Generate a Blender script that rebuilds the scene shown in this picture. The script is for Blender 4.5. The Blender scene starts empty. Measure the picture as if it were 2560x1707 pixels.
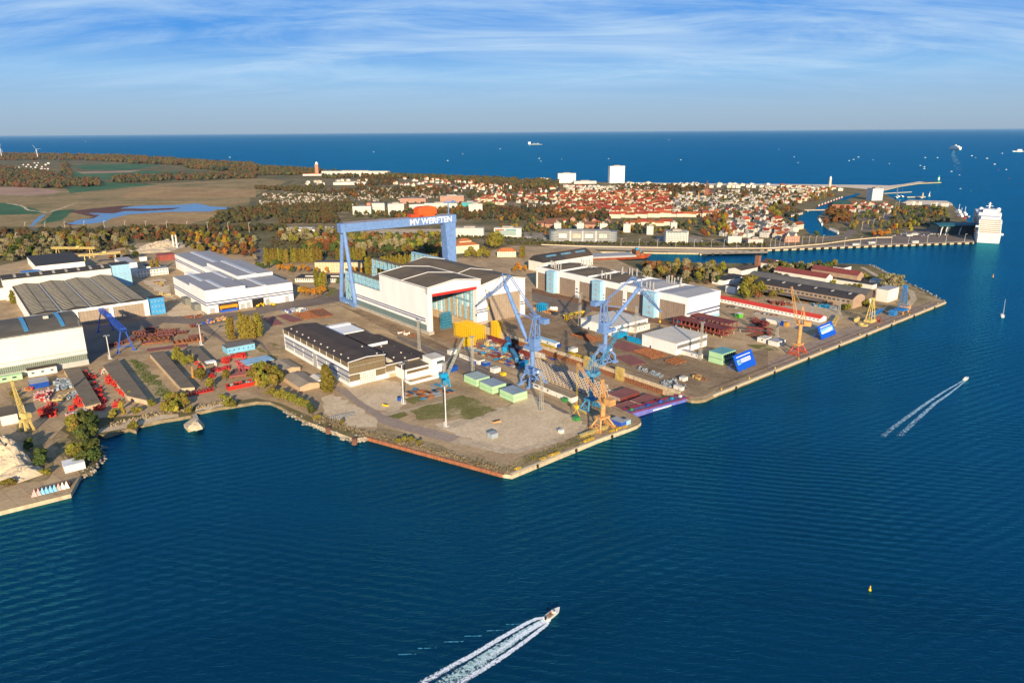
import bpy, math, random
from mathutils import Vector, Matrix
from mathutils.geometry import tessellate_polygon
random.seed(7)
S = bpy.context.scene
COL = S.collection
# ---------------------------------------------------------------- camera, sky, sun, exposure
F, H, CX, CY = 1760.0, 200.0, 1280.0, 853.5
PITCH, ROLL = math.atan(522 / F), math.atan(18 / 2560)
cam = bpy.data.cameras.new('camera')
cam.sensor_width = 36.0
cam.lens = F / 2560 * 36.0
cam.clip_start, cam.clip_end = 5.0, 600000.0
co = bpy.data.objects.new('camera', cam)
COL.objects.link(co)
fwd = Vector((0, math.cos(PITCH), -math.sin(PITCH)))
up0 = Vector((0, math.sin(PITCH), math.cos(PITCH)))
rt0 = Vector((1, 0, 0))
cr, sr = math.cos(ROLL), math.sin(ROLL)
rt = rt0 * cr - up0 * sr
up = rt0 * sr + up0 * cr
M = Matrix((rt, up, -fwd)).transposed().to_4x4()
M.translation = Vector((0, 0, H))
co.matrix_world = M
S.camera = co

SUN_EL, SUN_AZ = 16.5, 173.0      # azimuth clockwise from +Y (the way the camera looks)
w = bpy.data.worlds.new('World')
S.world = w
w.use_nodes = True
nt = w.node_tree
nt.nodes.clear()
def nd(t, typ, **k):
    n = t.nodes.new(typ)
    for a, b in k.items():
        if a.startswith('i_'):
            n.inputs[a[2:].replace('_', ' ')].default_value = b
        else:
            setattr(n, a, b)
    return n
out = nd(nt, 'ShaderNodeOutputWorld')
bg = nd(nt, 'ShaderNodeBackground', i_Strength=0.1)
sky = nd(nt, 'ShaderNodeTexSky', sky_type='NISHITA', sun_disc=False, altitude=100, air_density=1.0,
         dust_density=0.5, ozone_density=4.0)
sky.sun_elevation = math.radians(SUN_EL)
sky.sun_rotation = math.radians(SUN_AZ)
tc = nd(nt, 'ShaderNodeTexCoord')
sep = nd(nt, 'ShaderNodeSeparateXYZ')
nt.links.new(tc.outputs['Generated'], sep.inputs[0])
# cirrus: noise on the plane of a high cloud layer
def mth(t, op, a, b=None, clamp=False):
    n = t.nodes.new('ShaderNodeMath'); n.operation = op; n.use_clamp = clamp
    for i, x in enumerate((a, b)):
        if x is None: continue
        if isinstance(x, (int, float)): n.inputs[i].default_value = x
        else: t.links.new(x, n.inputs[i])
    return n.outputs[0]
zc = mth(nt, 'ADD', mth(nt, 'MAXIMUM', sep.outputs[2], 0.0), 0.17)
cmb = nd(nt, 'ShaderNodeCombineXYZ')
nt.links.new(mth(nt, 'DIVIDE', sep.outputs[0], zc), cmb.inputs[0])
nt.links.new(mth(nt, 'DIVIDE', sep.outputs[1], zc), cmb.inputs[1])
def cloud(rot, sc, nscale, detail, rough, dist):
    mp = nd(nt, 'ShaderNodeMapping')
    mp.inputs['Rotation'].default_value = (0, 0, math.radians(rot))
    mp.inputs['Scale'].default_value = sc
    nt.links.new(cmb.outputs[0], mp.inputs[0])
    n = nd(nt, 'ShaderNodeTexNoise', i_Scale=nscale, i_Detail=detail, i_Roughness=rough, i_Distortion=dist)
    nt.links.new(mp.outputs[0], n.inputs['Vector'])
    return n.outputs[0]
c1 = cloud(24, (0.42, 1.15, 1), 1.7, 9, 0.64, 0.9)
c2 = cloud(-30, (0.22, 1.3, 1), 2.4, 8, 0.66, 0.6)
c3 = cloud(60, (0.5, 0.5, 1), 0.7, 3, 0.5, 0.2)
den = mth(nt, 'ADD', mth(nt, 'MULTIPLY', c1, 0.95), mth(nt, 'ADD', mth(nt, 'MULTIPLY', c2, 0.6), mth(nt, 'MULTIPLY', c3, 0.55)))
mr = nd(nt, 'ShaderNodeMapRange', interpolation_type='SMOOTHSTEP')
mr.inputs['From Min'].default_value = 0.84
mr.inputs['From Max'].default_value = 1.38
nt.links.new(den, mr.inputs['Value'])
# colour of the clear sky by height: deep blue aloft, grey blue haze by the horizon
el = nd(nt, 'ShaderNodeValToRGB')
nt.links.new(sep.outputs[2], el.inputs[0])
cr_ = el.color_ramp
cr_.elements[0].position = 0.0; cr_.elements[0].color = (0.225, 0.30, 0.385, 1)
cr_.elements[1].position = 1.0; cr_.elements[1].color = (0.012, 0.05, 0.18, 1)
for p, c in ((0.03, (0.225, 0.33, 0.45, 1)), (0.075, (0.17, 0.34, 0.56, 1)), (0.115, (0.05, 0.21, 0.53, 1)), (0.17, (0.012, 0.17, 0.52, 1)), (0.30, (0.014, 0.14, 0.46, 1)), (0.6, (0.012, 0.09, 0.32, 1))):
    e = cr_.elements.new(p); e.color = c
mixn = nd(nt, 'ShaderNodeMix', data_type='RGBA')
mixn.inputs[0].default_value = 0.95
nt.links.new(sky.outputs[0], mixn.inputs[6])
sc10 = nd(nt, 'ShaderNodeVectorMath', operation='SCALE'); sc10.inputs['Scale'].default_value = 10.0
nt.links.new(el.outputs[0], sc10.inputs[0])
nt.links.new(sc10.outputs[0], mixn.inputs[7])
# clouds only well above the haze, and thinner high up behind the camera
fade = nd(nt, 'ShaderNodeMapRange', interpolation_type='SMOOTHSTEP')
fade.inputs['From Min'].default_value = 0.02
fade.inputs['From Max'].default_value = 0.09
nt.links.new(sep.outputs[2], fade.inputs['Value'])
cf = mth(nt, 'MULTIPLY', mth(nt, 'MULTIPLY', mr.outputs[0], fade.outputs[0]), 0.85)
mixc = nd(nt, 'ShaderNodeMix', data_type='RGBA')
nt.links.new(cf, mixc.inputs[0])
nt.links.new(mixn.outputs[2], mixc.inputs[6])
mixc.inputs[7].default_value = (3.6, 4.9, 6.2, 1)
below = nd(nt, 'ShaderNodeMix', data_type='RGBA')
nt.links.new(mth(nt, 'LESS_THAN', sep.outputs[2], -0.002), below.inputs[0])
nt.links.new(mixc.outputs[2], below.inputs[6])
below.inputs[7].default_value = (0.05, 0.45, 0.95, 1)
nt.links.new(below.outputs[2], bg.inputs[0])
nt.links.new(bg.outputs[0], out.inputs[0])

sd = bpy.data.lights.new('sun', 'SUN')
sd.energy = 5.0
sd.angle = math.radians(0.5)
sd.color = (1.0, 0.82, 0.57)
so = bpy.data.objects.new('sun', sd)
COL.objects.link(so)
ds = Vector((math.sin(math.radians(SUN_AZ)) * math.cos(math.radians(SUN_EL)), math.cos(math.radians(SUN_AZ)) * math.cos(math.radians(SUN_EL)), math.sin(math.radians(SUN_EL))))
so.rotation_euler = ds.to_track_quat('Z', 'Y').to_euler()
so.location = (0, -300, 400)

S.view_settings.view_transform = 'Standard'
S.view_settings.look = 'None'
S.view_settings.exposure = 0.6
S.view_settings.gamma = 1.0
S.render.engine = 'CYCLES'
S.cycles.max_bounces = 5
S.cycles.diffuse_bounces = 2
S.cycles.glossy_bounces = 2
S.cycles.transmission_bounces = 2
S.cycles.volume_bounces = 0
S.cycles.transparent_max_bounces = 6
S.cycles.use_denoising = True

# ---------------------------------------------------------------- places: survey marks of the photograph turned into ground points
RG = {1: (0, 320, 3.672), 2: (640, 320, 3.672), 3: (1280, 320, 3.672), 4: (1920, 320, 3.672), 5: (0, 600, 3.672), 6: (640, 600, 3.672),
      7: (1280, 600, 3.672), 8: (1920, 600, 3.672), 9: (0, 880, 3.672), 10: (640, 880, 3.672), 11: (1280, 880, 3.672),
      'o': (0, 0, 1 / 1.0884), 's': (0, 0, 1), 'a': (1060, 690, 7.328), 'b': (1340, 680, 7.328), 'c': (1240, 860, 5.8725), 'd': (0, 920, 7.328), 'e': (400, 850, 7.328),
      'f': (1800, 720, 7.328), 'g': (2380, 480, 11.2), 'h': (1980, 740, 7.328), 'i': (1160, 440, 7.328), 'j': (1480, 440, 7.328),
      'k': (1800, 440, 7.328), 'l': (2120, 440, 7.328), 'm': (820, 480, 6.909), 'n': (0, 440, 5.8725), 'q': (960, 860, 7.328), 't': (1000, 1460, 4.704)}
GZ = 2.5
def ray(r, x, y):
    a = RG[r]
    u, v = a[0] + x / a[2], a[1] + y / a[2]
    dx, dy = (u - CX) / F, -(v - CY) / F
    X, Y = dx * cr + dy * sr, -dx * sr + dy * cr
    cp, sp = math.cos(PITCH), math.sin(PITCH)
    return (X, cp + Y * sp, -sp + Y * cp)
def at(r, x, y, z=GZ):
    d = ray(r, x, y)
    t = (z - H) / d[2]
    return Vector((d[0] * t, d[1] * t, z))
def hat(P, r, x, y):                      # height above sea of a mark that stands over ground point P
    d = ray(r, x, y)
    return H + d[2] * P[1] / d[1]
ANG = 39.0                                # the yard's grid
def axes(ang=ANG):
    a = math.radians(ang)
    return Vector((math.cos(a), math.sin(a), 0)), Vector((-math.sin(a), math.cos(a), 0))

# ---------------------------------------------------------------- materials
MATS = {}
def mat(name, col, rough=0.8, var=0.12, scale=0.12, metal=0.0, spec=0.3, hue=0.0, streak=0.0, col2=None, bump=0.0, detail=5, orand=0.0):
    if name in MATS: return MATS[name]
    m = bpy.data.materials.new(name); m.use_nodes = True
    t = m.node_tree; b = t.nodes['Principled BSDF']
    b.inputs['Roughness'].default_value = rough
    b.inputs['Metallic'].default_value = metal
    b.inputs['Specular IOR Level'].default_value = spec
    tcn = nd(t, 'ShaderNodeTexCoord')
    mp = nd(t, 'ShaderNodeMapping')
    t.links.new(tcn.outputs['Object'], mp.inputs[0])
    if streak: mp.inputs['Scale'].default_value = (1, 1, streak)
    n = nd(t, 'ShaderNodeTexNoise', i_Scale=scale, i_Detail=detail, i_Roughness=0.65)
    t.links.new(mp.outputs[0], n.inputs['Vector'])
    r = nd(t, 'ShaderNodeValToRGB')
    c2 = col2 or tuple(c * (1 - 2.2 * var) for c in col)
    r.color_ramp.elements[0].position = 0.34; r.color_ramp.elements[0].color = (*c2, 1)
    r.color_ramp.elements[1].position = 0.62; r.color_ramp.elements[1].color = (*col, 1)
    t.links.new(n.outputs[0], r.inputs[0])
    src = r.outputs[0]
    if orand:
        oi = nd(t, 'ShaderNodeObjectInfo')
        hs = nd(t, 'ShaderNodeHueSaturation')
        t.links.new(src, hs.inputs['Color'])
        t.links.new(mth(t, 'ADD', mth(t, 'MULTIPLY', oi.outputs['Random'], hue), 0.5 - hue / 2), hs.inputs['Hue'])
        rr = mth(t, 'FRACT', mth(t, 'MULTIPLY', oi.outputs['Random'], 17.3))
        t.links.new(mth(t, 'ADD', mth(t, 'MULTIPLY', rr, orand), 1 - orand / 2), hs.inputs['Value'])
        src = hs.outputs[0]
    t.links.new(src, b.inputs['Base Color'])
    if bump:
        bp = nd(t, 'ShaderNodeBump', i_Strength=bump, i_Distance=0.3)
        t.links.new(n.outputs[0], bp.inputs['Height'])
        t.links.new(bp.outputs[0], b.inputs['Normal'])
    MATS[name] = m
    return m
def stripes(name, ca, cb, period, duty=0.5, axis=0, rough=0.8, cross=None, cdark=None):
    """panels or grids in object space: bands along one axis, optionally crossed by bands along z"""
    if name in MATS: return MATS[name]
    m = bpy.data.materials.new(name); m.use_nodes = True
    t = m.node_tree; b = t.nodes['Principled BSDF']
    b.inputs['Roughness'].default_value = rough; b.inputs['Specular IOR Level'].default_value = 0.3
    tcn = nd(t, 'ShaderNodeTexCoord'); sp = nd(t, 'ShaderNodeSeparateXYZ')
    t.links.new(tcn.outputs['Object'], sp.inputs[0])
    if axis == 3: src = mth(t, 'ADD', sp.outputs[0], sp.outputs[1])
    else: src = sp.outputs[axis]
    f = mth(t, 'GREATER_THAN', mth(t, 'FRACT', mth(t, 'DIVIDE', mth(t, 'ADD', src, 1000.0 * period), period)), duty)
    if cross:
        g = mth(t, 'GREATER_THAN', mth(t, 'FRACT', mth(t, 'DIVIDE', mth(t, 'ADD', sp.outputs[2], 100 * cross[0] + cross[2]), cross[0])), cross[1])
        f = mth(t, 'MULTIPLY', f, g)
    n = nd(t, 'ShaderNodeTexNoise', i_Scale=0.2, i_Detail=5)
    t.links.new(tcn.outputs['Object'], n.inputs['Vector'])
    mx = nd(t, 'ShaderNodeMix', data_type='RGBA')
    mx.inputs[6].default_value = (*ca, 1); mx.inputs[7].default_value = (*cb, 1)
    t.links.new(f, mx.inputs[0])
    hs = nd(t, 'ShaderNodeHueSaturation')
    t.links.new(mx.outputs[2], hs.inputs['Color'])
    t.links.new(mth(t, 'ADD', mth(t, 'MULTIPLY', n.outputs[0], 0.5), 0.75), hs.inputs['Value'])
    t.links.new(hs.outputs[0], b.inputs['Base Color'])
    MATS[name] = m
    return m

# ---------------------------------------------------------------- mesh helpers
def V(p): return Vector((p[0], p[1], p[2]))
class MB:
    def __init__(s): s.v = []; s.f = []; s.m = []
    def add(s, vs, fs, m=0):
        o = len(s.v); s.v += [tuple(v) for v in vs]
        s.f += [tuple(i + o for i in f) for f in fs]; s.m += [m] * len(fs)
        return s
    def box(s, x0, y0, z0, x1, y1, z1, m=0, top=None):
        vs = [(x0, y0, z0), (x1, y0, z0), (x1, y1, z0), (x0, y1, z0), (x0, y0, z1), (x1, y0, z1), (x1, y1, z1), (x0, y1, z1)]
        s.add(vs, [(3, 2, 1, 0), (0, 1, 5, 4), (1, 2, 6, 5), (2, 3, 7, 6), (3, 0, 4, 7)], m)
        return s.add(vs[4:], [(0, 1, 2, 3)], m if top is None else top)
    def quad(s, pts, m=0): return s.add(pts, [tuple(range(len(pts)))], m)
    def beam(s, p, q, wd, ht=None, m=0):
        p, q = V(p), V(q); ht = ht or wd
        d = (q - p)
        if d.length < 1e-6: return s
        d.normalize()
        ref = Vector((0, 0, 1)) if abs(d.z) < 0.95 else Vector((0, 1, 0))
        a = d.cross(ref).normalized() * wd / 2; b = a.cross(d).normalized() * ht / 2
        vs = [p - a - b, p + a - b, p + a + b, p - a + b, q - a - b, q + a - b, q + a + b, q - a + b]
        return s.add(vs, [(3, 2, 1, 0), (0, 1, 5, 4), (1, 2, 6, 5), (2, 3, 7, 6), (3, 0, 4, 7), (4, 5, 6, 7)], m)
    def tube(s, p, q, r0, r1=None, n=10, m=0):
        p, q = V(p), V(q); r1 = r0 if r1 is None else r1
        d = (q - p).normalized()
        ref = Vector((0, 0, 1)) if abs(d.z) < 0.95 else Vector((1, 0, 0))
        a = d.cross(ref).normalized(); b = a.cross(d)
        vs = []
        for c, r in ((p, r0), (q, r1)):
            vs += [c + (a * math.cos(2 * math.pi * i / n) + b * math.sin(2 * math.pi * i / n)) * r for i in range(n)]
        fs = [(i, (i + 1) % n, n + (i + 1) % n, n + i) for i in range(n)] + [tuple(range(n))[::-1], tuple(range(n, 2 * n))]
        return s.add(vs, fs, m)
    def prism(s, poly, z0, z1, m=0, top=None):
        n = len(poly)
        vs = [(p[0], p[1], z0) for p in poly] + [(p[0], p[1], z1) for p in poly]
        s.add(vs, [(i, (i + 1) % n, n + (i + 1) % n, n + i) for i in range(n)], m)
        tri = tessellate_polygon([[Vector((p[0], p[1], 0)) for p in poly]])
        tv = vs[n:]
        fs = []
        for a, b, c in tri:
            A, B, C = Vector(tv[a]), Vector(tv[b]), Vector(tv[c])
            fs.append((a, b, c) if (B - A).cross(C - A).z > 0 else (a, c, b))
        return s.add(tv, fs, m if top is None else top)
    def prof(s, pts, y0, y1, m=0, cap=None, axis='y'):
        """profile in x-z drawn along y (or profile in y-z along x)"""
        n = len(pts)
        if axis == 'y': vs = [(p[0], y0, p[1]) for p in pts] + [(p[0], y1, p[1]) for p in pts]
        else: vs = [(y0, p[0], p[1]) for p in pts] + [(y1, p[0], p[1]) for p in pts]
        s.add(vs, [(i, (i + 1) % n, n + (i + 1) % n, n + i) for i in range(n)], m)
        return s.add(vs, [tuple(range(n))[::-1], tuple(range(n, 2 * n))], m if cap is None else cap)
    def truss(s, p, q, wd, n, t, m=0, taper=1.0, ht=None):
        """square lattice boom"""
        p, q = V(p), V(q); d = (q - p).normalized()
        ref = Vector((0, 0, 1)) if abs(d.z) < 0.95 else Vector((0, 1, 0))
        a = d.cross(ref).normalized(); b = a.cross(d).normalized()
        ht = ht or wd
        R = []
        for i in range(n + 1):
            k = 1 + (taper - 1) * i / n
            c = p + (q - p) * (i / n)
            R.append([c + a * (sx * wd / 2 * k) + b * (sy * ht / 2 * k) for sx, sy in ((-1, -1), (1, -1), (1, 1), (-1, 1))])
        for j in range(4): s.beam(R[0][j], R[n][j], t, None, m)
        for i in range(n):
            for j in range(4):
                k = (j + 1) % 4
                if i % 2: s.beam(R[i][j], R[i + 1][k], t * .6, None, m)
                else: s.beam(R[i][k], R[i + 1][j], t * .6, None, m)
        return s
    def build(s, name, mats, parent=None, loc=None, rotz=None):
        me = bpy.data.meshes.new(name)
        me.from_pydata(s.v, [], s.f); 
        if not isinstance(mats, (list, tuple)): mats = [mats]
        for x in mats: me.materials.append(x)
        me.polygons.foreach_set('material_index', s.m)
        me.update()
        o = bpy.data.objects.new(name, me); COL.objects.link(o)
        if parent: o.parent = parent
        if loc is not None: o.location = loc
        if rotz is not None: o.rotation_euler = (0, 0, math.radians(rotz))
        return o
def thing(name, label, cat, loc=(0, 0, 0), rotz=0.0, group=None):
    o = bpy.data.objects.new(name, None); COL.objects.link(o)
    o.location = loc; o.rotation_euler = (0, 0, math.radians(rotz))
    o['label'] = label; o['category'] = cat
    if group: o['group'] = group
    return o
def tag(o, label, cat, group=None):
    o['label'] = label; o['category'] = cat
    if group: o['group'] = group
    return o
def kind(o, k): o['kind'] = k; return o
def dup(root, loc, rotz=0, label=None, scale=None, group=None):
    r = root.copy(); COL.objects.link(r)
    r.location = loc; r.rotation_euler = (0, 0, math.radians(rotz))
    if scale is not None: r.scale = scale if isinstance(scale, (tuple, list)) else (scale,) * 3
    if label: r['label'] = label
    if group: r['group'] = group
    for ch in root.children:
        c = ch.copy(); COL.objects.link(c); c.parent = r
        for g in ch.children:
            e = g.copy(); COL.objects.link(e); e.parent = c
    return r
# ---------------------------------------------------------------- sea
def water_mat():
    m = bpy.data.materials.new('sea_water'); m.use_nodes = True
    t = m.node_tree; t.nodes.clear()
    df = nd(t, 'ShaderNodeBsdfDiffuse'); gl = nd(t, 'ShaderNodeBsdfGlossy', i_Roughness=0.2)
    gl.inputs['Color'].default_value = (0.09, 0.66, 0.90, 1)
    fr = nd(t, 'ShaderNodeFresnel', i_IOR=1.6); mxs = nd(t, 'ShaderNodeMixShader'); mo = nd(t, 'ShaderNodeOutputMaterial')
    tcn = nd(t, 'ShaderNodeTexCoord')
    def noise(sc, rot, sx, sy, det=3, rough=0.5, dist=0.0):
        mp = nd(t, 'ShaderNodeMapping')
        mp.inputs['Rotation'].default_value = (0, 0, math.radians(rot)); mp.inputs['Scale'].default_value = (sx, sy, 1)
        t.links.new(tcn.outputs['Object'], mp.inputs[0])
        n = nd(t, 'ShaderNodeTexNoise', i_Scale=sc, i_Detail=det, i_Roughness=rough, i_Distortion=dist)
        t.links.new(mp.outputs[0], n.inputs['Vector'])
        return n.outputs[0]
    big = noise(0.004, 20, 1, 2.2, 4, 0.6, 0.6)
    big2 = noise(0.0011, -15, 1, 3.0, 5, 0.6, 0.8)
    r = nd(t, 'ShaderNodeValToRGB')
    r.color_ramp.elements[0].position = 0.3; r.color_ramp.elements[0].color = (0.0002, 0.012, 0.030, 1)
    r.color_ramp.elements[1].position = 0.7; r.color_ramp.elements[1].color = (0.0003, 0.034, 0.078, 1)
    t.links.new(mth(t, 'ADD', mth(t, 'MULTIPLY', big, 0.5), mth(t, 'MULTIPLY', big2, 0.5)), r.inputs[0])
    t.links.new(r.outputs[0], df.inputs['Color'])
    # wind ripples, chop and the long wash of passing boats
    def ridge(x): return mth(t, 'SUBTRACT', 1.0, mth(t, 'ABSOLUTE', mth(t, 'SUBTRACT', mth(t, 'MULTIPLY', x, 2.0), 1.0)))
    h = mth(t, 'MULTIPLY', noise(0.34, 12, 1, 2.6, 3, 0.6, 0.4), 0.5)
    h = mth(t, 'ADD', h, mth(t, 'MULTIPLY', ridge(noise(0.11, -22, 1, 3.4, 3, 0.5, 0.5)), 0.85))
    def wash(rot, scale, patch, amp):
        mp = nd(t, 'ShaderNodeMapping'); mp.inputs['Rotation'].default_value = (0, 0, math.radians(rot))
        t.links.new(tcn.outputs['Object'], mp.inputs[0])
        wv = nd(t, 'ShaderNodeTexWave', i_Scale=scale, i_Distortion=3.0, i_Detail=2.0)
        wv.inputs['Detail Scale'].default_value = 0.4
        t.links.new(mp.outputs[0], wv.inputs['Vector'])
        pr = nd(t, 'ShaderNodeMapRange'); pr.inputs['From Min'].default_value = 0.42; pr.inputs['From Max'].default_value = 0.66
        t.links.new(patch, pr.inputs['Value'])
        return mth(t, 'MULTIPLY', mth(t, 'MULTIPLY', wv.outputs['Fac'], pr.outputs[0]), amp)
    p1_ = noise(0.006, 0, 1, 1.6, 2, 0.5); p2_ = noise(0.005, 70, 1, 1.6, 2, 0.5)
    h = mth(t, 'ADD', h, wash(62, 0.045, p1_, 0.75))
    h = mth(t, 'ADD', h, wash(103, 0.055, p2_, 0.65))
    bp = nd(t, 'ShaderNodeBump', i_Strength=1.0, i_Distance=0.62)
    t.links.new(h, bp.inputs['Height'])
    for n_ in (df, gl, fr): t.links.new(bp.outputs[0], n_.inputs['Normal'])
    t.links.new(mth(t, 'MINIMUM', fr.outputs[0], 0.42), mxs.inputs[0])
    t.links.new(df.outputs[0], mxs.inputs[1]); t.links.new(gl.outputs[0], mxs.inputs[2]); t.links.new(mxs.outputs[0], mo.inputs['Surface'])
    return m
WATER = water_mat()
b = MB()
HALL = at(6, 1590, 870); EX, EY = axes()
def yl(x, y, z=0.0): return HALL + EX * x + EY * y + Vector((0, 0, z))      # yard grid, measured from the big hall's corner
DK = (-1.0, 58.0, -275.0, 84.0)                                             # the building dock: x0 x1 y0 y1
outer = [Vector(p) for p in ((-280000, -500, 0), (280000, -500, 0), (280000, 300000, 0), (-280000, 300000, 0))]
hole = [Vector((yl(*p).x, yl(*p).y, 0)) for p in ((DK[0] - .5, DK[2] - 4), (DK[1] + .5, DK[2] - 4), (DK[1] + .5, DK[3] + .5), (DK[0] - .5, DK[3] + .5))]
sv = outer + hole
b.add(sv, [tuple(t) if (sv[t[1]] - sv[t[0]]).cross(sv[t[2]] - sv[t[0]]).z > 0 else tuple(t[::-1]) for t in tessellate_polygon([outer, hole])])
kind(b.build('sea', WATER), 'structure')

# ---------------------------------------------------------------- ground
def gmat(name, c1, c2, c3, s1=0.02, s2=0.25, rough=0.95, mid=0.5, joint=0.0):
    if name in MATS: return MATS[name]
    m = bpy.data.materials.new(name); m.use_nodes = True
    t = m.node_tree; b = t.nodes['Principled BSDF']
    b.inputs['Roughness'].default_value = rough; b.inputs['Specular IOR Level'].default_value = 0.15
    tcn = nd(t, 'ShaderNodeTexCoord')
    n1 = nd(t, 'ShaderNodeTexNoise', i_Scale=s1, i_Detail=8, i_Roughness=0.68, i_Distortion=0.5)
    n2 = nd(t, 'ShaderNodeTexNoise', i_Scale=s2, i_Detail=6, i_Roughness=0.7)
    for n in (n1, n2): t.links.new(tcn.outputs['Object'], n.inputs['Vector'])
    r = nd(t, 'ShaderNodeValToRGB')
    r.color_ramp.elements[0].position = 0.36; r.color_ramp.elements[0].color = (*c1, 1)
    r.color_ramp.elements[1].position = 0.66; r.color_ramp.elements[1].color = (*c3, 1)
    e = r.color_ramp.elements.new(mid); e.color = (*c2, 1)
    t.links.new(mth(t, 'ADD', mth(t, 'MULTIPLY', n1.outputs[0], 0.72), mth(t, 'MULTIPLY', n2.outputs[0], 0.28)), r.inputs[0])
    hs = nd(t, 'ShaderNodeHueSaturation')
    t.links.new(r.outputs[0], hs.inputs['Color'])
    t.links.new(mth(t, 'ADD', mth(t, 'MULTIPLY', n2.outputs[0], 0.7), 0.65), hs.inputs['Value'])
    src = hs.outputs[0]
    if joint:
        mp = nd(t, 'ShaderNodeMapping'); mp.inputs['Rotation'].default_value = (0, 0, math.radians(39)); t.links.new(tcn.outputs['Object'], mp.inputs[0])
        bk = nd(t, 'ShaderNodeTexBrick', offset=0.35, i_Scale=1.0); t.links.new(mp.outputs[0], bk.inputs['Vector'])
        for k_, v_ in (('Color1', (1.06, 1.05, 1.04, 1)), ('Color2', (.80, .79, .78, 1)), ('Mortar', (.55, .55, .55, 1)), ('Mortar Size', .16), ('Brick Width', joint * 1.5), ('Row Height', joint)): bk.inputs[k_].default_value = v_
        mu = nd(t, 'ShaderNodeMix', data_type='RGBA', blend_type='MULTIPLY'); mu.inputs[0].default_value = .8
        t.links.new(src, mu.inputs[6]); t.links.new(bk.outputs[0], mu.inputs[7]); src = mu.outputs[2]
    t.links.new(src, b.inputs['Base Color'])
    MATS[name] = m
    return m
G_YARD = gmat('yard_ground', (0.32, 0.215, 0.115), (0.45, 0.315, 0.175), (0.57, 0.405, 0.225), 0.022, 0.4, joint=9.0)
G_RUN = gmat('worn_brown_paving', (0.19, 0.125, 0.07), (0.29, 0.20, 0.115), (0.40, 0.285, 0.165), 0.025, 0.4, joint=8.0)
G_CONC = gmat('pale_concrete', (0.47, 0.355, 0.225), (0.56, 0.43, 0.28), (0.66, 0.52, 0.35), 0.03, 0.4, joint=6.0)
G_SAND = gmat('sandy_ground', (0.50, 0.37, 0.22), (0.62, 0.47, 0.29), (0.72, 0.56, 0.37), 0.03, 0.5)
G_ASPH = gmat('asphalt', (0.15, 0.115, 0.09), (0.20, 0.155, 0.12), (0.25, 0.20, 0.155), 0.03, 0.5)
G_BRICK = gmat('red_brown_paving', (0.17, 0.085, 0.05), (0.23, 0.125, 0.075), (0.29, 0.165, 0.10), 0.03, 0.4, joint=8.0)
G_GRASS = gmat('dry_grass', (0.13, 0.13, 0.03), (0.21, 0.18, 0.06), (0.60, 0.45, 0.27), 0.045, 0.35, mid=0.53)
G_SCRUB = gmat('rough_scrub_ground', (0.14, 0.12, 0.045), (0.30, 0.22, 0.11), (0.52, 0.38, 0.22), 0.03, 0.3)
G_MARSH = gmat('marsh_meadow', (0.16, 0.14, 0.05), (0.30, 0.21, 0.09), (0.40, 0.27, 0.12), 0.006, 0.05)
G_REED = gmat('reed_bank', (0.28, 0.165, 0.075), (0.38, 0.235, 0.10), (0.46, 0.31, 0.13), 0.008, 0.06)
G_MUD = gmat('dark_mud', (0.10, 0.05, 0.04), (0.14, 0.065, 0.045), (0.18, 0.09, 0.06), 0.01, 0.05)
G_FIELD = gmat('green_field', (0.04, 0.10, 0.045), (0.06, 0.14, 0.06), (0.12, 0.17, 0.07), 0.003, 0.02)
G_PLOUGH = gmat('ploughed_field', (0.32, 0.19, 0.13), (0.40, 0.25, 0.165), (0.45, 0.29, 0.20), 0.004, 0.05)
G_TOWN = gmat('town_ground', (0.10, 0.09, 0.035), (0.19, 0.145, 0.065), (0.34, 0.25, 0.15), 0.012, 0.06)
G_LAND = gmat('country_ground', (0.08, 0.08, 0.035), (0.16, 0.13, 0.055), (0.28, 0.20, 0.09), 0.006, 0.04)
G_BEACH = gmat('beach_sand', (0.60, 0.48, 0.34), (0.70, 0.57, 0.42), (0.76, 0.64, 0.48), 0.01, 0.1)
G_QUAYW = mat('quay_wall_concrete', (0.62, 0.48, 0.31), 0.9, 0.16, 0.3, streak=0.3)
def P(r, pts, z=GZ): return [at(r, x, y, z) for x, y in pts]
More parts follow.
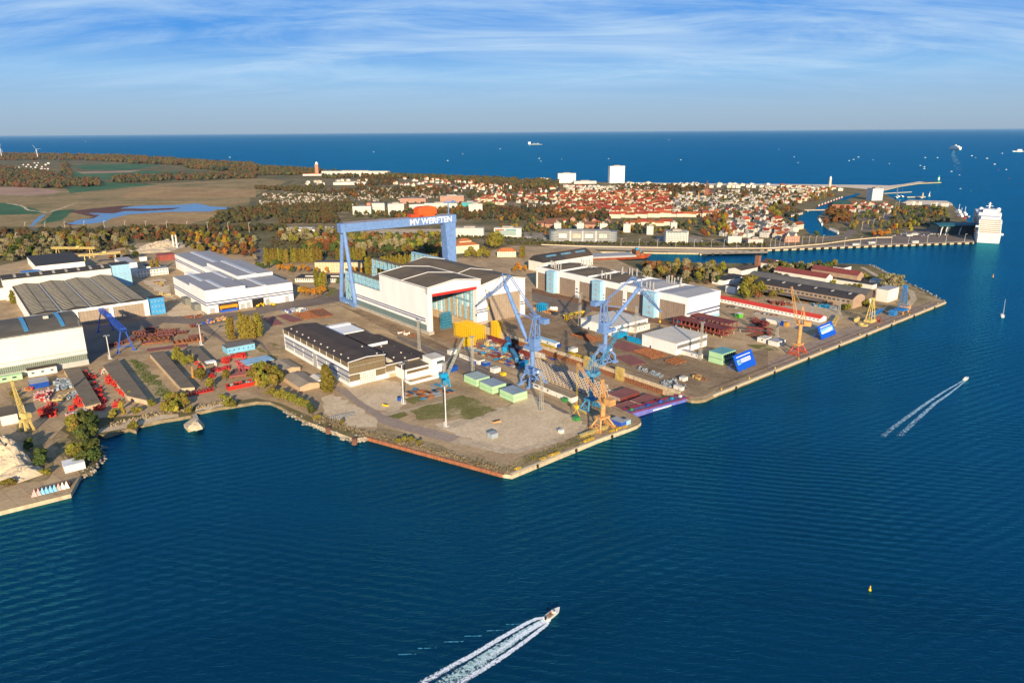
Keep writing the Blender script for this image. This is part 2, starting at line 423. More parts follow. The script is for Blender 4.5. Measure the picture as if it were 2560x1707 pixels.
land = (P(9, [(-300, 1534), (0, 1460), (650, 1300), (745, 1125), (800, 1110), (850, 1085), (905, 1000), (920, 900), (900, 830), (860, 800), (900, 750), (960, 762), (1180, 700), (1250, 720), (1270, 670), (1500, 620), (1640, 600), (1750, 580), (1800, 550), (1990, 510), (2190, 480), (2350, 455)])
        + P(10, [(130, 458), (240, 508), (340, 570), (480, 640), (650, 702), (900, 795), (1020, 778), (2280, 1120), (2350, 1130)])
        + P(11, [(800, 802), (1050, 712), (1150, 672), (1186, 642), (1180, 608), (1150, 590), (1042, 540)]) + [yl(DK[0], DK[2]), yl(DK[0], DK[3]), yl(DK[1], DK[3]), yl(DK[1], DK[2])]
        + P(11, [(1585, 402), (1600, 425), (1650, 440), (1720, 441), (1780, 430), (1850, 397)])
        + P(8, [(1635, 570), (1240, 370), (1060, 290), (940, 230), (850, 222), (720, 217), (530, 217), (0, 215)])
        + P(7, [(1800, 212), (1340, 188), (1000, 190), (420, 190), (330, 115), (372, 100), (1720, 120), (1725, 127)])
        + P(4, [(0, 1118), (900, 1084), (1893, 1050), (1893, 1040), (1835, 860), (1800, 815), (1760, 790), (1690, 690), (1640, 670), (1290, 660), (1235, 680), (1160, 690), (1130, 650), (1060, 620), (1050, 585), (1040, 577), (1225, 532), (1400, 507), (1592, 499), (1592, 494), (1440, 495), (1385, 492), (1240, 517), (1120, 530), (940, 525), (0, 516)])
        + P(3, [(1800, 512), (1000, 500), (870, 497), (560, 495), (230, 487), (0, 472)])
        + P(2, [(1800, 455), (1000, 415), (0, 345)])
        + P(1, [(1900, 300), (1330, 263), (1000, 245), (0, 228), (-500, 222), (-500, 900)]) + P(9, [(-500, 0)]))
b = MB(); b.prism(land, -7, GZ, 1, 0)
for i in range(len(land)):                                                  # natural banks are earth, quays are concrete
    if 3 <= i < 25 or 41 < i <= 55 or i > 85: b.m[i] = 2
kind(b.build('ground', [G_LAND, G_QUAYW, gmat('earth_bank', (0.16, 0.12, 0.07), (0.27, 0.20, 0.12), (0.40, 0.31, 0.19), 0.1, 0.8)]), 'structure')
if 0: print([(i, [round(c) for c in p]) for i, p in enumerate(land)])
LEVEL = [0.02]
RAG = ('sandy_ground', 'dry_grass', 'rough_scrub_ground', 'reed_bank', 'dark_mud', 'marsh_meadow', 'pond_water', 'green_field')
def patch(name, pts, m, k='structure', dz=None, label=None, cat=None):
    LEVEL[0] += 0.006
    z = GZ + (dz if dz is not None else LEVEL[0])
    b = MB()
    poly = [(p[0], p[1]) for p in pts]
    if m.name in RAG:                                                       # worn, uneven borders
        q = []; rr = random.Random(len(name) + len(pts))
        for (x0, y0), (x1, y1) in zip(poly, poly[1:] + poly[:1]):
            L_ = math.hypot(x1 - x0, y1 - y0); n = max(1, min(30, int(L_ / 5))); am = min(3.2, L_ * .06)
            for i in range(n):
                f = i / n; jg = am * rr.uniform(-1, 1) if i else 0
                q.append((x0 + (x1 - x0) * f - (y1 - y0) / L_ * jg, y0 + (y1 - y0) * f + (x1 - x0) / L_ * jg))
        poly = q
    tri = tessellate_polygon([[Vector((x, y, 0)) for x, y in poly]])
    fs = []
    for a, c, d in tri:
        A, B, C = (Vector((*poly[i], 0)) for i in (a, c, d))
        fs.append((a, c, d) if (B - A).cross(C - A).z > 0 else (a, d, c))
    b.add([(x, y, z) for x, y in poly], fs)
    o = b.build(name, m)
    kind(o, k)
    return o
def ribbon(name, pts, width, m, dz=None):
    n = len(pts); Lf = []; Rt = []
    for i in range(n):
        d = (pts[min(i + 1, n - 1)] - pts[max(i - 1, 0)]); d.z = 0; d.normalize()
        nn = Vector((-d.y, d.x, 0)) * width / 2
        Lf.append(pts[i] + nn); Rt.append(pts[i] - nn)
    return patch(name, Lf + Rt[::-1], m, dz=dz)
# far country, from the coast towards the yard
patch('marsh_meadow', P(1, [(-300, 540), (600, 560), (950, 530), (1700, 500), (2350, 460)]) + P(2, [(300, 490), (-60, 640), (-60, 700)]) + P(1, [(2050, 740), (1900, 880), (900, 915), (-300, 905)]), G_MARSH)
patch('green_field', P(1, [(680, 400), (1250, 395), (1650, 400), (2050, 415), (1500, 440), (1000, 475), (650, 465)]), G_FIELD)
patch('green_field', P(1, [(650, 345), (1180, 330), (1500, 340), (1180, 390), (800, 385)]), G_FIELD)
patch('green_field', P(1, [(600, 545), (1000, 500), (1450, 520), (900, 575), (640, 600)]), G_FIELD)
patch('green_field', P(1, [(-300, 680), (100, 690), (420, 770), (330, 790), (-300, 810)]), G_FIELD)
patch('green_field', P(1, [(490, 760), (700, 745), (560, 850), (350, 885), (430, 830)]), G_FIELD)
patch('ploughed_field', P(1, [(-300, 545), (300, 540), (560, 580), (500, 605), (280, 625), (-300, 600)]), G_PLOUGH)
patch('ploughed_field', P(1, [(230, 385), (450, 380), (450, 405), (240, 405)]), G_PLOUGH)
patch('ploughed_field', P(1, [(700, 405), (1300, 390), (1200, 408), (760, 420)]), G_PLOUGH)
patch('reed_bank', P(1, [(1000, 820), (1550, 765), (2000, 770), (1960, 830), (1700, 890), (1150, 890), (1000, 870)]), G_REED)
patch('reed_bank', P(1, [(1250, 550), (1700, 545), (2350, 560), (2350, 640), (1900, 640), (1500, 655), (1100, 640)]), G_REED)
patch('mud_flat', P(1, [(620, 765), (1100, 715), (1700, 725), (1650, 755), (1150, 770), (980, 830), (870, 850), (640, 895), (590, 880), (850, 820)]), G_MUD)
PONDM = mat('pond_water', (0.10, 0.20, 0.36), 0.25, 0.12, 0.01, spec=0.5)
patch('pond', P(1, [(615, 882), (720, 845), (860, 830), (920, 800), (840, 790), (810, 780), (1040, 785), (1150, 762), (1320, 765), (1580, 750), (1660, 732), (1400, 742), (1200, 740), (1100, 742), (1190, 722), (1330, 712), (1560, 710), (1700, 702), (1800, 692), (1860, 702), (1930, 720), (2110, 730), (2090, 745), (1980, 752), (1940, 768), (1560, 770), (1330, 785), (1180, 795), (1010, 835), (960, 862), (850, 878), (700, 886)]), PONDM)
ribbon('ditch', P(1, [(290, 900), (330, 860), (370, 820), (410, 795)]), 9, PONDM)
ribbon('farm_track', P(1, [(60, 690), (200, 715), (260, 755), (440, 778), (480, 765), (700, 690), (1200, 680), (1800, 680)]), 7, G_SAND)
ribbon('country_road', P(1, [(-300, 935), (150, 928), (600, 925), (1200, 915), (1700, 910), (2350, 905)]) + P(2, [(300, 930)]), 16, G_ASPH)
patch('far_water', P(1, [(520, 270), (735, 266), (735, 278), (560, 292)]), PONDM)
# town and town waterfront
patch('town_ground', P(2, [(0, 640), (400, 470), (1150, 430), (1700, 470)]) + P(3, [(-60, 500), (230, 492), (860, 500), (2340, 520)]) + P(4, [(900, 530), (1080, 535), (1060, 600), (1230, 690), (1690, 700), (1830, 870), (1860, 1000), (900, 1060), (0, 1080)]) + P(3, [(2000, 1100), (300, 1080), (-300, 1060)]) + P(2, [(1200, 1000), (500, 960), (0, 940)]), G_TOWN)
patch('beach', P(3, [(1000, 499), (1800, 511)]) + P(4, [(0, 515), (940, 524), (1120, 529), (1240, 517), (1385, 493), (1440, 495), (1400, 506), (1225, 531), (1040, 577), (940, 565), (700, 545), (0, 532)]) + P(3, [(1800, 526), (1000, 508)]), G_BEACH)
patch('spit_sand', P(4, [(1230, 690), (1290, 662), (1640, 671), (1690, 692), (1700, 715), (1500, 712), (1300, 700)]), G_BEACH)
patch('inlet', P(4, [(180, 835), (225, 820), (330, 790), (345, 770), (440, 752), (440, 735), (560, 690), (700, 635), (830, 600), (850, 612), (720, 660), (620, 700), (560, 725), (505, 770), (500, 790), (455, 815), (455, 860), (500, 895), (560, 945), (650, 985), (600, 992), (490, 995), (380, 970), (310, 890), (250, 865)]), WATER, dz=0.4)
patch('cruise_terminal_apron', P(4, [(900, 1083), (1893, 1049), (1893, 1040), (1870, 990), (1480, 930), (1350, 940), (1100, 1000), (960, 1010), (700, 1060), (0, 1085), (0, 1117)]), G_ASPH)
patch('waterfront_quay', P(3, [(372, 1100), (1720, 1148), (1760, 1160), (2350, 1150), (2350, 1128), (1900, 1118), (300, 1085)]), G_CONC)
patch('waterfront_quay', P(4, [(0, 1118), (900, 1084), (1893, 1050), (1890, 1040), (900, 1072), (0, 1105)]), G_CONC)
patch('waterfront_paving', P(3, [(-300, 1012), (300, 1045), (1300, 1072), (2350, 1090), (2350, 1066), (1750, 1062), (1740, 1000), (1330, 990), (1310, 1045), (320, 1036), (300, 960), (-300, 960)]), gmat('waterfront_paving', (0.20, 0.16, 0.12), (0.29, 0.235, 0.175), (0.38, 0.31, 0.235), 0.02, 0.1))
ribbon('promenade_road', P(3, [(-300, 1020), (200, 1045), (700, 1070), (1300, 1090), (1900, 1098), (2350, 1090)]) + P(4, [(200, 1055), (500, 1030), (700, 1000), (770, 960), (760, 900), (720, 800)]), 18, G_ASPH)
for k_, off in enumerate((0, 1)):
    ribbon('railway_track', P(4, [(870 + 40 * off, 950), (930 + 40 * off, 920), (1020 + 60 * off, 880), (1100 + 60 * off, 790), (1190 + 60 * off, 720)]), 14, mat('track_ballast', (0.26, 0.2, 0.16), 0.95, 0.2, 0.1))
patch('station_yard', P(4, [(860, 790), (930, 790), (1000, 860), (930, 940), (870, 945)]), G_ASPH)
# yard: base sheet, then surfaces
patch('yard_ground', P(9, [(-300, 1530), (0, 1458), (648, 1298), (742, 1126), (480, 800), (640, 620), (1000, 600), (1500, 560), (1990, 480), (2350, 420)]) + P(10, [(230, 470), (500, 590), (660, 640), (1020, 770), (2280, 1118), (2350, 1128)]) + P(11, [(800, 800), (1050, 710), (1184, 642), (1150, 592), (1042, 542)]) + [yl(DK[0], DK[2]), yl(DK[0], DK[3]), yl(DK[1], DK[3]), yl(DK[1], DK[2])] + P(11, [(1585, 404), (1650, 438), (1780, 428), (1850, 396)]) + P(8, [(1630, 570), (1240, 420), (800, 330)]) + P(7, [(2200, 320), (1200, 290), (700, 60), (250, 60)]) + P(2, [(2350, 1080), (1300, 1320), (400, 1200)]) + P(1, [(1700, 1040), (1200, 1060), (400, 1180), (0, 1260), (-500, 1300)]) + P(5, [(-500, 1300)]), G_YARD, dz=0.03)
LEVEL[0] = 0.06
patch('yard_road', P(6, [(0, 590), (500, 540), (760, 450), (800, 560), (560, 600), (250, 640), (0, 690)]) + P(5, [(2350, 690), (1950, 780), (1500, 760), (1250, 900), (900, 1080), (830, 1140), (700, 770), (1400, 700), (1900, 690), (2350, 640)]), G_ASPH)
patch('yard_road', P(5, [(1780, 790), (2000, 900), (2080, 960), (2350, 960)]) + P(6, [(0, 930), (180, 1090), (100, 1000), (60, 940)]) + P(5, [(2350, 900), (2080, 930), (1950, 820), (1900, 770)]), G_ASPH)
patch('crane_runway', P(6, [(780, 600), (1000, 720), (1650, 1080), (1900, 1240), (2350, 1500)]) + P(11, [(0, 480), (520, 760), (640, 700), (570, 590), (100, 370)]) + P(6, [(2350, 1290), (1650, 930), (960, 640), (880, 640)]), G_RUN)
patch('crane_road', P(6, [(1640, 1000), (1810, 1010), (2120, 1180), (2350, 1300)]) + P(11, [(0, 280), (150, 370), (500, 540), (640, 640), (680, 700), (560, 640), (150, 420), (0, 350)]) + P(6, [(2350, 1400), (1950, 1220), (1700, 1100), (1290, 900), (1300, 880)]), G_ASPH)
patch('apron_before_hall', P(7, [(180, 500), (700, 640), (1500, 800), (1600, 790), (1500, 755), (900, 610), (220, 450), (185, 440)]), G_BRICK)
patch('dock_edge_apron', [yl(*p) for p in ((59, -270), (59, -8), (127, -8), (135, 20), (160, 20), (150, -150), (100, -262))], G_RUN)
patch('asphalt_lane', P(7, [(185, 480), (720, 615), (740, 650), (640, 710), (400, 640), (185, 560)]), G_ASPH)
patch('pale_slab_yard', P(8, [(150, 560), (700, 620), (760, 690), (540, 780), (350, 840), (0, 770), (-150, 680)]), G_CONC)
patch('quay_lane', P(8, [(0, 1130), (330, 960), (800, 780), (1300, 600), (1600, 560), (1625, 575), (0, 1205)]), gmat('quay_paving', (0.30, 0.215, 0.15), (0.36, 0.26, 0.185), (0.41, 0.305, 0.22), 0.03, 0.4, joint=5.0))
patch('east_apron', P(7, [(1000, 900), (1500, 1060), (2000, 1060), (2350, 1000)]) + P(11, [(2350, 150), (1850, 350), (1780, 400), (1650, 410), (1570, 370), (900, 100)]), G_RUN)
patch('sand_lot', P(10, [(600, 420), (720, 380), (1000, 560), (1120, 610), (1110, 690), (900, 690), (620, 560)]), G_SAND)
patch('sand_lot', P(10, [(760, 220), (1300, 270), (1400, 420), (1300, 560), (1050, 520), (880, 400)]), G_SAND)
patch('sand_lot', P(10, [(1640, 660), (2300, 520)]) + P(11, [(100, 360), (650, 640), (560, 760), (200, 880), (-100, 900)]) + P(10, [(1900, 780)]), G_SAND)
patch('lane', P(10, [(720, 310), (850, 350), (960, 450), (1150, 560), (1400, 660), (1870, 770), (1780, 830), (1250, 690), (1120, 640), (1100, 600), (940, 490), (730, 350)]), gmat('worn_lane', (0.27, 0.20, 0.15), (0.33, 0.25, 0.19), (0.38, 0.29, 0.22), 0.03, 0.4))
patch('concrete_path', P(10, [(1130, 560), (1400, 520), (1760, 440), (1830, 420), (1850, 440), (1450, 540), (1200, 585)]), G_CONC)
patch('concrete_path', P(10, [(1650, 700), (2200, 520), (2330, 500), (2330, 530), (1750, 720)]), G_CONC)
patch('turning_loop', P(10, [(1880, 780), (2350, 890)]) + P(11, [(60, 885), (400, 790), (600, 720), (640, 660), (690, 670), (650, 740), (400, 840), (60, 930)]) + P(10, [(2250, 930), (1780, 830)]), G_CONC)
patch('grass', P(10, [(1410, 540), (1800, 420), (1900, 395), (2220, 530), (1980, 620), (1800, 600), (1500, 625)]), G_GRASS, 'stuff')
patch('grass', P(10, [(1205, 590), (1360, 545), (1395, 580), (1310, 615)]), G_GRASS, 'stuff')
patch('grass', P(10, [(1360, 430), (1500, 400), (1560, 440), (1440, 480)]), G_GRASS, 'stuff')
patch('scrub', P(10, [(1120, 690), (1280, 720), (1600, 830), (1900, 940), (2350, 1040), (2350, 1105), (2270, 1105), (1500, 890), (1030, 770)]), G_SCRUB, 'stuff')
patch('scrub', P(11, [(0, 990), (420, 850), (740, 720), (930, 680), (1000, 690), (800, 780), (0, 1090)]), G_SCRUB, 'stuff')
patch('scrub', P(9, [(1200, 60), (1320, 110), (1560, 370), (1500, 440), (1250, 200)]), G_GRASS, 'stuff')
patch('scrub', P(9, [(140, 590), (300, 700), (430, 900), (480, 1100), (420, 1180), (200, 1200), (0, 1260), (0, 1150), (330, 1040), (230, 830)]), G_SCRUB, 'stuff')
patch('scrub', P(9, [(490, 800), (560, 720), (640, 760), (600, 1000), (560, 960)]), G_SCRUB, 'stuff')
patch('scrub', P(9, [(60, 330), (200, 320), (230, 500), (110, 480)]), G_SCRUB, 'stuff')
patch('grass', P(6, [(100, 940), (180, 950), (270, 1010), (250, 1030)]), G_GRASS, 'stuff')
patch('grass', P(6, [(0, 1000), (40, 990), (200, 1080), (170, 1090)]), G_GRASS, 'stuff')
patch('grass', P(6, [(640, 430), (740, 440), (720, 500), (650, 530)]), G_GRASS, 'stuff')
patch('grass', P(7, [(1980, 520), (2100, 500), (2180, 570), (2010, 600)]), G_GRASS, 'stuff')
patch('grass', P(7, [(2150, 960), (2350, 960), (2350, 1005), (2250, 1000)]), G_GRASS, 'stuff')
patch('grass', P(8, [(-120, 970), (60, 980), (100, 1010), (0, 1020)]), G_GRASS, 'stuff')
patch('grass', P(8, [(640, 640), (900, 600), (1200, 590), (1180, 640), (900, 690), (700, 700)]), G_SCRUB, 'stuff')
patch('scrub', P(8, [(1180, 600), (1240, 420), (1100, 320), (930, 240), (1060, 300), (1240, 385), (1600, 560), (1400, 600), (1260, 620)]), G_SCRUB, 'stuff')
ribbon('lane', P(8, [(860, 250), (1000, 330), (1200, 420), (1310, 470), (1340, 540), (1290, 600)]), 7, G_CONC)
patch('beach_strip', P(9, [(900, 748), (1180, 700), (1500, 618), (1640, 598), (1640, 570), (1400, 580), (1100, 640), (930, 690)]), G_SAND)
patch('beach_strip', P(9, [(1790, 550), (2060, 495), (2060, 460), (1820, 500)]), G_SAND)
patch('bare_earth', P(5, [(1200, 90), (1700, 10), (1750, 60), (1400, 130)]), G_SAND)
patch('bare_earth', P(5, [(1520, 700), (1650, 550), (1880, 680), (1850, 710)]), G_SAND)
patch('bare_earth', P(5, [(1300, 380), (1500, 350), (1560, 460), (1600, 560), (1450, 480)]), G_SAND)
patch('car_park', P(2, [(-40, 1120), (200, 1080), (520, 1140), (300, 1180), (0, 1240)]), G_ASPH)
patch('car_park', P(2, [(560, 900), (760, 900), (740, 950), (580, 950)]), G_ASPH)
patch('construction_lot', P(2, [(860, 960), (1200, 930), (1760, 930), (1750, 1010), (1300, 1010)]), G_CONC)

RAIL = mat('crane_rail_steel', (.12, .075, .05), .6, .1)
WLINE = mat('worn_white_line', (.62, .56, .46), .8, .2, .3)
for x, y0, y1, m_, wd_ in ((-3.5, -268, 225, RAIL, .7), (-13, -262, 225, RAIL, .7), (-5.2, -268, 160, WLINE, .25), (-24, -240, 80, WLINE, .35), (61.5, -268, -6, RAIL, .7), (72, -268, -6, RAIL, .7), (73.5, -262, -30, WLINE, .35), (96, -230, -20, WLINE, .3), (150, -180, 60, WLINE, .3), (130, -150, 40, RAIL, .5)):
    ribbon('ground_rail' if m_ is RAIL else 'ground_marking', [yl(x, y0), yl(x, y1)], wd_, m_, dz=.36)
for P0_, P1_ in (((11, 1870, 360), (8, 1560, 575)), ((11, 1800, 345), (8, 1500, 572))): ribbon('ground_rail', [at(*P0_), at(*P1_)], .6, RAIL, dz=.36)
# ---------------------------------------------------------------- paints
WHITE = mat('white_cladding', (0.82, 0.80, 0.76), 0.6, 0.045, 0.08, streak=0.25)
CREAM = mat('cream_wall', (0.78, 0.73, 0.63), 0.8, 0.06, 0.1, streak=0.3)
GREYW = mat('grey_cladding', (0.42, 0.42, 0.41), 0.7, 0.08, 0.1)
CONCB = mat('concrete_plinth', (0.46, 0.40, 0.32), 0.9, 0.12, 0.3)
NAVY = mat('navy_stripe_paint', (0.03, 0.045, 0.16), 0.5, 0.05)
LBLUE = mat('pale_blue_cladding', (0.31, 0.54, 0.68), 0.6, 0.06, 0.1)
STEELB = mat('pale_blue_steel', (0.30, 0.52, 0.64), 0.5, 0.12, 0.3)
ROOFB = mat('brown_roof_felt', (0.155, 0.118, 0.075), 0.95, 0.14, 0.05, detail=8, col2=(0.115, 0.085, 0.055))
ROOFD = mat('dark_roof_felt', (0.085, 0.062, 0.05), 0.95, 0.15, 0.06, detail=8)
ROOFK = mat('black_roof', (0.05, 0.045, 0.045), 0.9, 0.1, 0.1)
ROOFG = mat('pale_grey_roof', (0.38, 0.37, 0.36), 0.7, 0.06, 0.05)
ROOFL = mat('cream_roof_sheet', (0.62, 0.56, 0.46), 0.7, 0.08, 0.05)
GLASS = mat('window_glass', (0.08, 0.11, 0.12), 0.2, 0.2, 0.5, spec=0.5)
GLASSG = stripes('green_grey_glazing', (0.20, 0.27, 0.26), (0.09, 0.13, 0.13), 1.6, 0.5, 1, 0.3)
DOORB = stripes('brown_door_panels', (0.29, 0.215, 0.16), (0.25, 0.185, 0.135), 3.2, 0.5, 1, 0.7)
DOORX = stripes('taupe_door_panels', (0.36, 0.28, 0.20), (0.32, 0.245, 0.175), 3.2, 0.5, 0, 0.7)
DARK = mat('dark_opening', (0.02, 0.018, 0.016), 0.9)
RED = mat('red_beam_paint', (0.58, 0.035, 0.03), 0.6)
RUST = mat('rusty_steel', (0.30, 0.12, 0.055), 0.9, 0.2, 0.4)
BEIGE = mat('beige_partition', (0.52, 0.38, 0.24), 0.9, 0.08, 0.2)
def pb(par, name, m, x0, y0, z0, x1, y1, z1):
    return MB().box(x0, y0, z0, x1, y1, z1).build(name, m, par)
def bldg(name, label, C=None, ang=ANG, o=None, cat='building', group=None, z=GZ):
    o = o if o is not None else at(*C, z=z)
    return thing(name, label, cat, (o[0], o[1], z), ang, group)
# ---- the big shipbuilding hall over the dock
h = bldg('shipbuilding_hall', 'huge white shipbuilding hall open at the dock with a red beam over the opening', o=HALL)
m = MB()
m.box(0, 0, 0, 5, 7, 48.5); m.box(0, 7, 0, 3, 99, 48.5); m.box(0, 99, 0, 3, 160, 29.5)      # left wall
m.box(61, 0, 0, 75, 7, 42); m.box(62, 7, 0, 64, 160, 42)                                     # middle pillar and inner wall
m.box(121, 0, 0, 128, 3, 41.5); m.box(127, 3, 0, 128, 160, 41.5); m.box(75, 0, 29, 121, 3, 41.5)
m.box(3, 158, 0, 127, 160, 29.5)
m.prof([(0, 42), (66, 42), (66, 48.6), (33, 52.8), (0, 48.6)], -0.6, 6)                       # gable fascia of the open bay
m.prof([(66, 41.5), (128, 41.5), (97, 47.5)], 0, 3)
m.box(61, 0, 41.9, 66, 7, 48.5); m.box(64, 6, 42, 66, 99, 48.5); m.prof([(3, 29), (64, 29), (64, 44), (33, 51), (3, 44)], 97.6, 98.6)
m.build('wall', WHITE, h)
m = MB()
for a, b_, z0, z1, y0, y1 in ((-0.7, 66.5, 48.7, 53.1, -0.7, 99.5),):
    mid = 33
    m.prof([(a, z0), (mid, z1), (b_, z0), (b_, z0 - .8), (mid, z1 - .8), (a, z0 - .8)], y0, 50)
    m.prof([(a, z0), (mid, z1), (b_, z0), (b_, z0 - .8), (mid, z1 - .8), (a, z0 - .8)], 50.6, y1)
m.prof([(-.5, 29.7), (32, 34), (64, 30), (64, 29.4), (32, 33.2), (-.5, 29.2)], 99.5, 161)
m.prof([(66.5, 42), (97, 48.2), (128.6, 42), (128.6, 41.5), (97, 47.5), (66.5, 41.5)], -.5, 60)
m.prof([(62, 42), (97, 48.2), (128.6, 42), (128.6, 41.5), (97, 47.5), (62, 41.5)], 60.6, 161)
m.build('roof', ROOFB, h)
m = MB()
for y0, y1 in ((-0.9, -.2), (50, 50.6), (99, 99.7)):
    m.beam((-.7, y0 + .3, 48.9), (33, y0 + .3, 53.3), .7); m.beam((33, y0 + .3, 53.3), (66.5, y0 + .3, 48.9), .7)
m.beam((-.7, -.7, 48.9), (-.7, 99.5, 48.9), .6); m.beam((66.6, -.7, 48.9), (66.6, 99.5, 48.9), .6); m.build('roof_edging', WHITE, h)
for y0 in (-.5, 60.3, 160.8):
    m = MB().beam((66, y0, 42.2), (97, y0, 48.4), .6); m.beam((97, y0, 48.4), (128.6, y0, 42.2), .6); m.build('roof_edging', WHITE, h)
pb(h, 'red_beam', RED, 5, -.4, 39, 61, 1.2, 42)
d_ = pb(h, 'door', DOORX, 75, .6, 0, 121, 1.6, 29)
m = MB().box(-.12, 4, 3.2, 0, 158, 9.5)
m.build('window_band', GLASSG, h)
for z in (15.0, 12.6):
    pb(h, 'stripe', NAVY, -.2, 6, z, 0, 159, z + 1.1); pb(h, 'stripe', NAVY, 61, -.2, z, 75, 0, z + 1.1); pb(h, 'stripe', NAVY, 121, -.2, z, 128.2, 0, z + 1.1)
pb(h, 'plinth', CONCB, -1.5, -2, 0, 4.9, 159, 3)
pb(h, 'plinth', CONCB, 61, -2, 0, 75, -.2, 2.5)
# inside: lattice columns and crane rail along the far wall, partition walls
for i in range(9):
    y = 9 + i * 10.5
    m = MB().truss((60.5, y, 3), (60.5, y, 38), 2.2, 9, .75); m.build('lattice_column', STEELB, h)
m = MB().box(57.5, 6, 33.5, 59.5, 95, 35.5).box(57.8, 6, 24, 59.2, 95, 25.2); m.build('crane_rail', STEELB, h)
m = MB().box(61.2, 8, 0, 61.9, 36, 17).box(61.2, 38, 0, 61.9, 64, 26); m.build('partition', BEIGE, h)
# raised crane runways beside and behind the hall
def runway(x, y0, y1, zb, zt, n):
    m = MB()
    m.box(x - 2, y0, zt - 1.6, x + 2, y1, zt, 1)
    m.box(x - 1.6, y0, zb, x + 1.6, y1, zb + .7)
    for i in range(n + 1):
        y = y0 + (y1 - y0) * i / n
        m.truss((x, y, zb), (x, y, zt - 1.6), 2.4, 4, .6)
        if i < n: m.beam((x + 1.4, y, zt - 1.6), (x + 1.4, y + (y1 - y0) / n, zb), .45)
    return m
m = runway(1.6, 99.5, 182, 29.6, 42.5, 9)
for y in (164, 181): m.truss((1.6, y, 0), (1.6, y, 30), 4, 9, .8)
m.beam((1.6, 164, 0), (1.6, 181, 29), .7); m.beam((1.6, 181, 0), (1.6, 164, 29), .7)
m.build('crane_runway', [STEELB, ROOFB], h)
m = runway(66, 162, 235, 30, 42, 7); m.truss((66, 234, 0), (66, 234, 30), 4, 9, .8); m.truss((66, 190, 0), (66, 190, 30), 4, 9, .8); m.build('crane_runway', [STEELB, ROOFB], h)
m = runway(126, 161, 235, 32, 43, 7); m.truss((126, 234, 0), (126, 234, 32), 4, 12, .8); m.truss((126, 190, 0), (126, 190, 32), 4, 12, .8); m.build('crane_runway', [STEELB, STEELB], h)
# ladders on the left pillar
m = MB().beam((3, -1, 4), (3, -1, 46), .3).beam((4.4, -1, 4), (4.4, -1, 46), .3)
for i in range(22): m.beam((3, -1, 5 + i * 1.9), (4.4, -1, 5 + i * 1.9), .25)
m.build('ladder', GREYW, h)
# ---- building dock: floor, gate
m = MB().box(DK[0] - 1, DK[2] - 3, -6, DK[1] + 1, DK[3] + 1, -5)
kind(m.build('dock_floor', gmat('dock_floor_concrete', (0.27, 0.165, 0.09), (0.36, 0.235, 0.135), (0.44, 0.31, 0.19), 0.05, 0.4), loc=HALL, rotz=ANG), 'structure')
dw = thing('dock_wall', 'long dock side wall of rusty sheet piling with pale coping, under the two yellow scaffold towers', 'dock wall', HALL, ANG)
m = MB()
n_ = 110
for i in range(n_):
    y = -255 + i * 2.3
    if y < -60: m.box(57.2, y, -5, 57.95, y + 1.25, -.2)
m.build('sheet_piling', RUST, dw)
m = MB()
y = -272
while y < 80:
    L_ = 24
    m.box(56.7, y, -.4 if y < -60 else -5, 58.05, y + L_ - .8, 2.7); y += L_
m.build('coping', G_QUAYW, dw)
# ---- long row hall with six tall doors
o8 = at(7, 1600, 775)
h = bldg('row_hall', 'long white hall with six tall brown doors and pale blue stair towers between them', o=o8)
doors = [(3, 38), (57, 86), (91.5, 120), (136, 164), (170.5, 200), (217.5, 242)]
m = MB()
prev = 0.0
for a, b_ in doors + [(244, 244)]:
    m.box(0, prev, 0, 2.5, a, 28.6)
    if b_ > a: m.box(0, a, 21.4, 2.5, b_, 28.6)
    prev = b_
m.box(2.5, 0, 0, 58, 2, 28.6); m.box(56, 2, 0, 58, 244, 28.6); m.box(2.5, 242, 0, 56, 244, 28.6)
for y in (47, 97, 150, 200): m.box(2.5, y, 20, 56, y + 1, 29.4)
m.build('wall', WHITE, h)
for (y0, y1, mm) in ((0.3, 47, ROOFG), (48, 97, ROOFG), (98, 150, ROOFB), (151, 200, ROOFB), (201, 243.7, ROOFB)):
    m = MB(); yc = (y0 + y1) / 2
    m.prof([(y0, 27.4), (yc, 29.6), (y1, 27.4), (y1, 26.8), (y0, 26.8)], 2.5, 57.8, axis='x'); m.build('roof', mm, h)
for a, b_ in doors: pb(h, 'door', DOORB, .8, a, 0, 1.8, b_, 21.4)
for a, b_ in ((40, 56), (122, 135.5), (203.5, 217)):
    st = pb(h, 'stair_tower', LBLUE, -6, a, 0, 0, b_, 28.0)
    for k in range(4):
        MB().box(-6.1, a + 5, 4 + 6 * k, -5.95, a + 8.5, 6.8 + 6 * k).build('window', ROOFG, st)
m = MB().box(-.02 + 2.5, -.25, 10.6, 58.2, -.02, 12.2).box(2.5, -.25, 6.4, 58.2, -.02, 8.0).box(0, -.25, 10.6, 2.5, -.02, 12.2).box(0, -.25, 6.4, 2.5, -.02, 8.0); m.build('stripe', NAVY, h)
for a in (87, 165.5, 52, 120.1):
    for z in (10.6, 6.6): pb(h, 'stripe', NAVY, -.2, a, z, 0, a + 3.5, z + 1.3)
pb(h, 'plinth', LBLUE, 2.6, -.5, 0, 58.3, -.03, 3.4)
CH = mat('galvanised_flue', (0.42, 0.40, 0.36), 0.5, 0.1, 0.5)
rnd = random.Random(3)
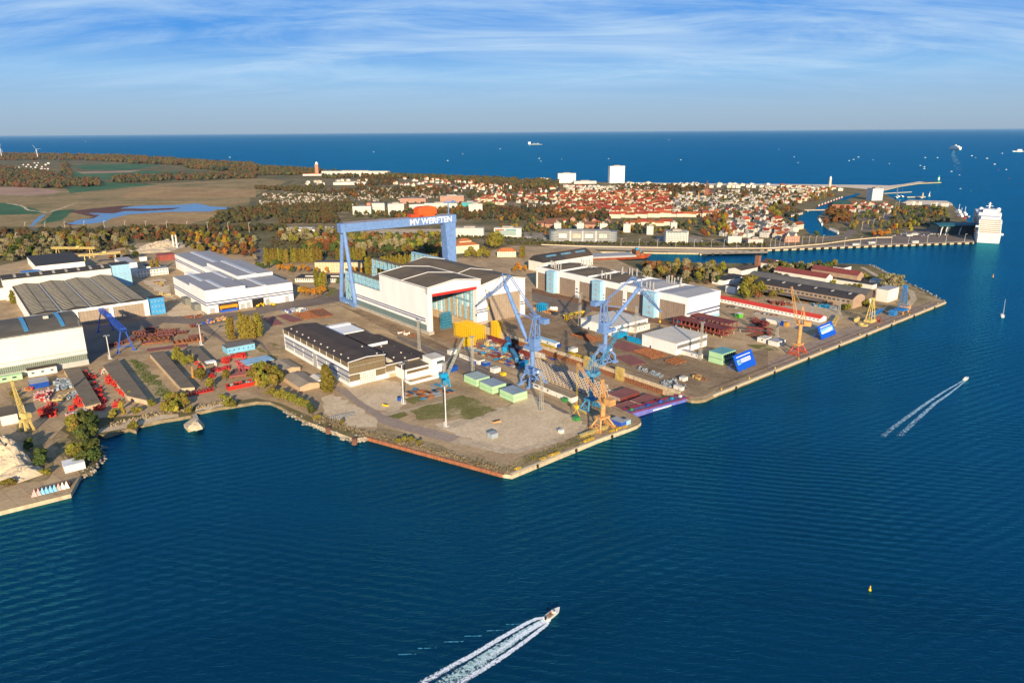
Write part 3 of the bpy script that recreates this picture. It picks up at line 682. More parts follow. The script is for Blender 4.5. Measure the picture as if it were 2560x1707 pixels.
for (xa, xb, ya, yb, k) in ((6, 10, 50, 72, 4), (44, 52, 44, 70, 7), (6, 10, 118, 136, 4), (44, 52, 112, 142, 6), (5, 9, 203, 226, 6), (46, 52, 190, 214, 5)):
    for i in range(k):
        x = rnd.uniform(xa, xb); y = ya + (yb - ya) * (i + .5) / k; ht = rnd.uniform(6.5, 9.5)
        m = MB().tube((0, 0, 0), (0, 0, ht), .75, .75, 8).tube((0, 0, ht), (0, 0, ht + .5), .8, 1.5, 8).tube((0, 0, ht + .5), (0, 0, ht + 1.2), 1.5, .5, 8).box(-1.1, -1.1, 0, 1.1, 1.1, 1.6)
        m.build('flue', CH, h, (x, y, 27.6))
# ---- arched shed behind the row
o9 = at(3, 290, 1330)
h = bldg('arched_shed', 'long shed with a dark curved roof and blue skylights behind the row of doors', o=o9)
W9 = 102
m = MB().box(0, 0, 0, W9, 1, 15).box(0, 1, 0, 1, 34, 15).box(W9 - 1, 1, 0, W9, 34, 15).box(1, 33, 0, W9 - 1, 34, 15); m.build('wall', CREAM, h)
pr = [(34 * i / 10, 15 + 9 * math.sin(math.pi * i / 10)) for i in range(11)]
pr = [(-0.6, 14.6)] + pr + [(34.6, 14.6)]
m = MB().prof(pr, 0, 45, 0, axis='x'); m.prof(pr, 45.05, W9, 1, axis='x'); m.build('roof', [ROOFK, ROOFD], h)
for a in (12, 42, 72):
    m = MB().prof([(7.2, 21.2), (9.6, 22.6), (9.6, 22.2), (7.2, 20.6)], a, a + 20, axis='x'); m.build('skylight', mat('blue_skylight', (0.12, 0.3, 0.42), 0.3), h, (0, 0, .3))
# ---- two low white flat-roofed sheds on the apron
def flat_shed(name, label, o, w_, d_, ht, band, extra=None):
    h = bldg(name, label, o=o)
    m = MB().box(0, 0, 0, w_, d_, ht); m.build('wall', WHITE, h)
    m = MB().box(-.4, -.4, ht, w_ + .4, d_ + .4, ht + .5)
    m.build('roof', ROOFL, h)
    m = MB().box(band[0], -.15, band[1], band[2], 0, band[3]); m.build('window_band', stripes('grey_window_strip', (0.16, 0.16, 0.16), (0.30, 0.28, 0.25), 2.4, 0.85, 0, 0.3), h)
    m = MB().box(-.15, d_ * .72, 0, 0, d_ * .72 + 1.6, 2.4); m.build('door', NAVY, h)
    return h
flat_shed('flat_shed', 'low white flat roofed shed behind the right blue crane, beside the long doors', at(7, 925, 885), 53, 46, 9.5, (6, 5.0, 50, 7.0))
flat_shed('flat_shed', 'low white flat roofed shed with a dark window strip nearest the quay, beside grey cabins', at(7, 1505, 1058), 46, 41, 11, (1, 5.6, 45.5, 9.0))
# ---- white workshop complex with navy stripes
o6 = at(5, 1905, 680)
h = bldg('striped_works', 'large white works with grey roofs and double navy stripes across the left yard', o=o6)
m = MB().box(0, 0, 0, 103, 135, 23.2)
m.box(0, 0, 23.2, 46, 60, 27); m.box(58, 62, 23.2, 103, 187, 27); m.box(52, 135, 0, 103, 330, 22); m.box(40, 215, 0, 52, 240, 9)
m.build('wall', WHITE, h)
m = MB().box(46.5, .6, 23.2, 102.4, 61.5, 23.6).box(.6, 60.5, 23.2, 57.5, 134.4, 23.6).box(.6, .6, 27, 45.4, 59.4, 27.4).box(58.6, 62.6, 27, 102.4, 186.4, 27.4).box(52.6, 187, 22, 102.4, 329, 22.6); m.build('roof', mat('grey_sheet_roof', (0.33, 0.31, 0.30), 0.6, 0.06, 0.05), h)
RL = mat('roof_light_strip', (0.50, 0.50, 0.50), 0.4, 0.05, 0.1)
for a in ((18, .8, 24, 59.2, 27.4), (18, 60.8, 24, 134, 23.6), (48, 61, 53, 134, 23.6), (66, 1, 72, 61, 23.6), (76, 63, 83, 186, 27.4), (74, 188, 81, 328, 22.6)):
    m = MB().prof([(a[0], a[4]), (a[0] + 1, a[4] + 1.0), (a[2] - 1, a[4] + 1.0), (a[2], a[4])], a[1], a[3]); m.build('roof_light', RL, h)
m = MB().box(-.2, 0, 12.2, 0, 135, 13.4).box(-.2, 0, 9.4, 0, 135, 10.6).box(0, -.2, 12.2, 103, 0, 13.4).box(0, -.2, 9.4, 103, 0, 10.6)
m.box(51.8, 135, 15, 52, 330, 16.2).box(51.8, 135, 12.4, 52, 330, 13.6); m.build('stripe', NAVY, h)
for a, b_, zt in ((3, 9, 6), (13, 36, 9.2), (38, 43, 6), (45, 50, 7), (52, 66, 9.2), (68, 73, 7), (92, 97, 7)):
    pb(h, 'door', DARK if b_ - a > 8 else GREYW, a, -.2, 0, b_, .0, zt)
for y in (22, 62): pb(h, 'vent_box', mat('dark_grey_box', (0.2, 0.2, 0.18), 0.7), -7, y, 0, -.2, y + 16, 8)
m = MB().beam((70, -.5, 0), (70, -.5, 22), .3).beam((72, -.5, 0), (72, -.5, 22), .3)
for i in range(14): m.beam((70, -.5, 1 + i * 1.5), (72, -.5, 1 + i * 1.5), .25)
m.build('ladder', GREYW, h)
for k in range(2):
    tag(MB().tube((0, 0, 0), (0, 0, 24), 1.5, 1.3, 10).box(-2.4, -2.4, 0, 2.4, 2.4, 2).build('chimney_stack', CREAM, None, at(5, 1597 + 30 * k, 75)), ('pale chimney stack behind the striped works, left of the pair', 'pale chimney stack behind the striped works, right of the pair')[k], 'chimney', 'twin chimneys behind the striped works')
# ---- dark workshop in the foreground
oW = at(6, 865, 1348)
h = bldg('dark_roofed_workshop', 'foreground workshop with dark felt roof, brown cladding and white striped side wall', o=oW)
m = MB().box(0, 0, 0, 33, 135, 16.5).box(33, 0, 0, 66, 128, 8.5).box(66, 6, 0, 80, 100, 6)
m.box(40, 100, 11.5, 66, 127, 15).box(36, 128, 0, 66, 134, 16); m.build('wall', WHITE, h)
CLAD = stripes('brown_glazed_cladding', (0.20, 0.15, 0.085), (0.14, 0.105, 0.06), 1.3, 0.55, 3, 0.5)
m = MB().box(-.25, 0, 16.5, 33, 135.2, 21).box(.0, -.3, 10.5, 33, 0, 16.4).box(0.0, -.3, 4.2, 32.8, 0, 9.9).box(33.2, -.3, 5.2, 66, 0, 11.2).box(33, 0, 8.5, 66, 128, 11.2).box(66.1, 5.8, 3.5, 80.2, 99.8, 8); m.build('cladding', CLAD, h)
m = MB().prof([(-.6, 21), (16.5, 22.6), (33.4, 21), (33.4, 20.6), (-.6, 20.6)], -.6, 60); m.prof([(-.6, 21), (16.5, 22.6), (33.4, 21), (33.4, 20.6), (-.6, 20.6)], 60, 135.6)
m.box(33.4, -.5, 11.2, 66.4, 128, 11.7).box(66.4, 5.5, 8, 80.6, 100, 8.4).box(46, 55, 11.7, 66, 100, 14.2)
m.build('roof', ROOFD, h)
m = MB().box(46, 54.3, 11.7, 66, 54.9, 14.2).beam((-.7, -.7, 21.1), (16.5, -.7, 22.7), .5).beam((16.5, -.7, 22.7), (33.5, -.7, 21.1), .5).beam((-.4, -.5, 10.2), (33.2, -.5, 10.2), .5).beam((33, -.6, 11.4), (66, -.6, 11.4), .5).box(34, -3, 4.4, 66, 0, 4.9)
for i in range(11): pb(h, 'mullion', WHITE, -.5, i * 13.5 - .15, 16.4, -.25, i * 13.5 + .15, 21.1)
m.build('white_trim', WHITE, h)
for y0, y1 in ((4, 44), (50, 90)):
    m = MB().prof([(38, 11.7), (40.5, 14.2), (43, 11.7)], y0, y1); m.build('ridge_light', mat('translucent_ridge_sheet', (0.56, 0.50, 0.36), 0.5, 0.06), h)
m = MB()
for a, b_ in ((0, 62), (70, 133)):
    m.box(-.2, a, 11.9, 0, b_, 13.0).box(-.2, a, 7.2, 0, b_, 8.3)
m.build('stripe', NAVY, h)
WB = stripes('white_window_grid', (0.75, 0.72, 0.66), (0.2, 0.22, 0.24), 1.5, 0.35, 1, 0.4)
for a, b_ in ((1, 20), (22, 41), (43, 61), (71, 90), (92, 111), (113, 132)):
    for z0, z1 in ((8.5, 11.6), (3.2, 6.8)): MB().box(-.15, a, z0, 0, b_, z1).build('window', WB, h)
pb(h, 'door', ROOFG, -.3, 62.5, 0, 0, 69.5, 13)
m = MB().box(9, -.5, 1, 23.5, -.3, 9.6)
m.build('glazed_door', stripes('white_glazing_bars', (0.78, 0.72, 0.60), (0.18, 0.16, 0.12), 1.6, 0.6, 0, 0.4, cross=(2.2, .35, 0)), h)
pb(h, 'door', BEIGE, 36, -.45, 0, 42, -.3, 4.3)
pb(h, 'door', DARK, 43, -.45, 0, 50, -.3, 4.2)
CONE = MB().tube((0, 0, 0), (0, 0, .7), .45, .45, 7).tube((0, 0, .7), (0, 0, 1.5), 1.0, .1, 7)
cn = None
for i, (x, y) in enumerate([(4, 8 + 13 * k) for k in range(10)] + [(28, 4), (28, 30), (48, 12), (48, 30), (56, 48), (60, 20), (62, 66), (37, 60), (52, 90), (70, 20), (70, 50), (74, 80), (55, 5)]):
    if cn is None: cn = CONE.build('roof_vent', ROOFL, h, (x, y, 21.2))
    else:
        c = cn.copy(); COL.objects.link(c); c.location = (x, y, 21.2 if x < 33 else 11.6 if x < 66 else 8.4)
# annex with white tower in front of it
oA = at(6, 1370, 1290)
h = bldg('white_annex', 'low white annex with a square white tower beside the fenced pipe store', o=oA)
m = MB().box(0, 0, 0, 27, 16, 9.2).box(24, -5, 0, 36.5, 10, 14.6); m.build('wall', WHITE, h)
m = MB().box(-.3, -.3, 9.2, 23.9, 16.3, 9.7, 0).box(23.7, -5.3, 14.6, 36.8, 10.3, 15.0, 1); m.build('roof', [ROOFB, ROOFL], h)
m = MB().box(2, -.2, 5.2, 23.5, 0, 7.8); m.build('window_band', mat('bronze_glass', (0.17, 0.12, 0.06), 0.3), h)
m = MB().box(28.5, -5.2, 9.5, 35.5, -5, 12.2); m.build('window_band', GLASS, h)
m = MB()
for i in range(17): m.box(i * 1.6 - 2, -12.1, 0, i * 1.6 - .7, -11.9, 2.4)
for i in range(7): m.box(-2.1, -12 + i * 1.6, 0, -1.9, -10.7 + i * 1.6, 2.4)
for i in range(6): m.box(25.6, -12 + i * 1.3, 0, 25.8, -11 + i * 1.3, 2.4)
tag(m.build('panel_fence', WHITE, None, oA, ANG), 'white panel fence round the pipe store in front of the white annex', 'fence')
# ---- curved-roof shed at the left edge
oL = at(5, 820, 1140)
h = bldg('curved_roof_shed', 'big cream shed at the left edge with curved dark roof and blue roof lights', o=oL)
X0 = -130
prf = [(0, 35.5), (4, 36.6), (14, 38.8), (26, 40.3), (36, 40.6), (48, 40.2), (58, 38.9), (66, 36.5)]
m = MB().box(X0, 0, 11, 0, 2, 35.6).box(-2, 2, 0, 0, 66, 35.6).box(X0, 64, 0, -2, 66, 36)
m.prof([(0, 35)] + prf + [(66, 35)], -2, -.02, axis='x'); m.build('wall', mat('cream_sheet', (0.76, 0.72, 0.62), 0.7, 0.05, 0.05), h)
m = MB().prof(prf + [(66.5, 36), (36, 39.9), (-.6, 35.0)], X0, .5, axis='x'); m.build('roof', mat('grey_brown_felt', (0.13, 0.115, 0.09), 0.9, 0.14, 0.05, detail=8), h)
for k in range(4):
    x = -12 - 27 * k
    m = MB().prof([(6, 37.4), (14, 39.4), (26, 40.9), (40, 41.2), (52, 40.6), (52, 39.6), (26, 39.9), (6, 36.4)], x - 3.2, x, axis='x'); m.build('roof_light', mat('blue_roof_light', (0.08, 0.30, 0.50), 0.3, 0.1, 0.6), h)
m = MB().box(-25, 30, 40, -21, 34, 42.5); m.build('roof_fan', ROOFL, h)
pb(h, 'window_band', stripes('green_grey_panes', (0.28, 0.31, 0.24), (0.08, 0.10, 0.09), 1.5, 0.35, 0, 0.3, cross=(1.6, .3, 0)), X0, .3, 4.6, -.4, 1.0, 10)
m = MB().box(X0, 0, 0, 0, 2, 4.6).box(X0, -.1, 10, 0.05, 2.2, 11.2).box(X0, -.15, 13, 0, 0, 14.2); m.build('grey_band', mat('pale_grey_render', (0.5, 0.49, 0.44), 0.8, 0.08, 0.1), h)
# ---- wide hall with ribbed skylight roof
o2 = at(5, 1380, 690)
h = bldg('ribbed_roof_hall', 'wide hall with rows of ribbed skylights on its roof and three brown doors', o=o2)
w2, d2 = 112, 198
m = MB().box(-w2, 0, 0, -w2 + 2, d2, 17).box(-2, 0, 0, 0, d2, 17).box(-w2 + 2, d2 - 2, 0, -2, d2, 17)
for a, b_ in ((-w2, -104), (-74, -70), (-40, -36), (-5, 0)): m.box(a, -.5, 0, b_, 2, 17)
m.box(-w2, 0, 15.2, 0, 2, 18); m.build('wall', WHITE, h)
for a, b_ in ((-104, -74), (-70, -40), (-36, -5)): pb(h, 'door', DOORX, a, .8, 0, b_, 1.6, 15.2)
m = MB()
for k in range(4):
    a, b_ = -w2 + 28 * k, -w2 + 28 * (k + 1)
    m.prof([(a, 17.2), (a + 14, 19.6), (b_, 17.2), (b_, 16.8), (a, 16.8)], .5, d2)
m.build('roof', mat('grey_brown_roof', (0.085, 0.07, 0.05), 0.9, 0.12, 0.06), h)
RIB = mat('ribbed_skylight', (0.40, 0.35, 0.25), 0.6, 0.14, 0.4)
for k in range(4):
    for side in (0, 1):
        a = -w2 + 28 * k + (2 if side == 0 else 14.5)
        m = MB()
        for i in range(24):
            y = 10 + i * 7.7
            za, zb = (17.6, 19.4) if side == 0 else (19.5, 17.7)
            m.add([(a, y, za), (a + 11.5, y, zb), (a + 11.5, y + 3.6, zb), (a, y + 3.6, za), (a, y + 1.4, za + .5), (a + 11.5, y + 1.4, zb + .5)], [(0, 1, 5, 4), (2, 3, 4, 5), (0, 4, 3), (1, 2, 5)])
        m.build('skylight_row', RIB, h)
for k in range(1, 4): pb(h, 'valley_gutter', CH, -w2 + 28 * k - .8, 2, 17.2, -w2 + 28 * k + .8, d2 - 2, 18.2)
# higher cross hall behind, and stair towers
h = bldg('cross_hall', 'long cream hall running across behind the ribbed skylight roof', o=o2)
m = MB().box(-w2 - 8, d2 + .5, 0, 0, d2 + 30, 26); m.build('wall', CREAM, h)
m = MB()
pr = [(d2 + .3 + 30 * i / 8, 26 + 4 * math.sin(math.pi * i / 8)) for i in range(9)]
m.prof(pr, -w2 - 8.4, .4, axis='x'); m.build('roof', ROOFK, h)
for k in range(8):
    x = -w2 + 4 + 14 * k
    m = MB().prof([(p[0], p[1] + .25) for p in pr[1:-1]] + [(pr[-2][0], pr[-2][1] - .5), (pr[1][0], pr[1][1] - .5)], x, x + 3, axis='x'); m.build('roof_light', mat('dull_roof_light', (0.4, 0.36, 0.28), 0.6), h)
def tower(label, o, w_, d_, ht, colm, rows, cols, roofm=ROOFK, name='stair_block', win=True):
    h = bldg(name, label, o=o)
    MB().box(0, 0, 0, w_, d_, ht).build('wall', colm, h)
    MB().box(-.2, -.2, ht, w_ + .2, d_ + .2, ht + .4).build('roof', roofm, h)
    wm = MB().box(-.7, 0, -.6, .7, .12, .6)
    f = None
    for r_ in range(rows):
        for c_ in range(cols):
            loc = (w_ * (c_ + .6) / (cols + .2), -.13, ht * (r_ + .6) / (rows + .2))
            if f is None: f = wm.build('window', ROOFG, h, loc)
            else:
                g = f.copy(); COL.objects.link(g); g.location = loc
    return h
tower('bright blue stair block with dark flat roof at the corner of the ribbed hall', at(5, 1395, 690), 15, 13, 19, mat('sky_blue_wall', (0.06, 0.34, 0.66), 0.6), 3, 4)
tower('pale blue block with small windows at the end of the cross hall', o2 + EX * 1 + EY * (d2 - 2), 22, 26, 30, LBLUE, 4, 4)
# ---- further buildings of the left yard
def simple(name, label, C, w_, d_, ht, wm, rm, ang=ANG, roof='flat', wins=None, o=None, cat='building', group=None, rise=2.0, rows=1, over=.4, zb=GZ):
    h = bldg(name, label, C, ang, o, cat, group, z=zb)
    MB().box(0, 0, 0, w_, d_, ht).build('wall', wm, h)
    m = MB()
    if roof == 'flat': m.box(-over, -over, ht, w_ + over, d_ + over, ht + .45)
    elif roof == 'x': m.prof([(-over, ht), (d_ / 2, ht + rise), (d_ + over, ht), (d_ + over, ht - .3), (d_ / 2, ht + rise - .4), (-over, ht - .3)], -over, w_ + over, axis='x'); MB().prof([(0, ht - .3), (d_, ht - .3), (d_ / 2, ht + rise - .5)], 0.02, w_ - .02, axis='x').build('gable', wm, h)
    else: m.prof([(-over, ht), (w_ / 2, ht + rise), (w_ + over, ht), (w_ + over, ht - .3), (w_ / 2, ht + rise - .4), (-over, ht - .3)], -over, d_ + over); MB().prof([(0, ht - .3), (w_, ht - .3), (w_ / 2, ht + rise - .5)], .02, d_ - .02).build('gable', wm, h)
    m.build('roof', rm, h)
    if wins:
        f = {}
        for face, n, ww, wh in wins:
            for r_ in range(rows):
                z = ht * (r_ + .55) / rows if rows > 1 else ht * .55
                for i in range(n):
                    if face == 'y': loc = (w_ * (i + .5) / n, -.06, z); mb = (-ww / 2, 0, -wh / 2, ww / 2, .1, wh / 2)
                    else: loc = (-.06, d_ * (i + .5) / n, z); mb = (0, -ww / 2, -wh / 2, .1, ww / 2, wh / 2)
                    if face not in f: f[face] = MB().box(*mb).build('window', GLASS, h, loc)
                    else:
                        g = f[face].copy(); COL.objects.link(g); g.location = loc
    return h
simple('black_roofed_shed', 'long shed with a plain black roof near the cream gantry cranes', (5, 345, 315), 63, 118, 12, WHITE, ROOFK)
simple('blue_roofed_hut', 'small white hut with a bright blue roof beside the black roofed shed', (5, 205, 345), 22, 14, 7, WHITE, mat('bright_blue_roof', (0.02, 0.20, 0.55), 0.5))
simple('office_block', 'two storey cream office block with a row of windows in the left yard', (5, 1265, 345), 42, 14, 9, CREAM, ROOFG, wins=(('y', 10, 1.6, 1.8), ('x', 3, 1.6, 1.8)), rows=2)
simple('office_block', 'stepped white office block with a grey roof behind the pale blue block', (5, 1150, 330), 18, 62, 18, WHITE, ROOFG, wins=(('x', 8, 1.8, 1.6),), rows=3)
simple('white_hut', 'small white hut behind the stepped office block', (5, 1290, 195), 10, 8, 6, WHITE, ROOFL)
simple('garage_hut', 'low white garage with a grey roof beside the poplar pair', (5, 1350, 280), 20, 20, 6, WHITE, ROOFD)
simple('red_shed', 'dull red shed at the foot of the sand heap', (5, 1470, 195), 24, 22, 9, mat('dull_red_sheet', (0.32, 0.08, 0.06), 0.8), mat('dull_red_sheet', (0.32, 0.08, 0.06)))
simple('cream_annex', 'low cream annex built on the foot of the left curved roof shed', (9, 265, 235), 21, 13, 6, CREAM, ROOFD, wins=(('y', 3, 2.2, 1.4),))
simple('pale_shed_end', 'pale shed cut off by the left picture edge under the ribbed hall', (5, 60, 550), 14, 90, 15, CREAM, ROOFB, o=at(5, -20, 555))
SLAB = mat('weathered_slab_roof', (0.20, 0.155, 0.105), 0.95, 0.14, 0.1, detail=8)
def bunker(lab, cs, ht=4.2):
    ps = [at(r, x, y, GZ + ht) for r, x, y in cs]; o = Vector((ps[0].x, ps[0].y, GZ))
    h = thing('long_bunker', lab, 'bunker', o, 0, 'long concrete bunkers')
    pl = [(p.x - o.x, p.y - o.y) for p in ps]
    MB().prism(pl, 0, ht - .5).build('wall', mat('pale_slab_edge', (0.55, 0.42, 0.27), 0.9), h)  # bunker walls in a paler concrete tone than the roof slab
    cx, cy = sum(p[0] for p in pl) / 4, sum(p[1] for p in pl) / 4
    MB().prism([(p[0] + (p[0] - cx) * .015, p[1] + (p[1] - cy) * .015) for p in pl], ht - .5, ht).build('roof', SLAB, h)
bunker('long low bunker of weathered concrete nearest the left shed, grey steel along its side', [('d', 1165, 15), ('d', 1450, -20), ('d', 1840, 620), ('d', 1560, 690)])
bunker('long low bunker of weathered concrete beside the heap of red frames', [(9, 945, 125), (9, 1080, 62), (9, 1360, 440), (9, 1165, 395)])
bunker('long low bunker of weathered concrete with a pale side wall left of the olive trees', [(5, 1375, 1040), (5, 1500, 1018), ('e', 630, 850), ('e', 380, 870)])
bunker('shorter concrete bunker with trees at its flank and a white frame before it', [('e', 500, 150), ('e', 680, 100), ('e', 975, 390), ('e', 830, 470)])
simple('blue_barrack', 'pale blue barrack with a grey ribbed roof above the red frames', ('e', 1240, 265), 26, 14, 6, mat('baby_blue_wall', (0.22, 0.52, 0.72), 0.7), stripes('grey_ribbed_roof', (0.2, 0.18, 0.15), (0.14, 0.13, 0.11), 2.0, .5, 0), wins=(('y', 6, 1.2, 1.0),))
simple('blue_roof_shelter', 'open shelter under a flat pale blue roof among the red frames', ('e', 1600, 540), 24, 16, 4, mat('shelter_side', (0.2, 0.2, 0.2)), mat('pale_blue_sheet_roof', (0.30, 0.48, 0.62), 0.6))
simple('beige_barrack', 'beige barrack with a low gabled roof behind the olive bushes, upper of the pair', (6, 255, 1235), 15, 28, 3.6, BEIGE, mat('fawn_roof', (0.34, 0.27, 0.19), 0.9), roof='y', rise=1.8)
simple('beige_barrack', 'beige barrack with a low gabled roof behind the olive bushes, lower of the pair', (6, 405, 1395), 17, 34, 4.2, BEIGE, mat('fawn_roof', (0.34, 0.27, 0.19)), roof='y', rise=2.0)
simple('white_gabled_hut', 'small white gabled hut behind the round topped poplar', (6, 560, 1340), 9, 15, 4, WHITE, ROOFL, roof='y', rise=1.5)
# ---- buildings of the right yard
h = simple('red_roofed_barrack', 'long white barrack under a bright red roof on the right yard', (8, 475, 758), 13.5, 158, 4.4, WHITE, mat('bright_red_roof', (0.62, 0.055, 0.03), 0.6, 0.05), roof='y', rise=2.6, wins=(('x', 34, 2.2, 1.0),))
PINK = mat('pinkish_brick', (0.44, 0.30, 0.20), 0.9, 0.12, 0.2)
oP = at(8, 772, 635)
h = bldg('brick_hall', 'pinkish brick hall with curved gables and dark patched roof on the right yard', o=oP)
def curved_hall(h, w_, d_, ht, rise, wm, rm, x0=0):
    pr = [(x0 + w_ * i / 10, ht + rise * math.sin(math.pi * i / 10)) for i in range(11)]
    MB().box(x0, 0, 0, x0 + w_, d_, ht).prof(pr, 0.02, d_ - .02).build('wall', wm, h)
    MB().prof([(x0 - .4, ht)] + [(p[0], p[1] + .3) for p in pr] + [(x0 + w_ + .4, ht)], .8, d_ - .8).build('roof', rm, h)
curved_hall(h, 29, 150, 11, 4.5, PINK, ROOFK)
for k in range(7): pb(h, 'roof_patch', ROOFG, 6, 8 + 21 * k, 15.0, 12, 9.4 + 21 * k, 16.2)
for k in range(26): pb(h, 'window', GLASS, -.1, 4 + 5.6 * k, 7, 0, 7.4 + 5.6 * k, 9.4)
pb(h, 'canopy', mat('canopy_roof', (0.2, 0.16, 0.13), 0.9), -14, 30, 5, -.2, 140, 5.6)
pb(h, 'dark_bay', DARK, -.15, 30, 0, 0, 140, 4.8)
h = bldg('dark_curved_hall', 'dark hall with a curved grey roof standing behind the pinkish brick hall', o=oP + EX * 31)
curved_hall(h, 26, 158, 11.5, 5, mat('dark_brown_wall', (0.16, 0.12, 0.09), 0.9), mat('grey_felt', (0.14, 0.13, 0.12), 0.9))
pb(h, 'door', WHITE, 10, -.2, 0, 14, 0, 6)
DRED = mat('dark_red_roof', (0.24, 0.055, 0.045), 0.8, 0.1)
simple('red_tiled_row', 'long row building with a dark red roof before the spit trees, right section', (8, 815, 388), 18, 66, 9, PINK, DRED, roof='y', rise=5)
simple('red_tiled_row', 'long row building with a dark red roof before the spit trees, left section', (8, 525, 412), 18, 76, 9, CREAM, DRED, roof='y', rise=5)
simple('low_dark_shed', 'low dark roofed shed between the brick hall and the red tiled row', (8, 955, 455), 12, 92, 6, CREAM, ROOFK)
simple('white_cube_house', 'white flat roofed house with tree cover near the tip of the right spit', (8, 690, 315), 22, 16, 9, WHITE, ROOFD)
simple('cream_cube_shed', 'cream two storey block with a grey roof beside the great willow', (8, 1092, 575), 28, 14, 15, CREAM, ROOFG, wins=(('y', 5, 1, 1),), rows=2)
simple('kiosk', 'small cream kiosk with an awning left of the great willow', (8, 985, 405), 14, 8, 5, CREAM, ROOFG)
simple('brown_gabled_house', 'white walled house with a dark brown pitched roof on the spit', (8, 30, 270), 26, 18, 8, CREAM, mat('brown_tiles', (0.12, 0.06, 0.045), 0.9), roof='y', rise=5)
simple('white_office_block', 'white two storey block behind the birches on the right yard', (7, 2045, 495), 60, 14, 9, WHITE, ROOFK, wins=(('y', 12, 1.6, 1.6),), rows=2)
simple('dark_roofed_shed', 'dark roofed sheds among the trees behind the row hall', (7, 1950, 420), 48, 20, 7, WHITE, ROOFK)
simple('gabled_house', 'house with a low grey gabled roof among the spit trees', (7, 2105, 325), 40, 22, 7, CREAM, ROOFD, roof='x', rise=3)
tag(MB().box(-3, -3, 0, 3, 3, 19).box(-3.3, -3.3, 19, 3.3, 3.3, 20).build('brick_tower', mat('old_brick', (0.30, 0.13, 0.075), 0.9, 0.15, 0.4), None, at(7, 2250, 265), ANG), 'square brick tower rising above the dark roofs of the spit', 'tower')
# ---------------------------------------------------------------- cranes
CRB = mat('periwinkle_crane_paint', (0.16, 0.275, 0.53), 0.5, 0.10, 0.25)
CRO = mat('apricot_crane_paint', (0.66, 0.34, 0.12), 0.6, 0.16, 0.3)
CRR = mat('faded_red_paint', (0.52, 0.10, 0.06), 0.7, 0.2, 0.3)
CRT = mat('turquoise_blue_paint', (0.06, 0.25, 0.42), 0.6, 0.15, 0.3)
CRL = mat('bright_cyan_paint', (0.01, 0.32, 0.60), 0.5, 0.08)
CRY = mat('pale_yellow_paint', (0.70, 0.52, 0.17), 0.6, 0.15, 0.3)
YEL = mat('strong_yellow_paint', (0.86, 0.54, 0.02), 0.6, 0.08, 0.3)
ORG = mat('orange_red_paint', (0.75, 0.11, 0.02), 0.6, 0.08)
MINT = mat('mint_green_panel', (0.42, 0.66, 0.36), 0.7, 0.05, 0.2)
CYAN = mat('container_blue', (0.01, 0.28, 0.52), 0.5, 0.1, 0.3)
BLUE = mat('deep_blue_paint', (0.01, 0.07, 0.35), 0.5, 0.1, 0.3)
GREEN = mat('container_green', (0.05, 0.25, 0.07), 0.6, 0.1, 0.3)
SIGNW = mat('sign_white', (0.82, 0.82, 0.80), 0.5, 0.02)
PLATE = mat('red_primer_plate', (0.27, 0.095, 0.075), 0.8, 0.14, 0.12, col2=(0.20, 0.075, 0.06))
PLATE2 = mat('dark_red_primer', (0.20, 0.04, 0.035), 0.8, 0.2, 0.2)
FRED = mat('signal_red_frames', (0.58, 0.035, 0.022), 0.6, 0.12, 0.3, orand=0.35)
GREYS = mat('grey_steel', (0.30, 0.32, 0.34), 0.6, 0.14, 0.4)
def text(par, s, size, loc, rx, mt, name='lettering', rz=0.0):
    c = bpy.data.curves.new('lettering', 'FONT'); c.body = s; c.size = size; c.extrude = .06; c.offset = size * .018
    o = bpy.data.objects.new('tmp', c); COL.objects.link(o)
    bpy.context.view_layer.update()
    me = bpy.data.meshes.new_from_object(o.evaluated_get(bpy.context.evaluated_depsgraph_get()))
    bpy.data.objects.remove(o)
    me.materials.clear(); me.materials.append(mt)
    t = bpy.data.objects.new(name, me); COL.objects.link(t)
    t.parent = par; t.location = loc; t.rotation_euler = (rx, 0, rz)
    return t
# goliath crane
gp = at(6, 850, 590)
h = thing('gantry_crane', 'giant blue gantry crane with white lettering towering behind the big hall', 'gantry crane', (gp.x, gp.y, GZ), 36.5)
L_ = 150
m = MB().box(-2, -4.2, 87, L_ + 4, 4.2, 96.6).box(-5, -5.2, 86.6, 1, 5.2, 96.9); m.build('girder', CRB, h)
m = MB().box(2, -3.8, 96.6, L_, -3.5, 98).box(2, 3.5, 96.6, L_, 3.8, 98).box(0, -1.5, 96.6, L_, -1.0, 97.4).box(0, 1.0, 96.6, L_, 1.5, 97.4); m.build('rail_walkway', mat('walkway_grey', (0.16, 0.16, 0.22), .8), h)
for s in (-1, 1):
    m = MB().tube((0, 3.2 * s, 87), (0, 20 * s, 5), 2.3, 2.6, 12); m.build('leg', CRB, h)
m = MB().box(-2, -21, 3.4, 2, 21, 6)
for y in (-20, -14, -8, 8, 14, 20): m.box(-1.8, y - 2, 0, 1.8, y + 2, 3.4)
m.build('bogie', CRB, h)
m = MB().add([(L_ - 14, -5.5, 87), (L_ + 2, -5.5, 87), (L_ + 2, 5.5, 87), (L_ - 14, 5.5, 87), (L_ - 10, -9, 4), (L_ - 1, -9, 4), (L_ - 1, 9, 4), (L_ - 10, 9, 4)], [(0, 1, 5, 4), (1, 2, 6, 5), (2, 3, 7, 6), (3, 0, 4, 7), (4, 5, 6, 7)])
m.build('leg', CRB, h)
m = MB().box(L_ - 9, -16, 0, L_ - 2, 16, 4); m.build('bogie', CRB, h)
m = MB().box(98, -6, 100, 124, 6, 108).box(100, -5, 97.4, 122, -3, 100).box(100, 3, 97.4, 122, 5, 100).prof([(98, 108), (124, 108), (119, 109.6), (103, 109.6)], -6, 6); tr = m.build('trolley', ORG, h)
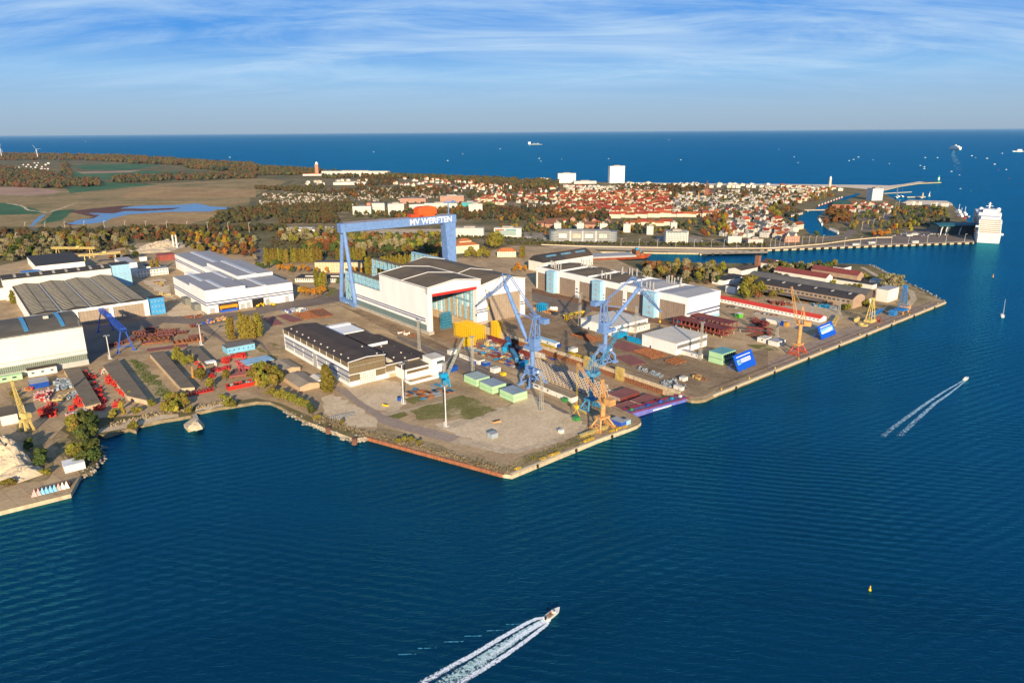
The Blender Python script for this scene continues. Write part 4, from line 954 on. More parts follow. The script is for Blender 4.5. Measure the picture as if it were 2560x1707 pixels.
pb(tr, 'machine_house', mat('darker_orange', (0.62, 0.07, 0.015), .6), 88, -5, 97.5, 105, 5, 101)
m = MB().beam((L_ - 5, 0, 96.6), (L_ - 5, 0, 113), 1.2).beam((L_ - 11, 0, 112.5), (L_ + 6, 0, 113), 1.4).beam((L_ - 5, 0, 116), (L_ + 6, 0, 113), .4).beam((L_ - 5, 0, 116), (L_ - 11, 0, 112.5), .4); m.build('service_crane', CRB, h)
text(h, 'MV WERFTEN', 10.0, (86, -4.35, 88.4), math.pi / 2, SIGNW)
pb(h, 'plate', SIGNW, L_ - 12, -6.9, 43, L_ - 6, -6.6, 46)
# level luffing double link cranes of the building dock
def luffing(label, P, phi, piv, top, tip, rear, at_, cw, coltop, ptop, mt):
    h = thing('dock_crane', label, 'dock crane', (P.x, P.y, GZ), 90 - phi)
    rot = math.radians(39 - (90 - phi))
    m = MB(); q = ptop
    for sx in (-1, 1):
        for sy in (-1, 1):
            m2 = MB().beam((sx * 3.2, sy * 3.2, q - 1.5), (sx * 7.2, sy * 5.2, q * .55), 1.5).beam((sx * 7.2, sy * 5.2, q * .55), (sx * 8, sy * 5.4, 2), 1.3).box(sx * 8 - 3, sy * 5.4 - .8, 0, sx * 8 + 3, sy * 5.4 + .8, 2.0)
            l = m2.build('leg', mt, h); l.rotation_euler[2] = rot
    m.box(-6, -4, q - 2.4, 6, 4, q).beam((-8, -5.4, 2.6), (8, -5.4, 2.6), .8).beam((-8, 5.4, 2.6), (8, 5.4, 2.6), .8).beam((-3, -5, q - 2), (3, -5.4, 3), .5).beam((3, -5, q - 2), (-3, -5.4, 3), .5).box(-5.5, -3.5, q, -1.5, 3, q + 4)
    l = m.build('portal', mt, h); l.rotation_euler[2] = rot
    m = MB().box(1.5, -4.15, q - 2.1, 4.2, -4.02, q - .4); l = m.build('plate', SIGNW, h); l.rotation_euler[2] = rot
    m = MB().tube((0, 0, q), (0, 0, coltop), 1.95, 1.95, 16).tube((0, 0, coltop), (0, 0, coltop + 1.2), 1.95, 3.4, 16).tube((0, 0, coltop - .5), (0, 0, coltop), 2.6, 2.6, 16); m.build('column', mt, h)
    z = coltop + 1.2
    m = MB().box(-7, -4, z, 6, 4, z + 3).box(-6, -3.2, z + 3, 1, 3.2, z + 8.5).prof([(-6, z + 8.5), (1, z + 8.5), (0, z + 9.6), (-5, z + 9.6)], -3.2, 3.2); m.build('machine_house', mt, h)
    m = MB().box(3.5, -5.8, z + 1, 7, -3.4, z + 4); c_ = m.build('cab', mt, h); MB().box(7.0, -5.6, z + 2, 7.1, -3.6, z + 3.6).build('window', GLASS, c_)
    za = at_[1]
    m = MB()
    for s in (-1, 1):
        m.beam((-5.5, 3 * s, z + 5), (at_[0], 1.5 * s, za), .8).beam((2, 3 * s, z + 5), (at_[0] + 3, 1.5 * s, za), .8).beam((-2, 3 * s, z + 8), (at_[0] + 1, 1.5 * s, za), .35)
        for k in range(4):
            t0, t1 = k / 4, (k + 1) / 4
            a = Vector((-5.5, 3 * s, z + 5)).lerp(Vector((at_[0], 1.5 * s, za)), t0); b_ = Vector((2, 3 * s, z + 5)).lerp(Vector((at_[0] + 3, 1.5 * s, za)), t1)
            m.beam(a, b_, .4)
    m.beam((-4, 3, z + 14), (-4, -3, z + 14), .5).box(at_[0] - .5, -2.6, za - .4, at_[0] + 3.5, 2.6, za + .5)
    m.build('tower_frame', mt, h)
    m = MB().box(cw[0], -2.8, cw[1] - 2.2, cw[0] + 6.5, 2.8, cw[1] + 1.6).beam((cw[0] + 6, 2, cw[1]), (at_[0] + 8, 1.6, za + 1), .9).beam((cw[0] + 6, -2, cw[1]), (at_[0] + 8, -1.6, za + 1), .9); m.build('counterweight', mt, h)
    d = Vector((top[0] - piv[0], 0, top[1] - piv[1]))
    a, b_ = Vector((piv[0], 0, piv[1])), Vector((top[0], 0, top[1]))
    c1, c2 = a + d * .10, a + d * .86
    m = MB().tube(a, c1, .6, 1.5, 12).tube(c1, a + d * .5, 1.5, 1.75, 12).tube(a + d * .5, c2, 1.75, 1.5, 12).tube(c2, c2 + d * .05, 1.5, 2.1, 12).tube(c2 + d * .05, b_, 2.1, .9, 12).beam(a - Vector((0, 2.4, 0)), a + Vector((0, 2.4, 0)), 1.6)
    for k in range(7): m.beam(a + d * (k / 7) + Vector((0, 0, 2.1)), a + d * ((k + 1) / 7) + Vector((0, 0, 2.1)), .16)
    m.build('boom', mt, h)
    f = Vector((tip[0], 0, tip[1])); r = Vector((rear[0], 0, rear[1]))
    pk = b_ + Vector((2.5, 0, 7.5))
    m = MB().truss(b_, f, 2.6, 9, .42, 0, .35).truss(b_, r, 2.4, 4, .5, 0, .7).beam(b_, pk, .6).beam(pk, f, .3).beam(pk, r, .35).tube(f - Vector((0, .8, 0)), f + Vector((0, .8, 0)), 1.1, 1.1, 10); m.build('jib', mt, h)
    m = MB().beam((at_[0] + 2, .9, za + .5), r + Vector((0, .9, 0)), .55).beam((at_[0] + 2, -.9, za + .5), r - Vector((0, .9, 0)), .55); m.build('tie_rod', mt, h)
    k = a + d * .45
    m = MB().beam((at_[0] + 3, 1, za - 3), k + Vector((0, 1, 1)), .45).beam((at_[0] + 3, -1, za - 3), k + Vector((0, -1, 1)), .45); m.build('luffing_strut', mt, h)
    m = MB()
    for s in (-.5, .5): m.beam(f + Vector((0, s, -1)), f + Vector((0, s, -9)), .1)
    m.box(f.x - .6, -.6, f.z - 11, f.x + .6, .6, f.z - 9); m.build('hook_block', YEL, h)
    return h
luffing('blue luffing dock crane with its boom raised towards the big hall', at(7, 188, 1325), -39, (6.7, 36), (35.8, 79.1), (58.6, 63.2), (28.6, 86), (-6, 58.5), (-17, 56.7), 29.0, 12.5, CRB)
luffing('blue luffing dock crane leaning its boom to the right before the row of doors', at(7, 850, 1130), 51, (5, 34.5), (42, 62.5), (73.9, 35.5), (33.3, 73.8), (-5, 55.5), (-17, 57.0), 27.5, 14.0, CRB)
# lattice boom quay cranes
def quay_crane(label, P, phi, legm, mt, ptop, coltop, foot, tip, atop, legs=4):
    h = thing('quay_crane', label, 'quay crane', (P.x, P.y, GZ), 90 - phi)
    rot = math.radians(39 - (90 - phi)); q = ptop
    for sx in (-1, 1):
        m = MB()
        for sy in (-1, 1):
            m.beam((sx * 3.2, sy * 1.6, q - .5), (sx * 7, sy * 4.6, 1.6), 1.0)
            m.beam((sx * 5, sy * 3.1, q * .5), (sx * 6.8, -sy * 1.5, 2), .4)
        m.beam((sx * 7, -5.4, 1.6), (sx * 7, 5.4, 1.6), 1.2).beam((sx * 5.2, -3.2, q * .5), (sx * 5.2, 3.2, q * .5), .6)
        for y in (-4.6, -2.8, 2.8, 4.6): m.box(sx * 7 - .6, y - .8, 0, sx * 7 + .6, y + .8, 1.4)
        l = m.build('leg', legm, h); l.rotation_euler[2] = rot
    l = MB().box(-4.4, -3, q - 1, 4.4, 3, q + .6).build('portal', mt, h); l.rotation_euler[2] = rot
    MB().tube((0, 0, q + .6), (0, 0, coltop), 1.75, 1.75, 14).tube((0, 0, coltop - .6), (0, 0, coltop), 2.6, 2.6, 14).build('column', mt, h)
    z = coltop
    MB().box(-9, -2.8, z, 3.5, 2.8, z + 1).box(-9, -2.6, z + 1, -3, 2.6, z + 4.4).build('machine_house', mt, h)
    m = MB().box(2.5, -3.8, z + 1, 5.2, -1.4, z + 3.6); c_ = m.build('cab', mt, h); MB().box(5.2, -3.6, z + 1.9, 5.3, -1.6, z + 3.3).build('window', GLASS, c_)
    m = MB()
    for s in (-1, 1):
        m.beam((1.5, 1.9 * s, z), (atop[0], .8 * s, atop[1]), .5).beam((-5, 1.9 * s, z + 1), (atop[0], .8 * s, atop[1]), .4).beam((-1.8, 1.9 * s, z + 1), (atop[0] - .8, .9 * s, atop[1] - 4), .3)
    for k in range(4):
        zz = z + (atop[1] - z) * (k + .5) / 4.5; m.beam((1.6, -1.4, zz), (1.6, 1.4, zz), .3)
    m.box(atop[0] - .8, -1.2, atop[1] - .4, atop[0] + .8, 1.2, atop[1] + .6); m.build('tower_frame', mt, h)
    m = MB().truss((foot[0], 0, foot[1]), (tip[0], 0, tip[1]), 2.4, 10, .27, 0, .5); m.build('boom', mt, h)
    m = MB().beam((atop[0], .5, atop[1]), (tip[0], .5, tip[1]), .16).beam((atop[0], -.5, atop[1]), (tip[0], -.5, tip[1]), .16); m.build('stay_rope', GREYS, h)
    return h, tip
h, tp = quay_crane('apricot quay crane with lattice boom standing at the near quay corner', at(11, 830, 702), -39, CRO, CRO, 9, 19.5, (5, 22.5), (25.7, 41.2), (1.5, 35))
m = MB()
for s in (-.6, .6): m.beam((25.7, s, 41), (25.7, s, 9), .12)
m.box(24.6, -1, 7, 26.8, 1, 9.4).beam((25.7, 0, 7), (22.5, 0, 2), .3).beam((25.7, 0, 7), (28.9, 0, 2), .3); m.build('hook_block', YEL, h)
quay_crane('apricot quay crane with red legs on the right quay beside the billboards', at(8, 270, 1042), -60, CRR, CRO, 9.5, 27.5, (3.5, 30), (11.2, 62), (-.5, 44))
h, tp = quay_crane('turquoise slewing crane standing at the dock side behind the apricot crane', at('c', 1390, 965), 65, CRT, CRT, 9, 27, (3, 30), (26, 62), (0, 42))
MB().tube((0, 0, 27.2), (0, 0, 29.5), 5.4, 4.2, 12).build('turntable', CRT, h)
# small cyan crane and others
def small_crane(label, P, phi, mt, jm, sc, tip):
    h = thing('portal_crane', label, 'portal crane', (P.x, P.y, GZ), 90 - phi)
    for sx in (-1, 1):
        for sy in (-1, 1): MB().beam((sx * 1.6 * sc, sy * 1.4 * sc, 7 * sc), (sx * 3 * sc, sy * 2.4 * sc, 0), 1.0 * sc).build('leg', mt, h)
    MB().box(-2.6 * sc, -2.2 * sc, 6.4 * sc, 2.6 * sc, 2.2 * sc, 7.6 * sc).box(-1.2 * sc, -1.2 * sc, 7.6 * sc, 1.2 * sc, 1.2 * sc, 9 * sc).build('portal', mt, h)
    MB().box(-5 * sc, -1.6 * sc, 9 * sc, 2 * sc, 1.6 * sc, 12 * sc).build('machine_house', mt, h)
    MB().truss((1.5 * sc, 0, 9.6 * sc), (tip[0], 0, tip[1]), 1.7 * sc, 12, .3 * sc, 0, .5).build('jib', jm, h)
    MB().beam((-2 * sc, 0, 12 * sc), (-1.4 * sc, 0, 17 * sc), .5 * sc).beam((-1.4 * sc, 0, 17 * sc), (tip[0], 0, tip[1]), .15).build('stay_mast', jm, h)
    return h
small_crane('small bright blue portal crane with a grey lattice jib beside the white annex', at('q', 1130, 785), 51, CRL, mat('grey_jib', (0.34, 0.36, 0.30), .6), 1.0, (19.5, 38))
small_crane('pale yellow portal crane with upright lattice jib in the left foreground yard', at(9, 250, 722), -65, CRY, CRY, 1.15, (5.5, 36.5))
def gantry(label, o, L_, ht, mt, ang, name='gantry_crane', wide=6, over=6):
    h = thing(name, label, 'gantry crane', (o.x, o.y, GZ), ang)
    for y in (-1.6, 1.6): MB().truss((-over, y, ht), (L_ + over, y, ht), 2.0, max(6, int(L_ / 5)), .5).build('girder', mt, h)
    MB().box(-over, -2.4, ht + 1, -over + .8, 2.4, ht + 2).box(L_ + over - .8, -2.4, ht + 1, L_ + over, 2.4, ht + 2).box(L_ * .6, -2.2, ht + 1.1, L_ * .6 + 5, 2.2, ht + 3.4).build('trolley', mt, h)
    for x in (0, L_):
        for s in (-1, 1): MB().beam((x, 1.8 * s, ht - 1), (x, wide * s, .8), 1.0).box(x - .9, wide * s - 1.6, 0, x + .9, wide * s + 1.6, 1).build('leg', mt, h)
        MB().beam((x, -wide * .8, ht * .25), (x, wide * .8, ht * .25), .7).build('cross_beam', mt, h)
    return h
BLG = mat('ultramarine_paint', (0.035, 0.11, 0.50), 0.5, 0.1)
g0 = at(5, 1158, 1025)
gantry('blue yard gantry crane striding over the rust red plates in the shade', g0, 96, 22, BLG, ANG + 90, wide=7, over=5)
gA = at(5, 540, 165)
gantry('cream gantry crane with a long lattice girder over the stockyard, farther of the two', gA, 58, 17, CRY, -3, over=9)
gantry('cream gantry crane with a short girder over the stockyard, nearer of the two', at(5, 792, 250), 42, 19, CRY, 30, over=8)
# dismantled cranes on the right quay
h = thing('crane_tower', 'yellow tower frame of a dismantled crane on the right quay', 'crane part', at(8, 935, 752), ANG)
m = MB()
for s in (-1, 1): m.beam((-4, 3 * s, 3), (-.6, 1 * s, 25), .7).beam((4, 3 * s, 3), (.8, 1 * s, 25), .7)
for k in range(5):
    f = k / 5; m.beam((-4 + 3.4 * f, -3 + 2 * f, 3 + 22 * f), (4 - 3.2 * f, -3 + 2 * f, 3 + 22 * f), .4).beam((-4 + 3.4 * f, 3 - 2 * f, 3 + 22 * f), (4 - 3.2 * f, 3 - 2 * f, 3 + 22 * f), .4)
m.box(-1.5, -1.5, 24.5, 1.5, 1.5, 26.5).box(-6, -4, .4, 6, 4, 3); m.build('tower', CRY, h)
m = MB().truss((4, -7, 2), (14, -3, 2.5), 3.4, 4, .6); m.build('red_bogie', CRR, h)
h = thing('crane_tower', 'blue tower frame of a dismantled crane near the quay tip', 'crane part', at(8, 1225, 672), ANG)
m = MB()
for s in (-1, 1): m.beam((-4, 3 * s, 6), (-1, 1 * s, 30), .7).beam((4, 3 * s, 6), (1, 1 * s, 30), .7)
for k in range(5):
    f = k / 5; m.beam((-4 + 3 * f, -3 + 2 * f, 6 + 24 * f), (4 - 3 * f, -3 + 2 * f, 6 + 24 * f), .4)
m.box(-2, -2, 29, 2, 2, 32).box(-8, -5, 4, 6, 5, 6); m.build('tower', mat('mid_blue_paint', (0.03, 0.2, 0.5), .6, .15), h)
m = MB().box(3, -4, 3.4, 13, 4, 7.5)
for x, y in ((-6, -4), (-6, 4), (10, -3), (10, 3)): m.beam((x, y, 0), (x, y, 4), 1.2)
m.build('deck', CRO, h)
tag(MB().truss((0, 0, 1.8), (40, 0, 1.8), 3, 10, .6, 0, .6).box(0, -1.4, .4, 40, 1.4, .8).build('crane_boom', CRY, None, at(8, 600, 785), 60), 'pale yellow crane boom lying on the ground behind the far billboard', 'crane part')
m = MB()
for k in range(16):
    a0, a1 = 2 * math.pi * k / 16, 2 * math.pi * (k + 1) / 16
    m.beam((4 * math.cos(a0), 4 * math.sin(a0), .9), (4 * math.cos(a1), 4 * math.sin(a1), .9), 1.9, 1.5)
tag(m.build('slewing_ring', CRY, None, at(8, 870, 785)), 'pale yellow slewing ring lying on the right quay', 'crane part')
tag(MB().tube((-5, 0, 2.2), (5, 0, 2.2), 2.2, 2.2, 14).tube((5, 0, 2.2), (5.4, 0, 2.2), 1.6, 1.6, 12, 1).build('crane_column', [CRY, DARK], None, at(8, 815, 745), 55), 'short yellow column section lying beside the yellow tower frame', 'crane part')
tag(MB().truss((0, 0, 2), (34, 0, 2.6), 3.6, 9, .6, 0, .7).box(0, -1.5, .3, 30, 1.5, .9).build('crane_boom', MATS['mid_blue_paint'], None, at(8, 940, 705), 42), 'blue crane boom lying between the yellow and blue tower frames', 'crane part')
tag(MB().box(-4, -3, 0, 4, 3, 4).prof([(-4, 4), (4, 4), (2, 6), (-3, 6)], -3, 3).build('machine_house', MATS['mid_blue_paint'], None, at(8, 1145, 690), ANG), 'blue machine house set down left of the blue tower frame', 'crane part')
# ---------------------------------------------------------------- light masts
def mast(label, C, T, lattice=True):
    P_ = at(*C); ht = hat(P_, *T) - GZ
    h = thing('light_mast', label, 'light mast', P_, ANG, 'tall light masts of the yard')
    if lattice: MB().truss((0, 0, 0), (0, 0, ht), 2.0, int(ht / 2.4), .28, 0, .7).box(-2, -2, 0, 2, 2, .5).build('pole', mat('galvanised_lattice', (0.40, 0.37, 0.31), .6, .1), h)
    else: MB().tube((0, 0, 0), (0, 0, ht), .55, .38, 10).box(-1.5, -1.5, 0, 1.5, 1.5, .5).tube((-1.2, .5, 0), (-1.2, .5, 4), .3, .3, 6).build('pole', mat('white_mast', (0.66, 0.64, 0.6), .5), h)
    m = MB().box(-2.4, -.25, ht, 2.4, .25, ht + .4).box(-.25, -2.4, ht, .25, 2.4, ht + .4)
    for x in (-2.2, -1.1, 1.1, 2.2): m.box(x - .35, -.9, ht - .1, x + .35, -.3, ht + .7).box(-.9, x - .35, ht - .1, -.3, x + .35, ht + .7)
    m.build('lamp_head', GREYS, h)
mast('white tube light mast in front of the white annex', (10, 1355, 472), (10, 1345, 110), False)
mast('white tube light mast at the near edge of the grass lot', (10, 1745, 682), (10, 1722, 310), False)
mast('lattice light mast beside the hall side of the dark roofed workshop', (6, 1500, 1010), (6, 1482, 730))
mast('lattice light mast behind the first mint green module stack', (6, 1990, 1220), (6, 1985, 890))
mast('lattice light mast standing on the bare lot in front of the long white hut', (11, 270, 532), (11, 276, 172))
mast('lattice light mast at the left end of the farther flat white shed', (7, 620, 782), (7, 630, 490))
mast('lattice light mast between the two flat white sheds', (7, 1130, 912), (7, 1136, 612))
mast('lattice light mast at the corner of the nearer flat white shed', (7, 1725, 1095), (7, 1737, 757))
mast('lattice light mast behind the small bright blue portal crane', ('q', 1118, 760), ('q', 1118, 345))
mast('slim white light mast left of the blue yard gantry', (5, 1012, 1090), (5, 980, 880), False)
mast('slim white light mast among the rust red plates', (5, 1850, 962), (5, 1826, 775), False)
mast('lattice light mast before the pinkish brick hall', (8, 650, 672), (8, 660, 545))
mast('lattice light mast behind the red roofed barrack', (8, 390, 700), (8, 398, 640))
mast('lattice light mast beside the grass strip near the right quay', ('f', 1040, 890), ('f', 1062, 620))
# ---------------------------------------------------------------- signs
def billboard(label, bl, br, tl, kindp):
    A, B = at(*bl, z=GZ + .8), at(*br, z=GZ + .8)
    e = B - A; wd = e.length; ang = math.degrees(math.atan2(e.y, e.x))
    nrm = Vector((-e.y, e.x, 0)).normalized()
    d = ray(*tl); k = d[0] / d[1]
    t = (A.y * k - A.x) / (nrm.x - nrm.y * k)
    y = A.y + nrm.y * t; zt = H + d[2] * y / d[1] - A.z
    h = thing('billboard', label, 'billboard', A, ang)
    L_ = math.hypot(t, zt); tilt = math.atan2(t, zt)
    p = MB().box(0, -.2, 0, wd, .2, L_).build('panel', mat('billboard_blue', (0.004, 0.085, 0.55), .5, .03), h); p.rotation_euler[0] = -tilt
    q = MB().box(0, .21, L_ - .8, wd, .5, L_ + .1).build('top_edge', BLUE, h); q.rotation_euler[0] = -tilt
    for i in range(4):
        x = wd * (i + .5) / 4
        MB().beam((x, t * .8, zt * .8), (x, t * .8 + zt * .55, -.6), .4).beam((x, .3, -.4), (x, t * .8 + zt * .55, -.6), .35).box(x - .6, -.6, -.8, x + .6, .6, 0).build('strut', BLG, h)
    m = MB()
    def bar(x0, x1, z0, z1, mm=0): m.box(wd * x0, -.27, L_ * z0, wd * x1, -.21, L_ * z1, mm)
    if kindp == 0:
        rr = random.Random(4); x = .12
        while x < .86:
            w_ = rr.uniform(.02, .06); bar(x, x + w_, .80, .85); x += w_ + .008
        bar(.10, .27, .36, .66, 1); bar(.14, .24, .42, .60)
        for z in (.60, .51, .42):
            x = .30
            while x < .80:
                w_ = rr.uniform(.03, .07); bar(x, x + w_, z, z + .055); x += w_ + .01
    else:
        rr = random.Random(5); x = .14
        while x < .80:
            w_ = rr.uniform(.03, .06); bar(x, x + w_, .80, .86); x += w_ + .008
        bar(.10, .92, .34, .72, 1)
        m.add([(wd * a, -.3, L_ * b_) for a, b_ in ((.12, .36), (.66, .36), (.88, .52), (.80, .58), (.62, .60), (.56, .52), (.12, .50))], [tuple(range(7))], 0)
    s = m.build('lettering', [SIGNW, mat('pale_sky_print', (0.22, 0.50, 0.78), .5, .1, .2)], h); s.rotation_euler[0] = -tilt
billboard('tilted blue billboard with rows of white lettering near the mint green modules', ('f', 335, 1535), ('f', 665, 1392), ('f', 232, 1248), 0)
billboard('tilted blue billboard with a white ship picture behind the red legged crane', ('f', 1865, 945), ('f', 2128, 835), ('f', 1778, 708), 1)
# ---------------------------------------------------------------- cabins and containers
def cabin(label, C, w_, d_, ht, wm, rm, ang=ANG, name='site_cabin', cat='cabin', wins=(), door=None, group=None, z=GZ):
    o = at(*C, z=z)
    h = thing(name, label, cat, o, ang, group)
    m = MB().box(0, 0, 0, w_, d_, ht)
    if name == 'container':
        n_ = int(d_ / .8)
        for i in range(n_): m.box(-.06, i * .8 + .1, .2, 0, i * .8 + .45, ht - .2)
    m.build('body', wm, h)
    MB().box(-.12, -.12, ht, w_ + .12, d_ + .12, ht + .14).build('roof', rm, h)
    for f, a, b_ in wins:
        if f == 'x': MB().box(-.08, a, ht * .45, 0, b_, ht * .8).build('window', GLASS, h)
        else: MB().box(a, -.08, ht * .45, b_, 0, ht * .8).build('window', GLASS, h)
    if door:
        f, a = door
        (MB().box(-.08, a, 0, 0, a + 1.1, 2.1) if f == 'x' else MB().box(a, -.08, 0, a + 1.1, 0, 2.1)).build('door', GREYW, h)
    return h
WH = mat('white_cabin', (0.74, 0.70, 0.62), .7, .06, .3); CR = ROOFL; GR = ROOFG
cabin('white cabin on the bare apron near the dock gate corner', (11, 1575, 272), 5.5, 4.5, 3, WH, CR, door=('x', 1.5))
cabin('white cabin with a red mark beside the dock gate end', (11, 1555, 360), 3.5, 8, 3, WH, CR, door=('x', 2))
cabin('long white hut with a fawn flat roof beside the dock keel blocks', (11, 545, 468), 7, 47, 4, WH, mat('fawn_felt', (0.33, 0.24, 0.14), .9), wins=(('x', 4, 9), ('x', 26, 28), ('x', 33, 35), ('x', 38, 43)), door=('x', 16))
cabin('white hut with a brown flat roof and a row of windows at the dock edge', ('q', 1735, 385), 7, 30, 4, WH, mat('fawn_felt', (0.33, 0.24, 0.14)), wins=(('x', 14, 15), ('x', 16.5, 17.5), ('x', 19, 20), ('x', 22, 23)), door=('x', 25))
cabin('white cabin with a navy side on the crane road above the white hut', ('q', 1215, 205), 8, 5, 4, WH, CR)
cabin('small white cabin between the blue container and the yellow crate', ('q', 2020, 540), 7, 6, 4, WH, CR)
cabin('deep blue container at the end of the brown roofed white hut', ('q', 1850, 415), 6.2, 6, 3.2, BLUE, GR, name='container', cat='container')
cabin('small deep blue box beside the window row hut', ('q', 1668, 372), 2.6, 2.6, 2.2, BLUE, BLUE, name='container', cat='container')
cabin('blue container behind the bright blue portal crane', ('q', 1215, 520), 8, 4, 4, BLUE, BLUE, name='container', cat='container')
tag(MB().box(-1.8, -1.8, .3, 1.8, 1.8, 2.4).box(-2, -2, 2.4, 2, 2, 2.7).beam((-1.6, -1.6, 0), (-1.6, -1.6, .4), .5).build('crate', YEL, None, at('q', 2185, 575), ANG), 'yellow steel crate right of the white cabin by the mint modules', 'crate')
cabin('long white hut with pale blue roof edge behind the first blue crane', ('b', 350, 1385), 6, 30, 4, WH, LBLUE, wins=(('x', 20, 22), ('x', 10, 12)), door=('x', 6))
cabin('dark blue container joined to the end of the pale blue edged hut', ('b', 405, 1385), 4, 4, 2.8, BLUE, BLUE, name='container', cat='container')
cabin('white cabin beside the yellow rack on the dock edge', ('b', 668, 1490), 7, 6, 4, WH, CR)
cabin('sea blue container at the corner of the farther flat white shed', ('b', 1500, 1225), 14, 7, 4.4, CYAN, CYAN, name='container', cat='container')
cabin('sea blue container leaning on the nearer flat white shed', ('b', 1950, 1340), 3.5, 20, 4.4, CYAN, CYAN, name='container', cat='container')
cabin('row of cream cabins with ribbed roofs between the flat white sheds', ('b', 1800, 1120), 24, 7, 6, CREAM, stripes('ribbed_cabin_roof', (.42, .36, .26), (.3, .25, .18), 3, .5, 0), wins=(('y', 3, 4), ('y', 7, 8), ('y', 11, 12), ('y', 15, 16), ('y', 19, 20)))
cabin('grey white cabin row along the nearer flat white shed', (7, 1720, 1095), 5, 22, 4, WH, GR, wins=(('x', 3, 4), ('x', 8, 9)))
cabin('sea blue container under the striped end wall of the row hall', (7, 1520, 790), 8, 4, 4, CYAN, CYAN, name='container', cat='container')
cabin('bright green container pair on the lawn right of the row hall', ('f', 345, 555), 8, 5, 4.4, mat('lime_green', (0.12, 0.5, 0.04), .6), WH, name='container', cat='container')
cabin('long white container row behind the red hull block', ('f', 1120, 690), 7, 18, 4.2, WH, GR, cat='container', name='container')
cabin('blue container between the white row and the ochre one', ('f', 1160, 705), 4, 4.6, 4.2, BLUE, BLUE, name='container', cat='container')
cabin('ochre container at the end of the white container row', ('f', 1215, 715), 6, 4.6, 4.2, mat('ochre_paint', (0.6, 0.3, 0.05), .7), CRO, name='container', cat='container')
cabin('dark windowed white cabin by the rusty plate near the right quay', ('f', 830, 1015), 6, 9, 4.4, WH, CR, wins=(('x', 3, 4.5),))
cabin('white cabin standing just behind the dark windowed one', ('f', 880, 985), 6, 7, 4, WH, CR)
cabin('white and pale blue cabin beside the red legged crane', ('f', 1050, 1080), 14, 10, 4.6, WH, GR, wins=(('y', 3, 6), ('y', 8, 11)))
cabin('grey and blue container pair on the bare lot in the foreground', (10, 2165, 800), 5.5, 5, 3.2, mat('grey_blue_box', (0.36, 0.42, 0.46), .6), GR, name='container', cat='container')
cabin('green skip container near the turning loop', (11, 590, 640), 4.2, 3.6, 2.6, GREEN, GREEN, name='container', cat='container')
cabin('green container beside the long white hut', (11, 490, 465), 3.2, 4.2, 2.6, GREEN, GREEN, name='container', cat='container')
cabin('bright blue container behind the apricot crane at the quay corner', (11, 1000, 690), 6, 10, 3.4, BLG, GR, name='container', cat='container')
cabin('small white and blue cabin attached to the bright blue quay container', (11, 1050, 672), 4.5, 3.2, 3.2, LBLUE, GR)
cabin('small white pump cabin on the turning loop', (11, 445, 752), 3.4, 2.6, 2.2, WH, WH)
cabin('grey roofed cabin with bright blue end among the left yard frames', (9, 285, 345), 13, 16, 4.5, BLUE, GR)
cabin('mint green cabin row at the left picture edge', (9, 0, 285), 16, 6, 4.5, MINT, MINT, wins=(('y', 2, 5), ('y', 9, 12)))
cabin('white shed with grey roof cut off by the left picture edge beside the yellow crane', (9, 20, 680), 10, 22, 7, WH, ROOFB)
cabin('white tented boat shelter on the lower left pier', (9, 600, 1115), 11, 10, 4.5, mat('white_tarpaulin', (.78, .76, .72), .7), mat('white_tarpaulin', (.78, .76, .72)), name='tent', cat='tent')
# mint green stacked modules
def modules(label, C, w_, d_, ht, roofm):
    h = thing('module_stack', label, 'module', at(*C), ANG, 'mint green module stacks')
    MB().box(0, 0, .2, w_, d_, ht * .48).build('lower_tier', MINT, h)
    MB().box(.05, .05, ht * .52, w_ - .05, d_ - .05, ht).build('upper_tier', MINT, h)
    m = MB()
    for i in range(4): m.box(w_ * i / 4 + .1, -.1, ht, w_ * (i + 1) / 4 - .1, d_ + .1, ht + .2)
    m.build('roof', roofm, h)
    MB().box(.3, .3, ht * .48, w_ - .3, d_ - .3, ht * .52).build('joint', DARK, h)
    return h
RB = mat('blue_grey_sheet', (0.27, 0.33, 0.38), .5, .12, .1)
modules('two tier mint green module stack with a patchy grey roof, farthest of the three', ('q', 1690, 787), 14, 17, 6, stripes('patchy_mint_roof', (.36, .46, .38), (.28, .33, .36), 5, .5, 1))
modules('two tier mint green module stack in the middle of the three', ('q', 1985, 922), 14, 17, 6.2, RB)
modules('two tier mint green module stack nearest the lattice mast and the quay', ('c', 255, 862), 14, 17, 6.4, RB)
h = modules('mint green module stack with dark open side behind the lettered billboard', ('f', 30, 1415), 20, 14, 10, mat('teal_sheet', (0.14, 0.36, 0.36), .5))
MB().box(1.5, -.1, 1, 19.5, .0, 4.4).box(1.5, -.1, 5.6, 19.5, 0, 9.2).build('open_side', stripes('open_racks', (.03, .05, .05), (.25, .45, .35), 3, .8, 0), h)
